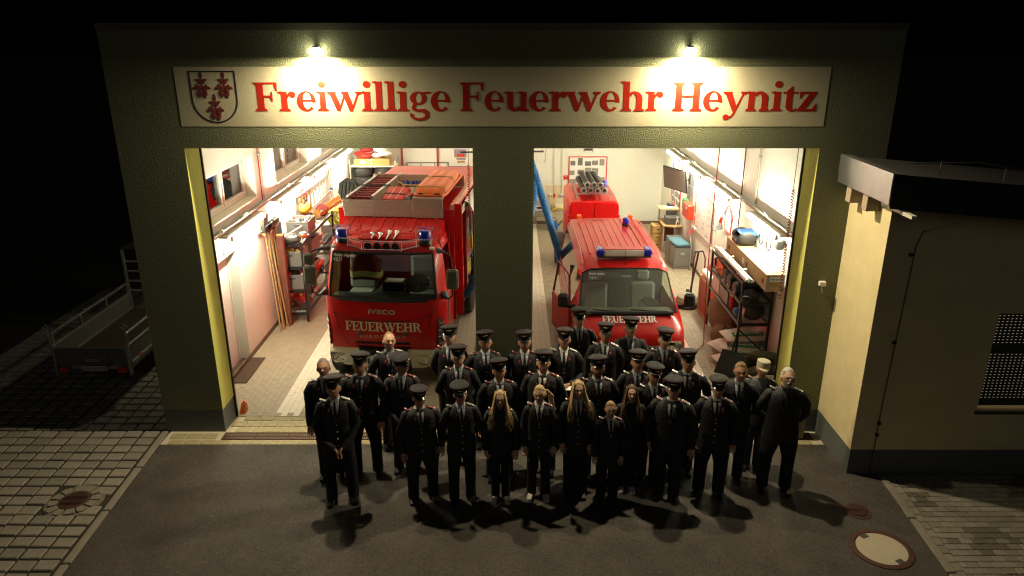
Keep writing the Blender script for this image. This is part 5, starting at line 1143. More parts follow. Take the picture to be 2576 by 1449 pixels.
poster('noticeboard', 'white noticeboard full of photos with a red frame behind the pump trailer', 2.36, 12.84, 1.37, 1.14, 1.50, [M_paper] + M_photo, 'noticeboard', cells=cells, frame=M_redp)
poster('wall_clock', 'small grey digital clock above the noticeboard', 2.36, 12.84, 2.34, .30, .12, [M_grey, M_ink, M_paper], 'clock', cells=[(-.12, .12, -.01, .045, 1, 'digits'), (-.12, .12, -.05, -.02, 2, 'strip')])
misc('motion_sensor', 'small white motion sensor over the wash corner', 'sensor', (1.05, 12.84, 2.0), [('dome', M_pvc, 'ell', (0, -.03, 0), (.05, .04, .03), 12, 8), ('duct', M_pvc, 'cyl', (0, -.012, .02), (0, -.012, .5), .01)])

# ------------------------------------------------------------------ right wall
cells = []
for i in range(4):
    for j in range(6): u = -.5 + i * .26 + random.uniform(-.02, .02); v = -.66 + j * .22 + random.uniform(-.02, .02); cells.append((u, u + .2, v, v + .16, random.randrange(1, 4), 'photo'))
poster('photo_board', 'photo covered board with red frame edge over the desk', 4.70, 10.75, 1.78, 1.1, 1.35, [M_paper] + M_photo, 'noticeboard', 'x', cells=cells, frame=M_redp)
t = thing('television', 'black flat television on a swing arm facing the whiteboard wall corner', 'television', (4.70, 9.35, 2.12))
b = MB(); b.cb(-.04, .0, -.50, .50, -.30, .30, .01); b.build('case', M_black, t); b2 = MB(); b2.bx(-.046, -.041, -.47, .47, -.27, .27); b2.build('screen', mat('grey dead screen', (.16, .15, .13), .25), t)
for nm in ('case', 'screen'): pass
for ch in t.children: ch.location = (-.36, 0, 0); ch.rotation_euler = (0, R(-8), R(24))
b = MB(); b.tube([(0, -.1, 0), (-.18, -.2, 0), (-.32, 0, 0)], .022, 6); b.build('arm', M_black, t); part(t, 'wall_plate', M_black, 'cb', -.02, 0, -.16, -.04, -.12, .12, .005)
poster('photo_poster', 'tall grey photo poster beside the television', 4.70, 9.1, 1.93, .75, .85, [M_grey] + M_photo, axis='x', cells=[(-.33, -.05, .1, .36, 2, 'photo'), (.02, .32, .08, .36, 1, 'photo'), (-.3, -.02, -.2, .05, 1, 'photo'), (.0, .3, -.3, .02, 2, 'photo')])
misc('first_aid_box', 'bright red box mounted under the grey poster', 'box', (4.70, 8.75, 1.42), [('case', mat('bright red case', (.70, .05, .015), .4), 'cb', -.20, 0, -.28, .28, -.20, .18, .02), ('lid_line', M_darkred, 'cb', -.203, -.2, -.28, .28, .02, .03, .001), ('cross', M_paper, 'cb', -.204, -.2, -.2, -.1, .06, .12, .001)])
misc('first_aid_box', 'green box mounted next to the bright red box', 'box', (4.70, 9.3, 1.45), [('case', M_green, 'cb', -.12, 0, -.14, .14, -.14, .14, .02), ('label', M_paper, 'cb', -.123, -.12, -.05, .05, -.05, .05, .001)])
t = thing('whiteboard', 'large white magnetic board covered in small handwriting', 'whiteboard', (4.70, 7.52, 1.55))
part(t, 'panel', mat('whiteboard enamel', (.83, .82, .78), .25), 'bx', -.02, 0, -.93, .93, -.48, .48, smooth=False)
for a in ((-.03, 0, -.95, .95, .48, .5), (-.03, 0, -.95, .95, -.5, -.48), (-.03, 0, -.95, -.93, -.48, .48), (-.03, 0, .93, .95, -.48, .48)): part(t, 'frame', M_alu, 'bx', *a, smooth=False)
b = MB()
for i in range(70):
    y = random.choice([-.85, -.5, -.1, .2, .45]) + random.uniform(-.03, .03); z = random.uniform(-.42, .42); L = random.uniform(.06, .28)
    b.bx(-.0215, -.0203, y, min(y + L, .9), z, z + .006)
b.build('handwriting', M_ink, t, False, kind='stuff')
for k, (y, z, h) in enumerate([(.82, .32, .12), (.84, .05, .3), (.84, -.3, .2), (-.85, .2, .4), (-.86, -.25, .4)]): part(t, 'magnet_sheet', M_photo[k % 3] if k != 2 else M_redp, 'bx', -.024, -.0205, y - .05, y + .05, z - h / 2, z + h / 2, smooth=False)
misc('power_plug', 'red industrial plug and socket under the whiteboard edge', 'socket', (4.70, 8.35, 1.04), [('box', M_grey, 'cb', -.08, 0, -.06, .06, -.04, .06, .01), ('plug', M_redp, 'cyl', (-.05, 0, -.02), (-.12, -.04, -.14), .04), ('switch', M_cream, 'cb', -.06, 0, -.2, -.12, -.03, .05, .008)])
misc('wall_switch', 'small grey socket box under the whiteboard corner', 'socket', (4.70, 6.55, .98), [('box', M_pvc, 'cb', -.06, 0, -.06, .06, -.06, .06, .01), ('flap', M_grey, 'cb', -.066, -.06, -.04, .04, -.04, .03, .003)])
t = thing('key_board', 'house shaped key board with red roof edge on the white wall', 'key board', (4.70, 5.5, 1.72))
b = MB(); b.prism([(-.24, 0), (.24, 0), (.24, .38), (0, .60), (-.24, .38)], -.02, 0, 'yz'); b.build('panel', M_paper, t, False)
b = MB(); b.tube([(-.02, -.30, .33), (-.02, 0, .60), (-.02, .30, .33)], .028, 6); b.build('roof_edge', M_redp, t); b = MB(); b.tube([(-.02, -.24, .36), (-.02, -.24, 0), (-.02, .24, 0), (-.02, .24, .36)], .014, 6); b.build('frame', M_redp, t)
for i in range(6): part(t, 'key', M_galv, 'cb', -.03, -.02, -.16 + i * .06, -.14 + i * .06, .10 + .12 * (i % 2), .2 + .12 * (i % 2), .003)
misc('red_megaphone', 'red and grey megaphone hung on the key board edge', 'megaphone', (4.60, 5.75, 1.85), [('bell', M_grey, 'tube', [(0, .12, -.14), (0, .05, 0)], [.09, .04], 14), ('body', M_redp, 'tube', [(0, .05, 0), (0, -.05, .14)], [.04, .03], 12)])
# long plywood crate on the right shelf
rack('storage_rack', 'black steel shelf under the long plywood crate', 4.08, 4.66, 2.30, 4.40, 1.64, (.86, 1.26, 1.64))
pbx = thing('plywood_crate', 'long plywood crate marked TENT-30-01-03 on top of the black shelf', 'crate', (4.47, 1.80, 1.645))
part(pbx, 'carcass', M_ply, 'cb', -.155, .155, .0, 2.45, 0, .285, .004); part(pbx, 'lid', M_ply, 'cb', -.162, .162, -.008, 2.458, .286, .305, .003)
for x in (-.135, .135): part(pbx, 'corner_iron', M_galv, 'cb', x - .018, x + .018, -.006, .0, 0, .285, .001)
part(pbx, 'label', M_paper, 'bx', -.10, .115, -.004, -.0015, .18, .265, smooth=False); rtext(pbx, 'TENT-30-01-03', .038, M_ink, (.01, -.0055, .205), (R(90), 0, 0), 'label_text', total=.19, bold=.001)
b = MB(); b.bx(.075, .105, -.0075, -.0045, .246, .254); b.bx(.086, .094, -.0078, -.0046, .238, .262); b.build('red_cross', M_redp, pbx, False)
part(pbx, 'grip_recess', M_card, 'cb', -.10, .11, -.003, -.001, .09, .16, .0005)
for y in (.18, 1.1, 2.25): part(pbx, 'stencil', M_darkred, 'cb', -.157, -.1555, y - .05, y + .05, .1, .18, .0004)
part(pbx, 'side_label', M_paper, 'cb', -.158, -.1555, 1.25, 1.38, .1, .2, .0004)
t = thing('booster_seat', 'black child booster seat with blue pad on the plywood crate', 'child seat', (4.47, 3.72, 1.95))
b = MB(); b.cb(-.18, .2, -.20, .20, 0, .14, .05); b.build('seat', M_black, t)
for s in (-1, 1): part(t, 'armrest', M_black, 'ell', (.0, s * .21, .16), (.17, .05, .12), 12, 8)
for s in (-1, 1): part(t, 'side_stripe', M_redp, 'cb', -.183, -.178, s * .10 - .012, s * .10 + .012, .02, .12, .002)
b = MB(); b.cb(-.10, .22, -.22, .22, .20, .25, .02); b.build('blue_pad', M_blue, t)
t = thing('cable_rack', 'wall rack of black cable loops over the plywood crate', 'rack', (4.70, 2.75, 2.42))
part(t, 'board', M_paper, 'bx', -.03, 0, -.55, .6, -.06, .06, smooth=False)
for y, m in ((.55, M_redp), (.2, M_orange), (-.1, M_orange)): part(t, 'clip', m, 'cb', -.05, -.03, y - .03, y + .03, -.06, .06, .004)
for y in (.42, .0): b = MB(); b.tube([(-.08, y + .11 * math.sin(a), -.20 + .12 * math.cos(a)) for a in [2 * math.pi * i / 20 for i in range(20)]], .013, 6, closed=True); b.tube([(-.08, y, -.08), (-.05, y, .05)], .012, 6); b.build('loop', M_black, t)
part(t, 'adapter', M_dgrey, 'cb', -.16, -.03, -.62, -.45, -.14, .04, .02)
t = thing('tent_poles', 'bundle of silver tent poles strapped on the shelf beside the crate', 'poles', (4.18, 2.2, 1.665))
for k in range(7): b = MB(); x = -.06 + (k % 4) * .04; z = .02 + (k // 4) * .038; b.tube([(x, random.uniform(-.05, .05), z), (x + random.uniform(-.01, .01), 1.1, z + .01), (x, 2.1 + random.uniform(-.1, .05), z)], .017, 8); b.build('pole', M_alu, t)
for y in (.5, 1.3): b = MB(); b.tube([(-.085, y, .0), (-.085, y, .09), (.09, y + .02, .09), (.09, y + .02, .0)], .012, 6); b.build('strap', M_paper, t)
for k, (y, r_) in enumerate([(2.62, .145), (3.0, .16), (3.30, .15)]):
    misc('rolled_bag', ['round black bag nearest the snow shovel on the shelf', 'middle round black bag on the shelf', 'round black bag beside the orange crate on the shelf'][k], 'bag', (4.10, y, 1.26 + r_), [('roll', M_black, 'tube', [(-.05, 0, 0), (.0, .0, 0), (.4, .08, 0), (.45, .09, 0)], [r_ * .9, r_, r_, r_ * .8], 20), ('end_disc', mat('dark brown leather', (.035, .022, .02), .6), 'tube', [(-.056, 0, 0), (-.062, 0, 0)], [r_ * .86, r_ * .84], 20), ('tag', M_paper, 'cb', -.068, -.062, .0, .03, -.08, -.05, .001)])
crate(4.14, 4.5, 3.75, 4.2, 1.26, .22, 'orange slatted crate on the shelf behind the round bags', M_orange, [M_green, M_card])
crate(4.12, 4.5, 3.2, 3.75, .86, .26, 'grey plastic crate on the middle deck under the round bags', M_crate, [M_paper, M_green, M_redp])
crate(4.12, 4.5, 3.82, 4.3, .86, .30, 'white plastic crate on the middle deck by the red frame', mat('white plastic', (.7, .69, .66), .5), [M_redp, M_green])
misc('fire_extinguisher', 'small red extinguisher with yellow cap on the middle deck', 'extinguisher', (4.17, 3.05, .86), [('bottle', M_redp, 'lathe', [(0, 0), (.05, 0), (.05, .2), (.025, .26), (0, .26)]), ('cap', M_yel, 'cb', -.05, .05, -.05, .05, .24, .3, .02)])
misc('black_bag', 'black equipment bag on the lowest shelf deck by the snow shovel', 'bag', (4.40, 2.62, .86), [('body', M_black, 'ell', (0, 0, .17), (.22, .32, .2), 16, 10), ('buckle', M_galv, 'cb', -.2, -.18, -.1, -.02, .18, .24, .005), ('strap', M_dgrey, 'tube', [(-.2, -.2, .1), (-.1, -.05, .38), (-.15, .2, .2)], .015, 6)])
for k, (x, y, z, m_, r_, lab) in enumerate([(4.50, 3.35, 1.26, M_black, (.14, .2, .12), 'black pouch pushed back between the round bags'), (4.30, 2.42, 1.26, M_dgrey, (.16, .1, .1), 'dark grey pouch at the shelf end above the snow shovel'), (4.50, 3.0, .86, M_olive, (.12, .22, .13), 'olive pouch behind the small extinguisher'), (4.25, 4.32, 1.26, M_black, (.12, .08, .12), 'black pouch beside the orange slatted crate'), (4.16, 2.62, .86, M_blue, (.08, .1, .09), 'small blue pouch on the lowest deck near the extinguisher')]):
    misc('pouch', lab, 'pouch', (x, y, z), [('body', m_, 'ell', (0, 0, r_[2]), r_, 14, 8), ('flap', m_, 'ell', (-.02, 0, r_[2] * 1.5), (r_[0] * .9, r_[1] * .9, r_[2] * .55), 12, 6), ('buckle', M_galv, 'cb', -r_[0] - .01, -r_[0] + .01, -.02, .02, r_[2], r_[2] + .05, .004)])
b = MB(); b.tube([(4.12 + .12 * math.sin(i * .6) * .3, 2.5 + i * .09, 1.30 + .10 * abs(math.sin(i * .55))) for i in range(20)], .012, 6); tag(b.build('black_cable', M_black), 'black cable draped along the shelf deck under the tent poles', 'cable')
# canvas, bags, mats on the floor
def lumpy(b, c, r, n=22, m=12, amp=.06, seed=0, rz=0):
    rings = []
    for i in range(m + 1):
        t = math.pi * i / m; q = max(math.sin(t), .03)
        ring = []
        for k in range(n):
            a = 2 * math.pi * k / n; w = 1 + amp * math.sin(3 * a + seed + 2.3 * t) + amp * .7 * math.sin(7 * a - seed * 2 + 5 * t)
            ring.append((r[0] * q * math.cos(a) * w, r[1] * q * math.sin(a) * w, -r[2] * math.cos(t) * (1 + amp * math.sin(4 * a + seed))))
        rings.append(ring)
    k0 = b.mark(); b.loft(rings); b.tr(k0, Matrix.Translation(c) @ Matrix.Rotation(R(rz), 4, 'Z')); return b
t = thing('canvas_bundle', 'large brown canvas tent bundle leaning under the shelf', 'bundle', (4.30, 3.85, 0)); b = MB(); lumpy(b, (0, 0, .40), (.30, .62, .42), amp=.07, seed=1); b.build('canvas', M_canvas, t); b = MB(); b.tube([(-.22, -.3, .1), (-.26, -.25, .4), (-.05, -.2, .74), (.2, -.2, .5)], .014, 6); b.build('rope', M_wood, t)
t = thing('canvas_bundle', 'smaller brown canvas roll slumped before the big bundle', 'bundle', (4.16, 3.28, 0)); b = MB(); lumpy(b, (0, 0, .21), (.27, .30, .23), amp=.09, seed=4); b.build('canvas', M_canvas, t); part(t, 'strap', M_dgrey, 'tube', [(-.2, 0, .1), (0, -.02, .35), (.2, 0, .1)], .012, 6)
t = thing('framed_panel', 'wooden frame with upright red slats standing beside the shelf', 'panel', (4.12, 4.85, 0))
for a in ((-.03, .03, -.36, .36, .0, .05), (-.03, .03, -.36, .36, .79, .84), (-.03, .03, -.36, -.31, .05, .79), (-.03, .03, .31, .36, .05, .79)): part(t, 'frame_bar', M_wood, 'cb', *a, .005)
for i in range(8): part(t, 'slat', mat('red brown slat', (.32, .08, .05), .6), 'cb', -.02, .02, -.30 + i * .076, -.235 + i * .076, .05, .79, .004)
misc('white_roll', 'white rolled sheet lying on the red slatted frame', 'roll', (4.18, 4.8, .84), [('roll', M_paper, 'tube', [(0, -.35, .07), (0, .35, .07)], .075, 14), ('core', M_card, 'cyl', (0, -.36, .07), (0, -.352, .07), .03)])
t = thing('floor_polisher', 'round olive grey floor polisher standing near the van mirror', 'polisher', (3.92, 5.45, 0))
part(t, 'brush_disc', M_black, 'lathe', [(0, .02), (.26, .0), (.27, .04), (.2, .09), (0, .09)], (0, 0, 0), 28); part(t, 'housing', mat('olive grey plastic', (.24, .22, .15), .45), 'lathe', [(0, .09), (.24, .09), (.26, .15), (.22, .24), (.12, .29), (0, .30)], (0, 0, 0), 28); part(t, 'plate', M_paper, 'cb', -.08, .08, -.12, .0, .275, .29, .004); part(t, 'button', M_redp, 'ell', (-.1, -.08, .25), (.05, .03, .02), 10, 6)
b = MB(); b.tube([(.1, .2, .2), (.22, .38, .75), (.28, .42, 1.15)], .022, 8); b.tube([(.18, .40, 1.15), (.38, .44, 1.15)], .02, 8); b.build('handle', M_black, t)
t = thing('sack_barrow', 'sack barrow with bent handle loop beside the red oval shield', 'barrow', (4.25, 5.95, 0))
b = MB(); b.tube([(-.12, 0, 0), (-.12, .02, .95), (-.08, .03, 1.12), (.08, .03, 1.12), (.14, .02, .95), (.14, 0, 0)], .018, 8); b.build('frame', M_darkred, t); part(t, 'toe_plate', M_blacksteel, 'cb', -.18, .2, -.16, .02, 0, .02, .004)
for s in (-1, 1): part(t, 'wheel', M_tyre, 'lathe', [(.02, -.02), (.1, -.02), (.1, .02), (.02, .02)], (s * .18, .08, .1), 16, 'x')
t = thing('red_shield', 'red oval board leaning on the wall before the barrow', 'board', (4.45, 5.55, .0)); b = MB(); b.prism([(.26 * math.cos(a), .62 + .50 * math.sin(a)) for a in [2 * math.pi * i / 28 for i in range(28)]], -.02, .02, 'yz'); b.rot(0, (0, 0, 0), 0, 10, 28); b.build('board', mat('orange red board', (.62, .07, .03), .5), t)
b = MB(); b.prism([(-.1, .75), (.1, .85), (.12, .80), (-.08, .70)], -.026, -.021, 'yz'); b.rot(0, (0, 0, 0), 0, 10, 28); b.build('mark', M_paper, t, False); part(t, 'foot', M_blacksteel, 'cb', -.12, .12, -.1, .1, 0, .14, .01)
M_bag = mat('white bag film', (.62, .62, .54), .45, bump=.4, bsc=14)
for k, (x, y, z, rz, lab) in enumerate([(4.16, 2.42, 0, 14, 'bottom white binder bag with wrinkled corner'), (4.30, 2.60, .17, -8, 'white binder bag with green band in the middle of the stack'), (4.36, 2.74, .34, 6, 'topmost white binder bag with green band'), (4.02, 2.78, .10, 24, 'small white bag printed EX HART beside the binder bags')]):
    t = thing('binder_bag', lab, 'bag', (x, y, z), R(rz)); b = MB(); w = .40 if k < 3 else .22
    rings = []
    for i in range(9):
        u = -1 + 2 * i / 8; h = .095 * (1 - abs(u) ** 4) + .012
        rings.append([(u * w, .27 * math.cos(a) * (1 - .08 * abs(u)), .10 + h * math.sin(a) * (1 + .12 * math.sin(4 * a + i))) for a in [2 * math.pi * q / 16 for q in range(16)]])
    b.loft(rings); b.build('sack', M_bag, t)
    if k < 3:
        b = MB(); b.add([(u, -.215, .178) for u in (-.30, .30)] + [(.30, -.10, .212), (-.30, -.10, .212)], [(0, 1, 2, 3)]); b.build('green_band', M_green, t, False); rtext(t, 'Ölbindemittel', .085, M_paper, (0, -.125, .214), (R(-16), 0, R(180)), 'print', total=.52, bold=.002)
    else: rtext(t, 'EX hart', .07, M_ink, (0, -.12, .208), (R(-12), 0, R(180)), 'print', total=.26, bold=.002)
for k, (x, y, z, rx_, lab) in enumerate([(4.42, 2.15, .22, 30, 'olive rolled sleeping mat leaning on the binder bags'), (4.50, 1.90, .36, -25, 'short olive roll lying crossways on top'), (4.42, 1.75, .14, 10, 'dark olive bundle on the floor by the gate edge')]):
    t = thing('olive_roll', lab, 'roll', (x, y, z)); b = MB(); r_ = (.12, .11, .14)[k]
    b.tube([(-.30, 0, 0), (-.27, 0, 0), (-.1, .01, .01), (.1, -.01, .01), (.2, 0, 0), (.23, 0, 0)], [r_ * .7, r_ * .95, r_, r_ * 1.02, r_ * .95, r_ * .6], 16); b.rot(0, (0, 0, 0), 0, -12, (24, -38, 6)[k]); b.build('roll', M_olive, t); b = MB(); b.lathe([(r_ + .004, -.02), (r_ + .008, 0), (r_ + .004, .02)], (0, 0, 0), 16, 'x'); b.rot(0, (0, 0, 0), 0, -12, (24, -38, 6)[k]); b.build('strap', M_dgrey, t)
t = thing('snow_shovel', 'black snow shovel leaning on the shelf post', 'shovel', (3.86, 2.0, 0))
rings = []
for i in range(6):
    u = i / 5; z = .02 + .44 * u; y = -.12 + .10 * u + .06 * (u - .5) ** 2
    rings.append([(-.22, y - .04, z), (-.12, y, z), (.0, y + .012, z), (.12, y, z), (.22, y - .04, z), (.22, y - .032, z + .004), (0, y + .02, z + .004), (-.22, y - .032, z + .004)])
b = MB(); b.loft(rings); bl = b.build('blade', mat('dark shovel blade', (.055, .06, .055), .4), t); bl.rotation_euler = (0, R(14), R(-20))
b = MB(); b.tube([(.06, .0, .40), (.14, .03, .8), (.2, .05, 1.15), (.22, .06, 1.32)], .017, 8); b.build('handle', M_black, t); b = MB(); b.tube([(.19, .05, 1.05), (.215, .055, 1.25)], .021, 8); b.build('sleeve', M_alu, t)
b = MB(); b.tube([(.22, .06, 1.32), (.15, .06, 1.38), (.17, .07, 1.46), (.30, .07, 1.46), (.30, .06, 1.37), (.22, .06, 1.32)], .013, 6); b.build('grip', M_black, t)
misc('white_tub', 'pale round tub on the floor by the gate edge', 'tub', (4.40, 1.25, 0), [('bowl', M_cream, 'lathe', [(0, .0), (.16, .0), (.21, .22), (.22, .24), (.2, .24), (.14, .03), (0, .03)]), ('handle', M_galv, 'tube', [(-.21, 0, .2), (-.16, -.12, .12), (0, -.2, .06), (.16, -.12, .12), (.21, 0, .2)], .006, 6)])
# desk corner
t = thing('corner_desk', 'wooden corner desk with raised shelf in the far corner', 'desk', (4.42, 10.05, 0))
b = MB(); b.prism([(-.25, -.35), (-.1, -.45), (.1, -.48), (.27, -.45), (.27, .5), (-.25, .5)], .73, .76, 'xy'); b.build('desktop', M_wood, t, False); part(t, 'upper_shelf', M_wood, 'cb', -.27, .27, .1, .6, 1.08, 1.11, .004)
for x, y in ((-.22, -.3), (.22, -.3), (-.22, .45), (.22, .45)): part(t, 'leg', M_grey, 'cb', x - .02, x + .02, y - .02, y + .02, 0, 1.08 if y > 0 else .73, .003)
part(t, 'back_panel', mat('mahogany panel', (.30, .11, .04), .6), 'cb', -.2, .2, .40, .42, .1, .7, .004)
misc('printer', 'dark grey printer with raised paper tray on the desk', 'printer', (4.45, 9.98, .76), [('body', M_dgrey, 'cb', -.19, .19, -.2, .16, 0, .2, .02), ('tray', M_dgrey, 'cb', -.15, .15, .1, .13, .18, .34, .008), ('panel', M_black, 'cb', -.05, .1, -.1, .0, .2, .205, .002)])
misc('spray_bottle', 'white spray bottle on the desk edge', 'bottle', (4.55, 9.68, .76), [('flask', M_paper, 'lathe', [(0, 0), (.045, 0), (.045, .13), (.02, .17), (.018, .2), (0, .2)]), ('trigger', M_paper, 'cb', -.045, .02, -.015, .015, .2, .25, .006), ('label', M_ink, 'cb', -.02, .02, -.048, -.045, .04, .1, .001)])
misc('paper_stack', 'white paper sheets on the raised desk shelf', 'papers', (4.42, 10.35, 1.11), [('sheets', M_paper, 'cb', -.14, .14, -.1, .1, 0, .012, .002), ('top_sheet', M_paper, 'cb', -.1, .16, -.12, .06, .0125, .015, .0005)])
misc('telephone', 'black telephone on the raised desk shelf', 'telephone', (4.52, 10.55, 1.11), [('base', M_black, 'cb', -.1, .1, -.1, .1, 0, .06, .015), ('handset', M_dgrey, 'cb', -.08, -.03, -.11, .11, .06, .1, .015)])
for k in range(3): misc('drawer_box', ['lowest beige drawer box beside the desk', 'middle beige drawer box beside the desk', 'top beige drawer box beside the desk'][k], 'box', (4.10, 10.25, .002 + k * .22), [('box', M_card, 'cb', -.14, .14, -.2, .2, 0, .21, .006), ('handle', M_black, 'cb', -.03, .03, -.207, -.2, .09, .12, .003)])
crate(3.75, 3.98, 10.3, 10.6, 0, .2, 'small blue basket of bottles on the floor by the drawer boxes', M_blue, [M_paper, M_blue], cat='basket', name='blue_basket')
for k, y in enumerate((8.15, 8.75)):
    misc('metal_chest', ['grey metal chest with tube handle towards the whiteboard', 'grey metal chest nearest the desk'][k], 'chest', (4.40, y + .28, 0), [('body', M_crate, 'cb', -.22, .22, -.27, .27, .06, .56, .01), ('lid', M_dgrey, 'cb', -.225, .225, -.275, .275, .56, .60, .008), ('catch', M_galv, 'cb', -.05, .05, -.29, -.27, .34, .42, .006), ('foot', M_galv, 'cb', -.2, .2, -.25, .25, 0, .06, .004)])
misc('blue_cushion', 'flat blue grey cushion lying on the metal chests', 'cushion', (4.33, 8.55, .60), [('pad', mat('blue grey cloth', (.07, .17, .22), .9), 'cb', -.18, .2, -.42, .30, 0, .07, .03), ('tie', M_ink, 'cyl', (-.18, -.2, .03), (-.25, -.22, .0), .006)], R(8))
b = MB(); t = thing('tube_frame', 'bent metal tube frame standing beside the blue cushion', 'frame', (4.58, 8.2, 0)); b.tube([(0, -.12, 0), (0, -.12, .6), (-.02, -.05, .78), (.03, .15, .80), (.05, .25, .62), (.05, .25, 0)], .014, 8); b.build('tube', M_tray, t); part(t, 'foot', M_black, 'cb', -.03, .03, -.15, -.09, 0, .02, .004)
misc('wall_control', 'small white control box on the facade beside the gate', 'control box', (4.45, 0, 2.42), [('box', M_pvc, 'cb', -.045, .045, -.06, 0, -.03, .04, .006), ('cable', M_pvc, 'tube', [(0, -.02, -.03), (.01, -.02, -.1), (.03, -.01, -.14)], .005, 6)])
# ------------------------------------------------------------------ people
M_uni = mat('black navy uniform cloth', (.021, .022, .026), .7, var=.35, vsc=9, bump=.55, bsc=15, spec=.35)
M_trs = mat('black trouser cloth', (.017, .017, .020), .8, bump=.5, bsc=13, spec=.3)
M_greyj = mat('dark grey jacket cloth', (.055, .058, .065), .9, bump=.15, bsc=50)
M_jean = mat('dark blue jeans', (.06, .075, .10), .9, bump=.15, bsc=70)
M_shirt = mat('pale blue shirt', (.40, .45, .50), .8)
M_shirtw = mat('white shirt', (.68, .68, .66), .8)
M_tie = mat('black tie', (.01, .01, .012), .6)
M_cap = mat('black cap cloth', (.013, .013, .015), .8, spec=.3)
M_visor = mat('gloss black visor', (.008, .008, .009), .22, coat=.2)
M_gold = mat('gold emblem', (.75, .60, .30), .35, metal=.7)
M_silv = mat('silver cord', (.75, .74, .70), .35, metal=.5)
M_maroon = mat('maroon felt', (.06, .004, .008), .8)
M_redf = mat('red felt', (.20, .010, .018), .8)
M_shoe = mat('polished black shoe', (.012, .012, .012), .2)
M_snk = mat('pale sneaker', (.55, .53, .48), .6)
M_eyew = mat('eye white', (.36, .33, .30), .4); M_eyed = mat('eye dark', (.015, .012, .01), .2)
M_glassf = mat('spectacle frame', (.02, .02, .02), .3)
M_specs = glass('spectacle glass', (.95, .95, .95), .04)
SKINS = [mat('skin tone %d' % i, c, .55, var=.12, vsc=40, spec=.4) for i, c in enumerate([(.56, .32, .21), (.50, .27, .17), (.62, .38, .27)])]
LIP = mat('lips', (.26, .08, .065), .5)
def hairmat(n, c): return mat('hair ' + n, c, .55, var=.4, vsc=60, bump=.5, bsc=120)
HAIR = {'dark': hairmat('dark', (.035, .022, .014)), 'brown': hairmat('brown', (.11, .06, .03)), 'blond': hairmat('blond', (.56, .39, .18)), 'grey': hairmat('grey', (.34, .31, .27)), 'white': hairmat('white', (.66, .64, .58)), 'red': hairmat('red', (.25, .09, .03)), 'fair': hairmat('fair', (.34, .22, .10))}
def sgn(v): return 1 if v > 0 else -1
def headpt(az, el, k=1.0):
    ce, se = math.cos(el), math.sin(el); x = .076 * ce * math.sin(az); y = -.094 * ce * math.cos(az); z = .118 * se
    if z < 0:
        q = -z / .118; x *= 1 - .26 * q ** 1.4
        if y > 0: y *= 1 - .45 * q
        else: y *= 1 - .03 * q
    if y < 0:
        y *= .95
        for ex in (-.031, .031): y += .008 * math.exp(-((x - ex) / .016) ** 2 - ((z - .006) / .011) ** 2)
        y -= .006 * math.exp(-(x / .04) ** 2 - ((z - .026) / .010) ** 2)
        y -= .006 * math.exp(-(x / .02) ** 2 - ((z + .10) / .014) ** 2)
        y += .004 * math.exp(-(x / .03) ** 2 - ((z + .085) / .008) ** 2)
    return Vector((x * k, y * k, z * k))
AZ = [R(a) for a in (-180, -158, -136, -114, -96, -80, -66, -54, -44, -35, -27, -20, -13, -6.5, 0, 6.5, 13, 20, 27, 35, 44, 54, 66, 80, 96, 114, 136, 158)]
def build_head(b, M, full=1.0, smile=0):
    b.m = 0; k0 = b.mark(); els = [R(e) for e in (-89, -72, -60, -52, -44, -37, -30, -24, -18, -12, -6, 0, 6, 12, 18, 26, 36, 48, 62, 76, 89)]
    b.loft([[headpt(a, e) for a in AZ] for e in els])
    # nose
    b.loft([[(-.006, -.086, .022), (.006, -.086, .022), (.006, -.08, .022), (-.006, -.08, .022)], [(-.008, -.098, .0), (.008, -.098, .0), (.011, -.082, .0), (-.011, -.082, .0)], [(-.013, -.110, -.020), (.013, -.110, -.020), (.018, -.083, -.020), (-.018, -.083, -.020)], [(-.010, -.100, -.031), (.010, -.100, -.031), (.015, -.084, -.031), (-.015, -.084, -.031)]])
    for s in (-1, 1): b.ell((s * .078, .008, -.008), (.011, .020, .032), 10, 8)          # ears
    b.m = 1
    for s in (-1, 1): b.ell((s * .031, -.0745, .006), (.0105, .009, .0038), 10, 6)
    b.m = 2
    for s in (-1, 1):
        b.ell((s * .031, -.0835, .006), (.0065, .0045, .0055), 8, 6); b.tube([(s * .015, -.093, .0215), (s * .03, -.093, .0255), (s * .048, -.083, .020)], [.0025, .0045, .002], 5); b.tube([(s * .018, -.085, .009), (s * .031, -.087, .0125), (s * .044, -.081, .008)], .002, 5)
    b.m = 3; b.tube([(-.024, -.078, -.055 + .004 * smile), (-.012, -.0895, -.0565), (0, -.0915, -.055), (.012, -.0895, -.0565), (.024, -.078, -.055 + .004 * smile)], [.003, .0055, .006, .0055, .003], 6); b.tube([(-.018, -.084, -.062), (0, -.091, -.0655), (.018, -.084, -.062)], [.003, .0065, .003], 6)
    b.tr(k0, M)
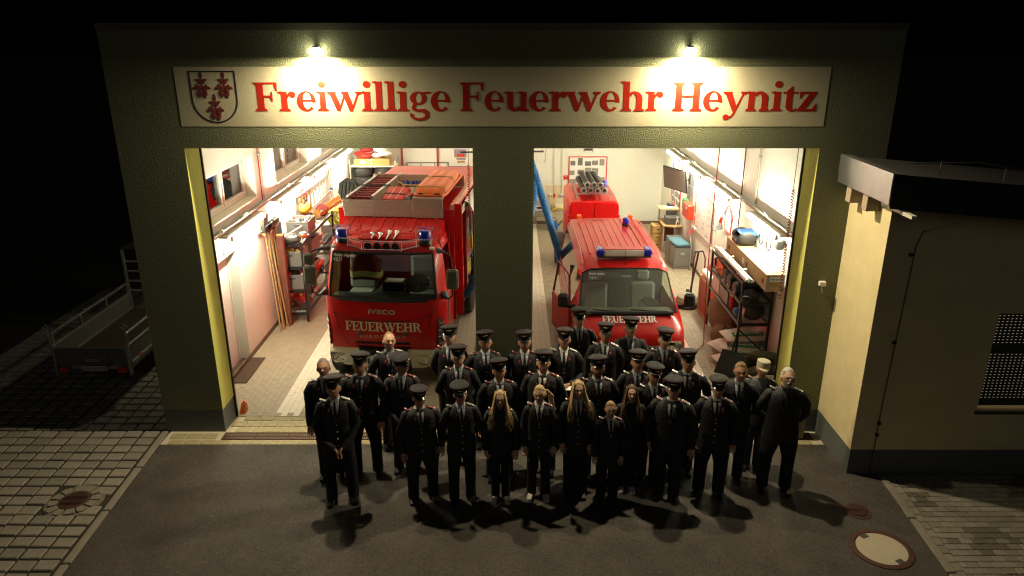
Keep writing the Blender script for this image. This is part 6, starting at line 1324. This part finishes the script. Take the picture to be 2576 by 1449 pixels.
def hand(b, M, s, curl=.6):
    k0 = b.mark(); b.m = 0
    b.loft([[(.022 * math.cos(a), .014 * math.sin(a), .02) for a in [2 * math.pi * k / 10 for k in range(10)]], [(.040 * math.cos(a), .016 * math.sin(a), -.03) for a in [2 * math.pi * k / 10 for k in range(10)]], [(.042 * math.cos(a), .014 * math.sin(a), -.085) for a in [2 * math.pi * k / 10 for k in range(10)]]])
    for i, L in enumerate((.068, .078, .072, .056)):
        x = (-.030 + i * .020) * s; a1, a2 = curl * .5, curl
        p0 = Vector((x, 0, -.075)); p1 = p0 + Vector((0, -math.sin(a1), -math.cos(a1))) * L * .5; p2 = p1 + Vector((0, -math.sin(a1 + a2), -math.cos(a1 + a2))) * L * .35; p3 = p2 + Vector((0, -math.sin(a1 + 2 * a2), -math.cos(a1 + 2 * a2))) * L * .3
        b.tube([p0, p1, p2, p3], [.0095, .009, .0082, .006], 7)
    b.tube([(-.030 * s, -.004, -.015), (-.052 * s, -.018, -.045), (-.052 * s, -.030, -.075), (-.046 * s, -.036, -.09)], [.012, .011, .010, .007], 7)
    b.tr(k0, M)
def ellring(w, d, z, y=0, n=20, e=.85):
    return [(sgn(math.cos(a)) * w * abs(math.cos(a)) ** e, y + sgn(math.sin(a)) * d * abs(math.sin(a)) ** e, z) for a in [2 * math.pi * k / n for k in range(n)]]
TOR = [(.79, .205, .135, .0), (.95, .197, .132, 0), (1.08, .182, .126, -.004), (1.22, .182, .128, -.006), (1.34, .186, .128, -.004), (1.42, .180, .112, .0), (1.462, .148, .095, .008), (1.49, .105, .078, .012), (1.512, .066, .064, .016)]
def tor(z):
    for i in range(len(TOR) - 1):
        if TOR[i][0] <= z <= TOR[i + 1][0]:
            t = (z - TOR[i][0]) / (TOR[i + 1][0] - TOR[i][0]); return [TOR[i][k] * (1 - t) + TOR[i + 1][k] * t for k in (1, 2, 3)]
    return TOR[-1][1:]
ARMS = {'sides': [(.168, .0, 1.418), (.212, .005, 1.30), (.24, .02, 1.13), (.242, -.02, 1.0), (.232, -.055, .875)],
        'behind': [(.168, .0, 1.418), (.222, .02, 1.30), (.265, .07, 1.14), (.21, .14, 1.02), (.08, .175, .93)],
        'front': [(.168, .0, 1.418), (.22, -.005, 1.30), (.258, .0, 1.14), (.18, -.12, .99), (.060, -.185, .90)],
        'hold': [(.168, .0, 1.418), (.24, .0, 1.30), (.265, .0, 1.14), (.21, -.16, 1.08), (.10, -.26, 1.08)]}
# shared small pieces
b = MB(); b.loft([[(x * w, y, z) for x, z in ((-1, .0), (-1, h * .5), (-.7, h), (.7, h), (1, h * .5), (1, 0))] for y, w, h in [(-.20, .020, .025), (-.19, .036, .045), (-.12, .046, .06), (-.02, .043, .085), (.06, .036, .10), (.085, .030, .07)]]); SHOE = b.mesh('shoe', M_shoe); SNK = b.mesh('shoe', M_snk)
def mk_cap():
    out = {}
    b = MB(); fl = lambda a: .020 * max(0, -math.sin(a))
    def ring(w, d, z, k=1): return [(w * math.cos(a), d * math.sin(a), z + fl(a) * k) for a in [2 * math.pi * q / 28 for q in range(28)]]
    b.loft([ring(.083, .102, .0, 0), ring(.085, .104, .040, 0), ring(.108, .126, .068, .7), ring(.118, .136, .084, 1), ring(.116, .134, .092, 1), ring(.10, .12, .100, .9), ring(.05, .06, .106, .6), ring(.004, .004, .107, .5)], False, True); out['crown'] = b.mesh('crown', M_cap, True, 50)
    b = MB(); b.tube([(.119 * math.cos(a), .137 * math.sin(a), .086 + fl(a)) for a in [2 * math.pi * q / 28 for q in range(28)]], .0035, 5, closed=True); out['piping'] = b.mesh('piping', M_maroon)
    b = MB(); A_ = [R(-90 + t) for t in range(-64, 65, 8)]
    b.loft([[(.083 * math.cos(a), .102 * math.sin(a), .006) for a in A_], [(.09 * math.cos(a), (.102 + .040 * math.cos((a + math.pi / 2) * 1.4)) * math.sin(a), -.016 * math.cos((a + math.pi / 2) * 1.3)) for a in A_], [(.088 * math.cos(a), (.100 + .038 * math.cos((a + math.pi / 2) * 1.4)) * math.sin(a), -.020 * math.cos((a + math.pi / 2) * 1.3)) for a in A_], [(.082 * math.cos(a), .100 * math.sin(a), .000) for a in A_]], False, False); out['visor'] = b.mesh('visor', M_visor)
    b = MB(); b.tube([(.086 * math.cos(a), .1055 * math.sin(a), .012) for a in A_], .0045, 6); out['cord'] = b.mesh('cord', M_visor); out['cord_silver'] = b.mesh('cord', M_silv)
    b = MB(); y = -.128; b.ell((0, y, .066), (.011, .006, .013), 10, 6)
    for s in (-1, 1): b.loft([[(s * .008, y, .058), (s * .008, y - .005, .064), (s * .008, y, .07)], [(s * .030, y + .004, .064), (s * .030, y, .070), (s * .030, y + .004, .076)], [(s * .042, y + .010, .074), (s * .042, y + .008, .075), (s * .042, y + .010, .076)]])
    out['emblem'] = b.mesh('emblem', M_gold); return out
CAP = mk_cap()
def mk_epaulette(kind):
    b = MB(); b.m = 0; b.cb(-.055, .055, -.024, .024, 0, .008, .003)
    b.m = 1
    if kind == 'red':
        b.cb(.030, .052, -.020, .020, .008, .0105, .001); b.cb(-.03, -.015, -.008, .008, .008, .0115, .001); return b.mesh('epaulette', [M_redf, M_silv])
    b.cb(-.050, .050, -.024, -.016, .008, .011, .001); b.cb(-.050, .050, .016, .024, .008, .011, .001); b.cb(.044, .055, -.024, .024, .008, .0112, .001)
    b.cb(-.055, -.046, -.020, .020, .008, .0112, .001)
    if kind == 'star':
        for x in (-.03, .0, .03): b.ell((x, 0, .009), (.006, .006, .003), 6, 4)
        return b.mesh('epaulette', [M_tie, M_silv])
    if kind == 'silver': b.cb(-.045, .043, -.010, .010, .008, .0115, .001); return b.mesh('epaulette', [M_silv, M_silv])
    return b.mesh('epaulette', [M_redf, M_silv])
EP = {k: mk_epaulette(k) for k in ('red', 'white', 'star', 'silver')}
b = MB(); b.m = 0; b.cb(-.017, .017, -.003, 0, -.030, .030, .002); b.m = 1; b.prism([(-.008, -.012), (.002, -.006), (.010, -.012), (.004, .0), (.010, .012), (-.006, .010), (-.002, .002)], -.0045, -.003, 'xz'); TAB = b.mesh('collar_tab', [M_redf, M_silv])
b = MB(); b.lathe([(0, .0), (.010, .0), (.008, .004), (0, .0055)], (0, 0, 0), 10, 'y'); BTN = b.mesh('button', M_silv)
b = MB(); b.m = 0; b.cb(-.003, .0, -.026, .026, -.034, .034, .002); b.m = 1; b.cb(-.0045, -.003, -.014, .014, -.018, .018, .001); PATCH = b.mesh('sleeve_patch', [M_redf, M_silv])
GLS = MB()
for s in (-1, 1):
    GLS.tube([(s * .031 + .021 * math.cos(a), -.104 + .004 * math.cos(a) * s, .004 + .016 * math.sin(a)) for a in [2 * math.pi * k / 14 for k in range(14)]], .0022, 5, closed=True); GLS.tube([(s * .052, -.100, .008), (s * .077, -.04, .010), (s * .08, .01, .006)], .002, 5)
GLS.tube([(-.010, -.106, .008), (.010, -.106, .008)], .002, 5); GLS = GLS.mesh('spectacles', M_glassf)
SGL = MB()
for s in (0,):
    SGL.m = 0; SGL.add([(.020 * math.cos(a), -.104, .004 + .015 * math.sin(a)) for a in [2 * math.pi * k / 14 for k in range(14)]], [tuple(range(14))])
SGL = SGL.mesh('spectacle_lens', M_specs, False)

def person(x, y, top, label, cap=True, hair='dark', style='short', arms='behind', girth=1.0, glasses=False, beard=None, ep='red', tab=True, skin=0, yaw=None, head_yaw=0, tilt=0, pitch=-17, jacket=None, trousers=None, shoes=None, shirt=None, fem=False, spread=1.0, patch=False, pants=1.0, roll=0):
    h = top - (.075 if cap is True else .035 if cap == 'soft' else .012 if style != 'bald' else 0); s = h / 1.78
    rz = -math.atan2(x, 10 + y) * .7 + R(random.uniform(-9, 9)) if yaw is None else R(yaw)
    head_yaw += random.uniform(-7, 7); roll += random.uniform(-5, 5); tilt += random.uniform(-3, 3); pants *= 1.10; spread *= random.uniform(.92, 1.22)
    t = thing('person', label, 'person', (x, y, 0), rz)
    S = Matrix.Diagonal((s * (1 + (girth - 1) * .5), s * (1 + (girth - 1) * .5), s, 1)) if False else Matrix.Scale(s, 4)
    gx = girth * (.90 if fem else 1.0); gy = girth
    mj = jacket or M_uni; mtr = trousers or M_trs; sk = SKINS[skin]
    Hd = Matrix.Translation((0, -.022, 1.66)) @ Euler((R(pitch), R(roll), R(head_yaw)), 'XYZ').to_matrix().to_4x4() @ Matrix.Scale(1.07, 4)
    # body: one mesh with head, neck, torso, limbs and hands
    b = MB(); build_head(b, Hd, smile=random.choice([0, 1, 2]))
    b.m = 0; b.tube([(0, .022, 1.44), (0, .012, 1.52), (0, .0, 1.585), (0, -.005, 1.62)], [.075, .060, .056, .055], 14)
    b.loft([ellring(w * gx * .9, d * gy * .88, z, yy, 12) for z, w, d, yy in TOR[1:]])
    wr = []
    for q in (-1, 1):
        P_ = [Vector((q * (px * (1 + (gx - 1) * .9)), py, pz)) for px, py, pz in ARMS[arms if not (arms == 'hold' and q < 0) else 'sides']]
        for k_ in (1, 2, 3, 4): P_[k_] += Vector((q * random.uniform(-.012, .022), random.uniform(-.035, .035) * (arms == 'sides'), random.uniform(-.012, .012)))
        wr.append(P_); b.tube(P_, [.05, .045, .04, .034, .028], 8)
        d = (P_[4] - P_[3]).normalized(); M = Matrix.Translation(P_[4] + d * .02) @ Vector((0, 0, -1)).rotation_difference(d).to_matrix().to_4x4()
        if arms in ('front', 'hold'): M = M @ Matrix.Rotation(R(70 * q), 4, 'Z')
        hand(b, M, q, .55 if arms != 'hold' else 1.0)
    lx = .088 * gx * spread
    for q in (-1, 1): b.tube([(q * .085 * gx, 0, .92), (q * lx, -.005, .50), (q * lx, .012, .09)], [.08, .055, .04], 8)
    b.tr(0, S); body = b.build('body', [sk, M_eyew, HAIR.get(hair, M_eyed) if hair in ('grey', 'white') else M_eyed, LIP], t)
    # jacket
    b = MB(); b.loft([ellring(w * gx, d * gy, z, yy, 24) for z, w, d, yy in TOR], True, False)
    for q, P_ in zip((-1, 1), wr):
        b.tube([P_[0] + Vector((-q * .05, 0, .02))] + [P_[0], P_[1], P_[2], P_[3], P_[4] + (P_[4] - P_[3]).normalized() * .015], [.05, .070 * (.9 if fem else 1), .064, .058, .052, .046], 12)
    # lapels and pocket flaps
    f = lambda z: -tor(z)[1] * gy + tor(z)[2]
    for q in (-1, 1):
        b.loft([[(q * .004, f(1.22) - .004, 1.20), (q * .010, f(1.22) - .012, 1.20), (q * .03, f(1.22) - .006, 1.22)], [(q * .030, f(1.36) - .004, 1.36), (q * .07, f(1.36) - .014, 1.36), (q * .085, f(1.36) + .002, 1.38)], [(q * .052, f(1.46) - .0, 1.475), (q * .085, f(1.45) - .012, 1.455), (q * .085, f(1.45) + .01, 1.47)]])
        b.cb(q * .10 - .05, q * .10 + .05, f(1.0) + .012, f(1.0) + .03, .955, 1.005, .004)
    b.tr(0, S); b.build('jacket', mj, t, ang=60)
    if tab is not None or shirt:
        b = MB(); sm = shirt or M_shirt
        zz = [1.24, 1.30, 1.36, 1.42, 1.46, 1.485]; ww = [.004, .018, .032, .043, .050, .052]
        L_ = [(-w, f(z) - .006 + (.004 if z < 1.44 else -.002), z) for z, w in zip(zz, ww)]; R_ = [(w, p[1], p[2]) for w, p in zip(ww, L_)]; C_ = [(0, p[1] - .008, p[2]) for p in L_]
        for i in range(5): b.add([L_[i], C_[i], C_[i + 1], L_[i + 1], R_[i], R_[i + 1]], [(0, 1, 2, 3), (1, 4, 5, 2)])
        b.tr(0, S); b.build('shirt_front', sm, t)
        for q in (-1, 1):
            b = MB(); b.loft([[(q * .004, -.058, 1.515), (q * .006, -.085, 1.462), (q * .010, -.082, 1.462)], [(q * .04, -.045, 1.535), (q * .052, -.080, 1.468), (q * .055, -.075, 1.468)], [(q * .064, .015, 1.548), (q * .074, .01, 1.50), (q * .074, .014, 1.50)]]); b.tr(0, S); b.build('shirt_collar', sm, t)
        b = MB(); zt = [1.27, 1.31, 1.40, 1.47, 1.50]; wt_ = [.004, .022, .018, .012, .020]
        b.loft([[(-w, f(min(z, 1.46)) - .014, z), (0, f(min(z, 1.46)) - .020, z), (w, f(min(z, 1.46)) - .014, z), (0, f(min(z, 1.46)) - .010, z)] for z, w in zip(zt, wt_)]); b.tr(0, S); b.build('tie', M_tie, t)
    if ep:
        for q in (-1, 1): put('epaulette', EP[ep], t, (q * .135 * s * gx, .004 * s, 1.487 * s), rot=(0, R(24 * q), R(180) if q < 0 else 0), scale=(s * q if q > 0 else s, s, s))
    if tab:
        for q in (-1, 1): put('collar_tab', TAB, t, (q * .078 * s, (f(1.41) - .016) * s, 1.415 * s), rot=(R(-14), R(-18 * q), 0), scale=(s, s, s))
        for z in (1.20, 1.10, 1.0, .90): put('button', BTN, t, (.004, (f(z) - .005) * s, z * s))
    if patch: put('sleeve_patch', PATCH, t, (.295 * s * gx, -.02, 1.30 * s), rot=(0, R(-8), R(200)))
    # trousers and shoes
    b = MB(); b.loft([ellring(w * gx, d * gy, z, 0, 20) for z, w, d in [(.80, .165, .115), (.9, .178, .122), (1.0, .172, .118)]])
    for q in (-1, 1): b.tube([(q * .086 * gx, 0, .90), (q * .088 * gx * (1 + (spread - 1) * .3), -.002, .74), (q * lx, -.006, .50), (q * lx * 1.02, .010, .22), (q * lx * 1.03, .004, .06), (q * lx * 1.03, .0, .035)], [.097 * gx, .092 * gx * pants, .073 * pants, .066 * pants, .067 * pants, .064 * pants], 14)
    b.tr(0, S); b.build('trousers', mtr, t)
    for q in (-1, 1): put('shoe', shoes or SHOE, t, (q * lx * 1.03 * s, .02, 0), rot=(0, 0, R(9 * q)), scale=(s, s, s))
    # hair
    HM = S @ Hd
    if style != 'bald' or cap is True:
        b = MB(); rings = []
        for u in range(9):
            ring = []
            for k in range(36):
                az = 2 * math.pi * k / 36; c = math.cos(az); low = {'short': (48 if c > 0 else 48) * max(0, c) ** .7 - 32 * max(0, -c) ** .6 + 6 * (1 - abs(c)), }.get(style, 46 * max(0, c) ** .7 - 40 * max(0, -c) ** .6 + (6 if style == 'pony' else -6) * (1 - abs(c)))
                if style == 'fringe' : low = 62 * max(0, c) ** .5 - 30 * max(0, -c) ** .6 + 8 * (1 - abs(c))
                hi = 40 if (cap is True or style == 'bald') else 89
                el = R(low + (hi - low) * u / 8) if low < hi else R(low)
                g = 1.02 + (.055 if not cap else .03) * min(1, u / 2) + random.uniform(-.012, .012)
                ring.append(headpt(az, el, g))
            rings.append(ring)
        b.loft(rings, False, cap is not True and style != 'bald')
        if not cap and style == 'short':
            for i in range(90):      # tufts
                az = random.uniform(-math.pi, math.pi); el = R(random.uniform(50, 88) if abs(az) < 1 else random.uniform(15, 85)); p = headpt(az, el, 1.04); q = headpt(az + random.uniform(-.2, .2), el + .1, 1.13); b.tube([p, q], [.007, .001], 4)
        b.tr(0, HM); hm_ = b.build('hair', HAIR[hair], t, ang=70)
        if style in ('long', 'wavy', 'pony'):
            b = MB()
            if style == 'pony':
                for i in range(26):
                    a0 = random.uniform(0, 6.28); r0 = random.uniform(0, .016); p0 = Vector((.02 + r0 * math.cos(a0), .105, .02 + r0 * math.sin(a0))); pts = [p0, p0 + Vector((.04, .05, -.02)), p0 + Vector((.09 + random.uniform(-.02, .02), .05, -.09)), p0 + Vector((.11 + random.uniform(-.03, .03), .02, -.19)), p0 + Vector((.12 + random.uniform(-.05, .05), .0, -.26))]
                    b.tube(pts, [.008, .011, .010, .007, .002], 5)
            else:
                L_ = .34 if style == 'wavy' else .31
                for q in (-1, 1):      # smooth hair mass under the single strands
                    rg = []
                    for u, cx, cy, cz, wx, wy in [(0, .046, .012, .085, .026, .068), (.2, .068, .004, .02, .020, .070), (.4, .076, .0, -.06, .022, .062), (.6, .090, -.045, -.16, .030, .042), (.8, .098, -.080, -.26, .028, .024), (.95, .098, -.090, -.33, .016, .012), (1, .096, -.09, -.36, .004, .004)]:
                        rg.append([(q * (cx + wx * math.cos(a)), cy + wy * math.sin(a) + (.008 * math.sin(u * 14 + 3 * a) if style == 'wavy' else 0), cz * (1 if cz > 0 else L_ / .42) + .006 * math.sin(4 * a)) for a in [2 * math.pi * k / 14 for k in range(14)]])
                    b.m = 0; b.loft(rg)
                for i in range(260):
                    q = -1 if i % 2 else 1; az = q * R(random.uniform(70, 172)); el0 = R(random.uniform(42, 80)); fr = abs(az) < R(112)
                    p0 = headpt(az * .9, R(85), 1.07); p1 = headpt(az, el0, 1.10); p2 = headpt(q * max(abs(az), R(72)), R(5), random.uniform(1.08, 1.24)); p3 = headpt(q * max(abs(az), R(74)), R(random.uniform(-38, -22)), random.uniform(1.12, 1.36))
                    p3.x = q * max(abs(p3.x), .068) ; out = random.uniform(.0, .08); lk = random.uniform(.62, 1.02)
                    yb = (-.10 - random.uniform(0, .02)) if fr else .10
                    pts = [p0, p1, p2, p3]
                    for j in range(1, 5):
                        u = j / 4; wv = .022 * math.sin(u * 9 + i % 7) if style == 'wavy' else .004 * math.sin(u * 5 + i)
                        pts.append(Vector((p3.x + q * (out * u ** .7 + .02 * u) + wv, p3.y + (yb - p3.y) * min(1, u * 1.2) + wv, p3.z - L_ * u * lk)))
                    b.m = i % 3 % 2; b.tube(pts, [.0025, .004, .0045, .0045, .0045, .004, .003, .001], 4)
            b.tr(0, HM); b.build('hair_locks', [HAIR[hair], HAIR['brown' if hair == 'brown' else 'fair']], t, kind='stuff')
    if beard:
        b = MB(); rings = []
        for el in (-12, -22, -32, -42, -54, -66, -78):
            rings.append([headpt(R(a), R(el), 1.035 if 18 < abs(a) or el < -40 or el > -16 else 1.0) for a in range(-84, 85, 6)])
        vs2 = [p for r_ in rings for p in r_]; n2 = len(rings[0]); fs2 = []
        for i in range(len(rings) - 1):
            for k in range(n2 - 1):
                a = -84 + 6 * k
                if i < 1 and abs(a) < 60: continue
                if i in (1, 2) and abs(a) < 12: continue
                fs2.append((i * n2 + k, i * n2 + k + 1, (i + 1) * n2 + k + 1, (i + 1) * n2 + k))
        b.add(vs2, fs2); b.tube([(-.026, -.086, -.060), (-.014, -.097, -.046), (0, -.099, -.043), (.014, -.097, -.046), (.026, -.086, -.060)], .006, 6); b.tr(0, HM); b.build('beard', HAIR[beard], t, ang=70)
    if glasses:
        g = put('spectacles', GLS, t); g.matrix_local = HM; 
        for q_ in (-.031, .031): q = put('spectacle_lens', SGL, t); q.matrix_local = HM @ Matrix.Translation((q_, 0, 0))
    if cap is True:
        CM = HM @ Matrix.Translation((0, .006, .052)) @ Euler((R(9), R(tilt), 0)).to_matrix().to_4x4()
        c = put('cap', CAP['crown'], t); c.matrix_local = CM
        for nm in ('visor', 'cord', 'emblem', 'piping'): put(nm, CAP['cord_silver' if nm == 'cord' and ep == 'star' else nm], c)
    elif cap == 'soft':
        b = MB(); b.loft([ellring(.086, .106, .03, .004, 24, 1), ellring(.088, .108, .075, .004, 24, 1), ellring(.084, .102, .118, .004, 24, 1), ellring(.06, .075, .128, .004, 24, 1), ellring(.004, .004, .13, 0, 24, 1)], False, True); A_ = [R(-90 + q) for q in range(-60, 61, 10)]
        b.loft([[(.085 * math.cos(a), .104 * math.sin(a), .038) for a in A_], [(.09 * math.cos(a), (.104 + .05 * math.cos((a + math.pi / 2) * 1.45)) * math.sin(a), .022) for a in A_], [(.084 * math.cos(a), .102 * math.sin(a), .032) for a in A_]], False, False)
        b.tr(0, HM); b.build('cap', mat('beige cap cloth', (.36, .33, .24), .9, bump=.2, bsc=60), t)
    return t
P = person
P(-2.49, -1.18, 1.78, 'grey haired man without cap half hidden behind the man with clasped hands', cap=False, hair='grey', ep='silver', skin=1, arms='sides')
P(-2.23, -1.75, 1.84, 'man in peaked cap with hands clasped in front at the end of the front row', arms='front', ep='silver', spread=1.55, patch=True, yaw=12, hair='brown')
P(-2.02, -1.12, 1.86, 'heavy man in cap and glasses beside the man with clasped hands', arms='sides', glasses=True, ep='white', girth=1.14, spread=1.2, patch=True, hair='dark')
P(-1.75, -.38, 1.82, 'balding man without cap standing in front of the fire engine bumper', cap=False, style='fringe', hair='fair', ep='silver', skin=2)
P(-1.49, -1.02, 1.80, 'man in tilted cap with his head turned in profile', head_yaw=62, tilt=-16, ep='red', tab=False, pitch=-4, arms='front', skin=1)
P(-1.17, -1.72, 1.67, 'stout short man in cap and jacket with maroon shoulder straps at the front', girth=1.22, arms='sides', ep='red', glasses=True, pants=1.12, spread=1.15, pitch=-8)
P(-.90, -.20, 1.87, 'tall man in cap standing beside the fire engine side door', ep='red', skin=2)
P(-.73, -.88, 1.86, 'young man in cap and dark glasses with white barred maroon straps', ep='red', glasses=True, skin=2)
P(-.65, -1.75, 1.74, 'thin man in shiny visored cap with starred white straps in the front row', ep='star', arms='behind', pitch=-6, spread=1.1, hair='fair')
P(-.38, -.37, 1.86, 'man in cap and glasses before the middle of the dark pier', ep='red', glasses=True, girth=1.06, skin=1, hair='grey')
P(-.17, -1.22, 1.82, 'broad man in cap behind the wavy haired blond girl', ep='red', girth=1.08, arms='sides', skin=1, pitch=-18)
P(.18, -.35, 1.85, 'smiling man in cap and thin glasses at the edge of the dark pier', ep='red', glasses=True, skin=1)
P(.42, -1.08, 1.87, 'burly man in cap standing behind the girl with the ponytail', ep='red', girth=1.14, arms='sides', shirt=M_shirtw, hair='fair')
p14 = P(.75, -.28, 1.86, 'man in cap holding a pale clipboard at his waist', ep='silver', arms='hold', shirt=M_shirtw, skin=1, hair='fair')
P(1.03, .50, 1.87, 'red haired man in cap and glasses farthest back by the van', ep=None, tab=False, glasses=True, hair='red', skin=2, pitch=-12, shirt=M_shirt)
P(1.37, -.07, 1.86, 'smiling man in cap and glasses before the van bonnet', ep='white', glasses=True, skin=1, hair='fair')
P(1.77, .15, 1.86, 'young man in cap without shoulder straps before the van lettering', ep=None, tab=False, shirt=M_shirt, skin=0, hair='fair', jacket=mat('charcoal blazer cloth', (.022, .023, .027), .85))
P(1.13, -1.20, 1.85, 'bearded man in cap and glasses behind the long haired blond girl', ep='white', glasses=True, beard='brown', girth=1.1, skin=1)
P(1.69, -1.0, 1.84, 'lean older man in cap behind the long haired brunette girl', ep='star', skin=1, hair='grey', arms='sides')
P(2.19, -.28, 1.86, 'slim young man in cap beside the van headlamp', ep='red', skin=2, pitch=-10, girth=.96)
P(1.87, -1.25, 1.76, 'short man in cap with stubble behind the stout man with glasses', ep='star', skin=1, arms='sides', pitch=-8)
P(2.36, -1.05, 1.87, 'big man in cap with bright edged straps next to the open floor', ep='white', girth=1.1, skin=1)
P(2.04, -1.68, 1.78, 'stout man in cap and glasses with grey hair in the front row', ep='white', girth=1.24, glasses=True, hair='grey', tab=False, shirt=M_shirt, arms='sides', pants=1.1, skin=2, pitch=-10)
P(2.63, -1.58, 1.74, 'round faced man in cap with wide trousers beside the stout man with glasses', ep='white', girth=1.1, pants=1.2, spread=1.25, arms='sides', hair='dark', skin=1, pitch=-8)
P(3.01, -1.24, 1.76, 'short haired man without cap between the cap wearers and the old man', cap=False, hair='fair', ep=None, tab=False, shirt=M_shirt, skin=1, pitch=-4)
P(3.39, -.98, 1.69, 'old man in beige soft cap, grey jacket and jeans', cap='soft', hair='grey', ep='white', tab=None, jacket=M_greyj, trousers=M_jean, skin=1, pitch=-4)
P(3.53, -1.50, 1.80, 'white haired bearded man in dark glasses at the gate corner', cap=False, hair='white', beard='white', glasses=True, ep='star', tab=False, girth=1.14, spread=1.35, pants=1.08, arms='behind', yaw=-10, skin=2, shirt=M_tie)
P(-.15, -1.72, 1.60, 'girl in glasses with long wavy blond hair over her jacket', cap=False, style='wavy', hair='blond', glasses=True, fem=True, arms='sides', ep='red', tab=False, shirt=M_tie, shoes=SNK, skin=2, spread=.8, pants=.9, pitch=-10)
P(.35, -1.66, 1.64, 'girl with a blond ponytail falling over her shoulder', cap=False, style='pony', hair='blond', fem=True, arms='sides', ep='white', shirt=M_shirtw, shoes=SNK, skin=2, head_yaw=-14, patch=True, pants=.95, pitch=-6)
P(.84, -1.63, 1.69, 'girl with long straight blond hair and white shirt collar', cap=False, style='long', hair='blond', fem=True, arms='sides', ep='red', shirt=M_shirtw, skin=2, pants=1.25, spread=.9, pitch=-12)
P(1.24, -1.78, 1.48, 'smallest child with hair tied back and white edged shoulder straps', cap=False, style='pulled', hair='fair', fem=True, arms='sides', ep='white', tab=False, shirt=M_shirtw, skin=2, pants=1.05, pitch=-4)
P(1.54, -1.50, 1.56, 'girl with long brown hair in a plain black jacket and pale sneakers', cap=False, style='long', hair='brown', fem=True, arms='behind', ep=None, tab=None, shoes=SNK, skin=2, spread=.85, pants=.9, pitch=-12)
bpy.context.view_layer.update()
cb_ = thing('clipboard', 'pale clipboard held by the man in the cap', 'clipboard', tuple(p14.matrix_basis @ Vector((.07, -.33, 1.07))), p14.rotation_euler[2])
part(cb_, 'board', M_cream, 'cb', -.13, .10, -.09, .10, -.008, .0, .002); part(cb_, 'paper', M_paper, 'cb', -.12, .09, -.08, .09, .0005, .004, .001); part(cb_, 'clip', M_galv, 'cb', -.04, .02, .07, .1, .0042, .012, .003)
# ------------------------------------------------------------------ flat trailer beside the station
tr_ = thing('flat_trailer', 'galvanised flat trailer with railed sides parked beside the station', 'trailer', (-6.97, 1.12, 0))
M_phen = mat('dark phenolic floor', (.045, .028, .020), .6, var=.3, vsc=6)
M_side = mat('grey side board', (.10, .10, .09), .5)
L_, W_ = 2.6, .62
part(tr_, 'bed', M_phen, 'cb', -W_, W_, .02, L_, .58, .62, .004)
part(tr_, 'frame', M_galv, 'bx', -W_ + .02, W_ - .02, .05, L_ - .05, .50, .579, smooth=False)
for s in (-1, 1):
    sd = put('side', None, tr_)
    part(sd, 'board', M_side, 'cb', s * W_ - .012, s * W_ + .012, .03, L_, .62, .92, .003)
    for z in (.935, 1.15): part(sd, 'rail', M_galv, 'cb', s * W_ - .02, s * W_ + .02, .02, L_, z - .02, z + .02, .004)
    part(sd, 'base_rail', M_galv, 'cb', s * W_ + .013, s * W_ + .04, .02, L_, .60, .66, .004)
    for y in (.04, .9, 1.75, L_ - .04): part(sd, 'upright', M_galv, 'cb', s * W_ - .017, s * W_ + .017, y - .02, y + .02, .955, 1.13, .003)
    b = MB(); b.tube([(s * W_, .0, .92), (s * (W_ + .02), -.02, 1.25)], .02, 8); b.tube([(s * (W_ + .02) - .05, -.02, 1.28), (s * (W_ + .02), -.02, 1.33), (s * (W_ + .02) + .05, -.02, 1.28), (s * (W_ + .02), -.02, 1.25)], .008, 6, closed=True); b.build('winch_post', M_galv, sd)
    part(sd, 'reflector', mat('orange reflector', (.8, .12, .02), .3), 'cb', s * (W_ + .041), s * (W_ + .046), .25, .35, .66, .70, .001)
    part(tr_, 'rear_lamp', M_redp, 'cb', s * .48 - .08, s * .48 + .08, -.03, .0, .46, .56, .008)
    wheel(tr_, s * .75, 1.35, .29, .16)
    part(tr_, 'corner_post', M_galv, 'cb', s * (W_ - .005) - .025, s * (W_ - .005) + .025, -.02, .03, .42, .95, .004)
tg = put('tailgate', None, tr_)
part(tg, 'board', M_side, 'cb', -W_ + .03, W_ - .03, -.012, .012, .60, .90, .003); part(tg, 'top_edge', M_galv, 'cb', -W_ + .03, W_ - .03, -.014, .014, .90, .915, .003)
part(tg, 'ridge', M_dgrey, 'cb', .28, .31, -.02, -.012, .60, .90, .002); part(tg, 'sticker', M_grey, 'cb', -.10, .12, -.0145, -.012, .66, .71, .0005); rtext(tg, 'SARIS', .055, M_ink, (.02, -.0155, .667), (R(90), 0, 0), 'sticker_text', total=.16)
part(tr_, 'number_plate', mat('dim plate', (.45, .45, .42), .5), 'cb', -.16, .24, -.03, -.022, .50, .59, .002); rtext(tr_, 'MEI EC 173', .075, M_ink, (.04, -.0315, .515), (R(90), 0, 0), 'plate_text', total=.36)
hb = put('headboard', None, tr_)
for x in (-W_ + .02, W_ - .02): part(hb, 'post', M_galv, 'cb', x - .025, x + .025, L_ - .05, L_, .55, 1.85, .004)
for z in (1.0, 1.2, 1.4, 1.6): part(hb, 'bar', M_galv, 'cb', -W_ + .045, W_ - .045, L_ - .04, L_ - .015, z - .02, z + .02, .003)
part(hb, 'top_shelf', M_phen, 'cb', -W_, W_, L_ - .06, L_ + .5, 1.85, 1.88, .004)
b = MB(); b.tube([(0, L_, .54), (0, L_ + .9, .54)], .04, 8); b.build('drawbar', M_galv, tr_); b = MB(); b.tube([(.0, L_ + .7, .0), (.0, L_ + .7, .7)], .025, 8); b.build('jockey_stand', M_galv, tr_)
misc('concrete_post', 'low grey concrete post at the gate corner', 'post', (4.30, -.14, 0), [('shaft', M_kerb, 'cb', -.12, .12, -.10, .10, 0, .62, .02), ('cap_bolt', M_galv, 'cyl', (0, -.10, .1), (0, -.106, .1), .02)])
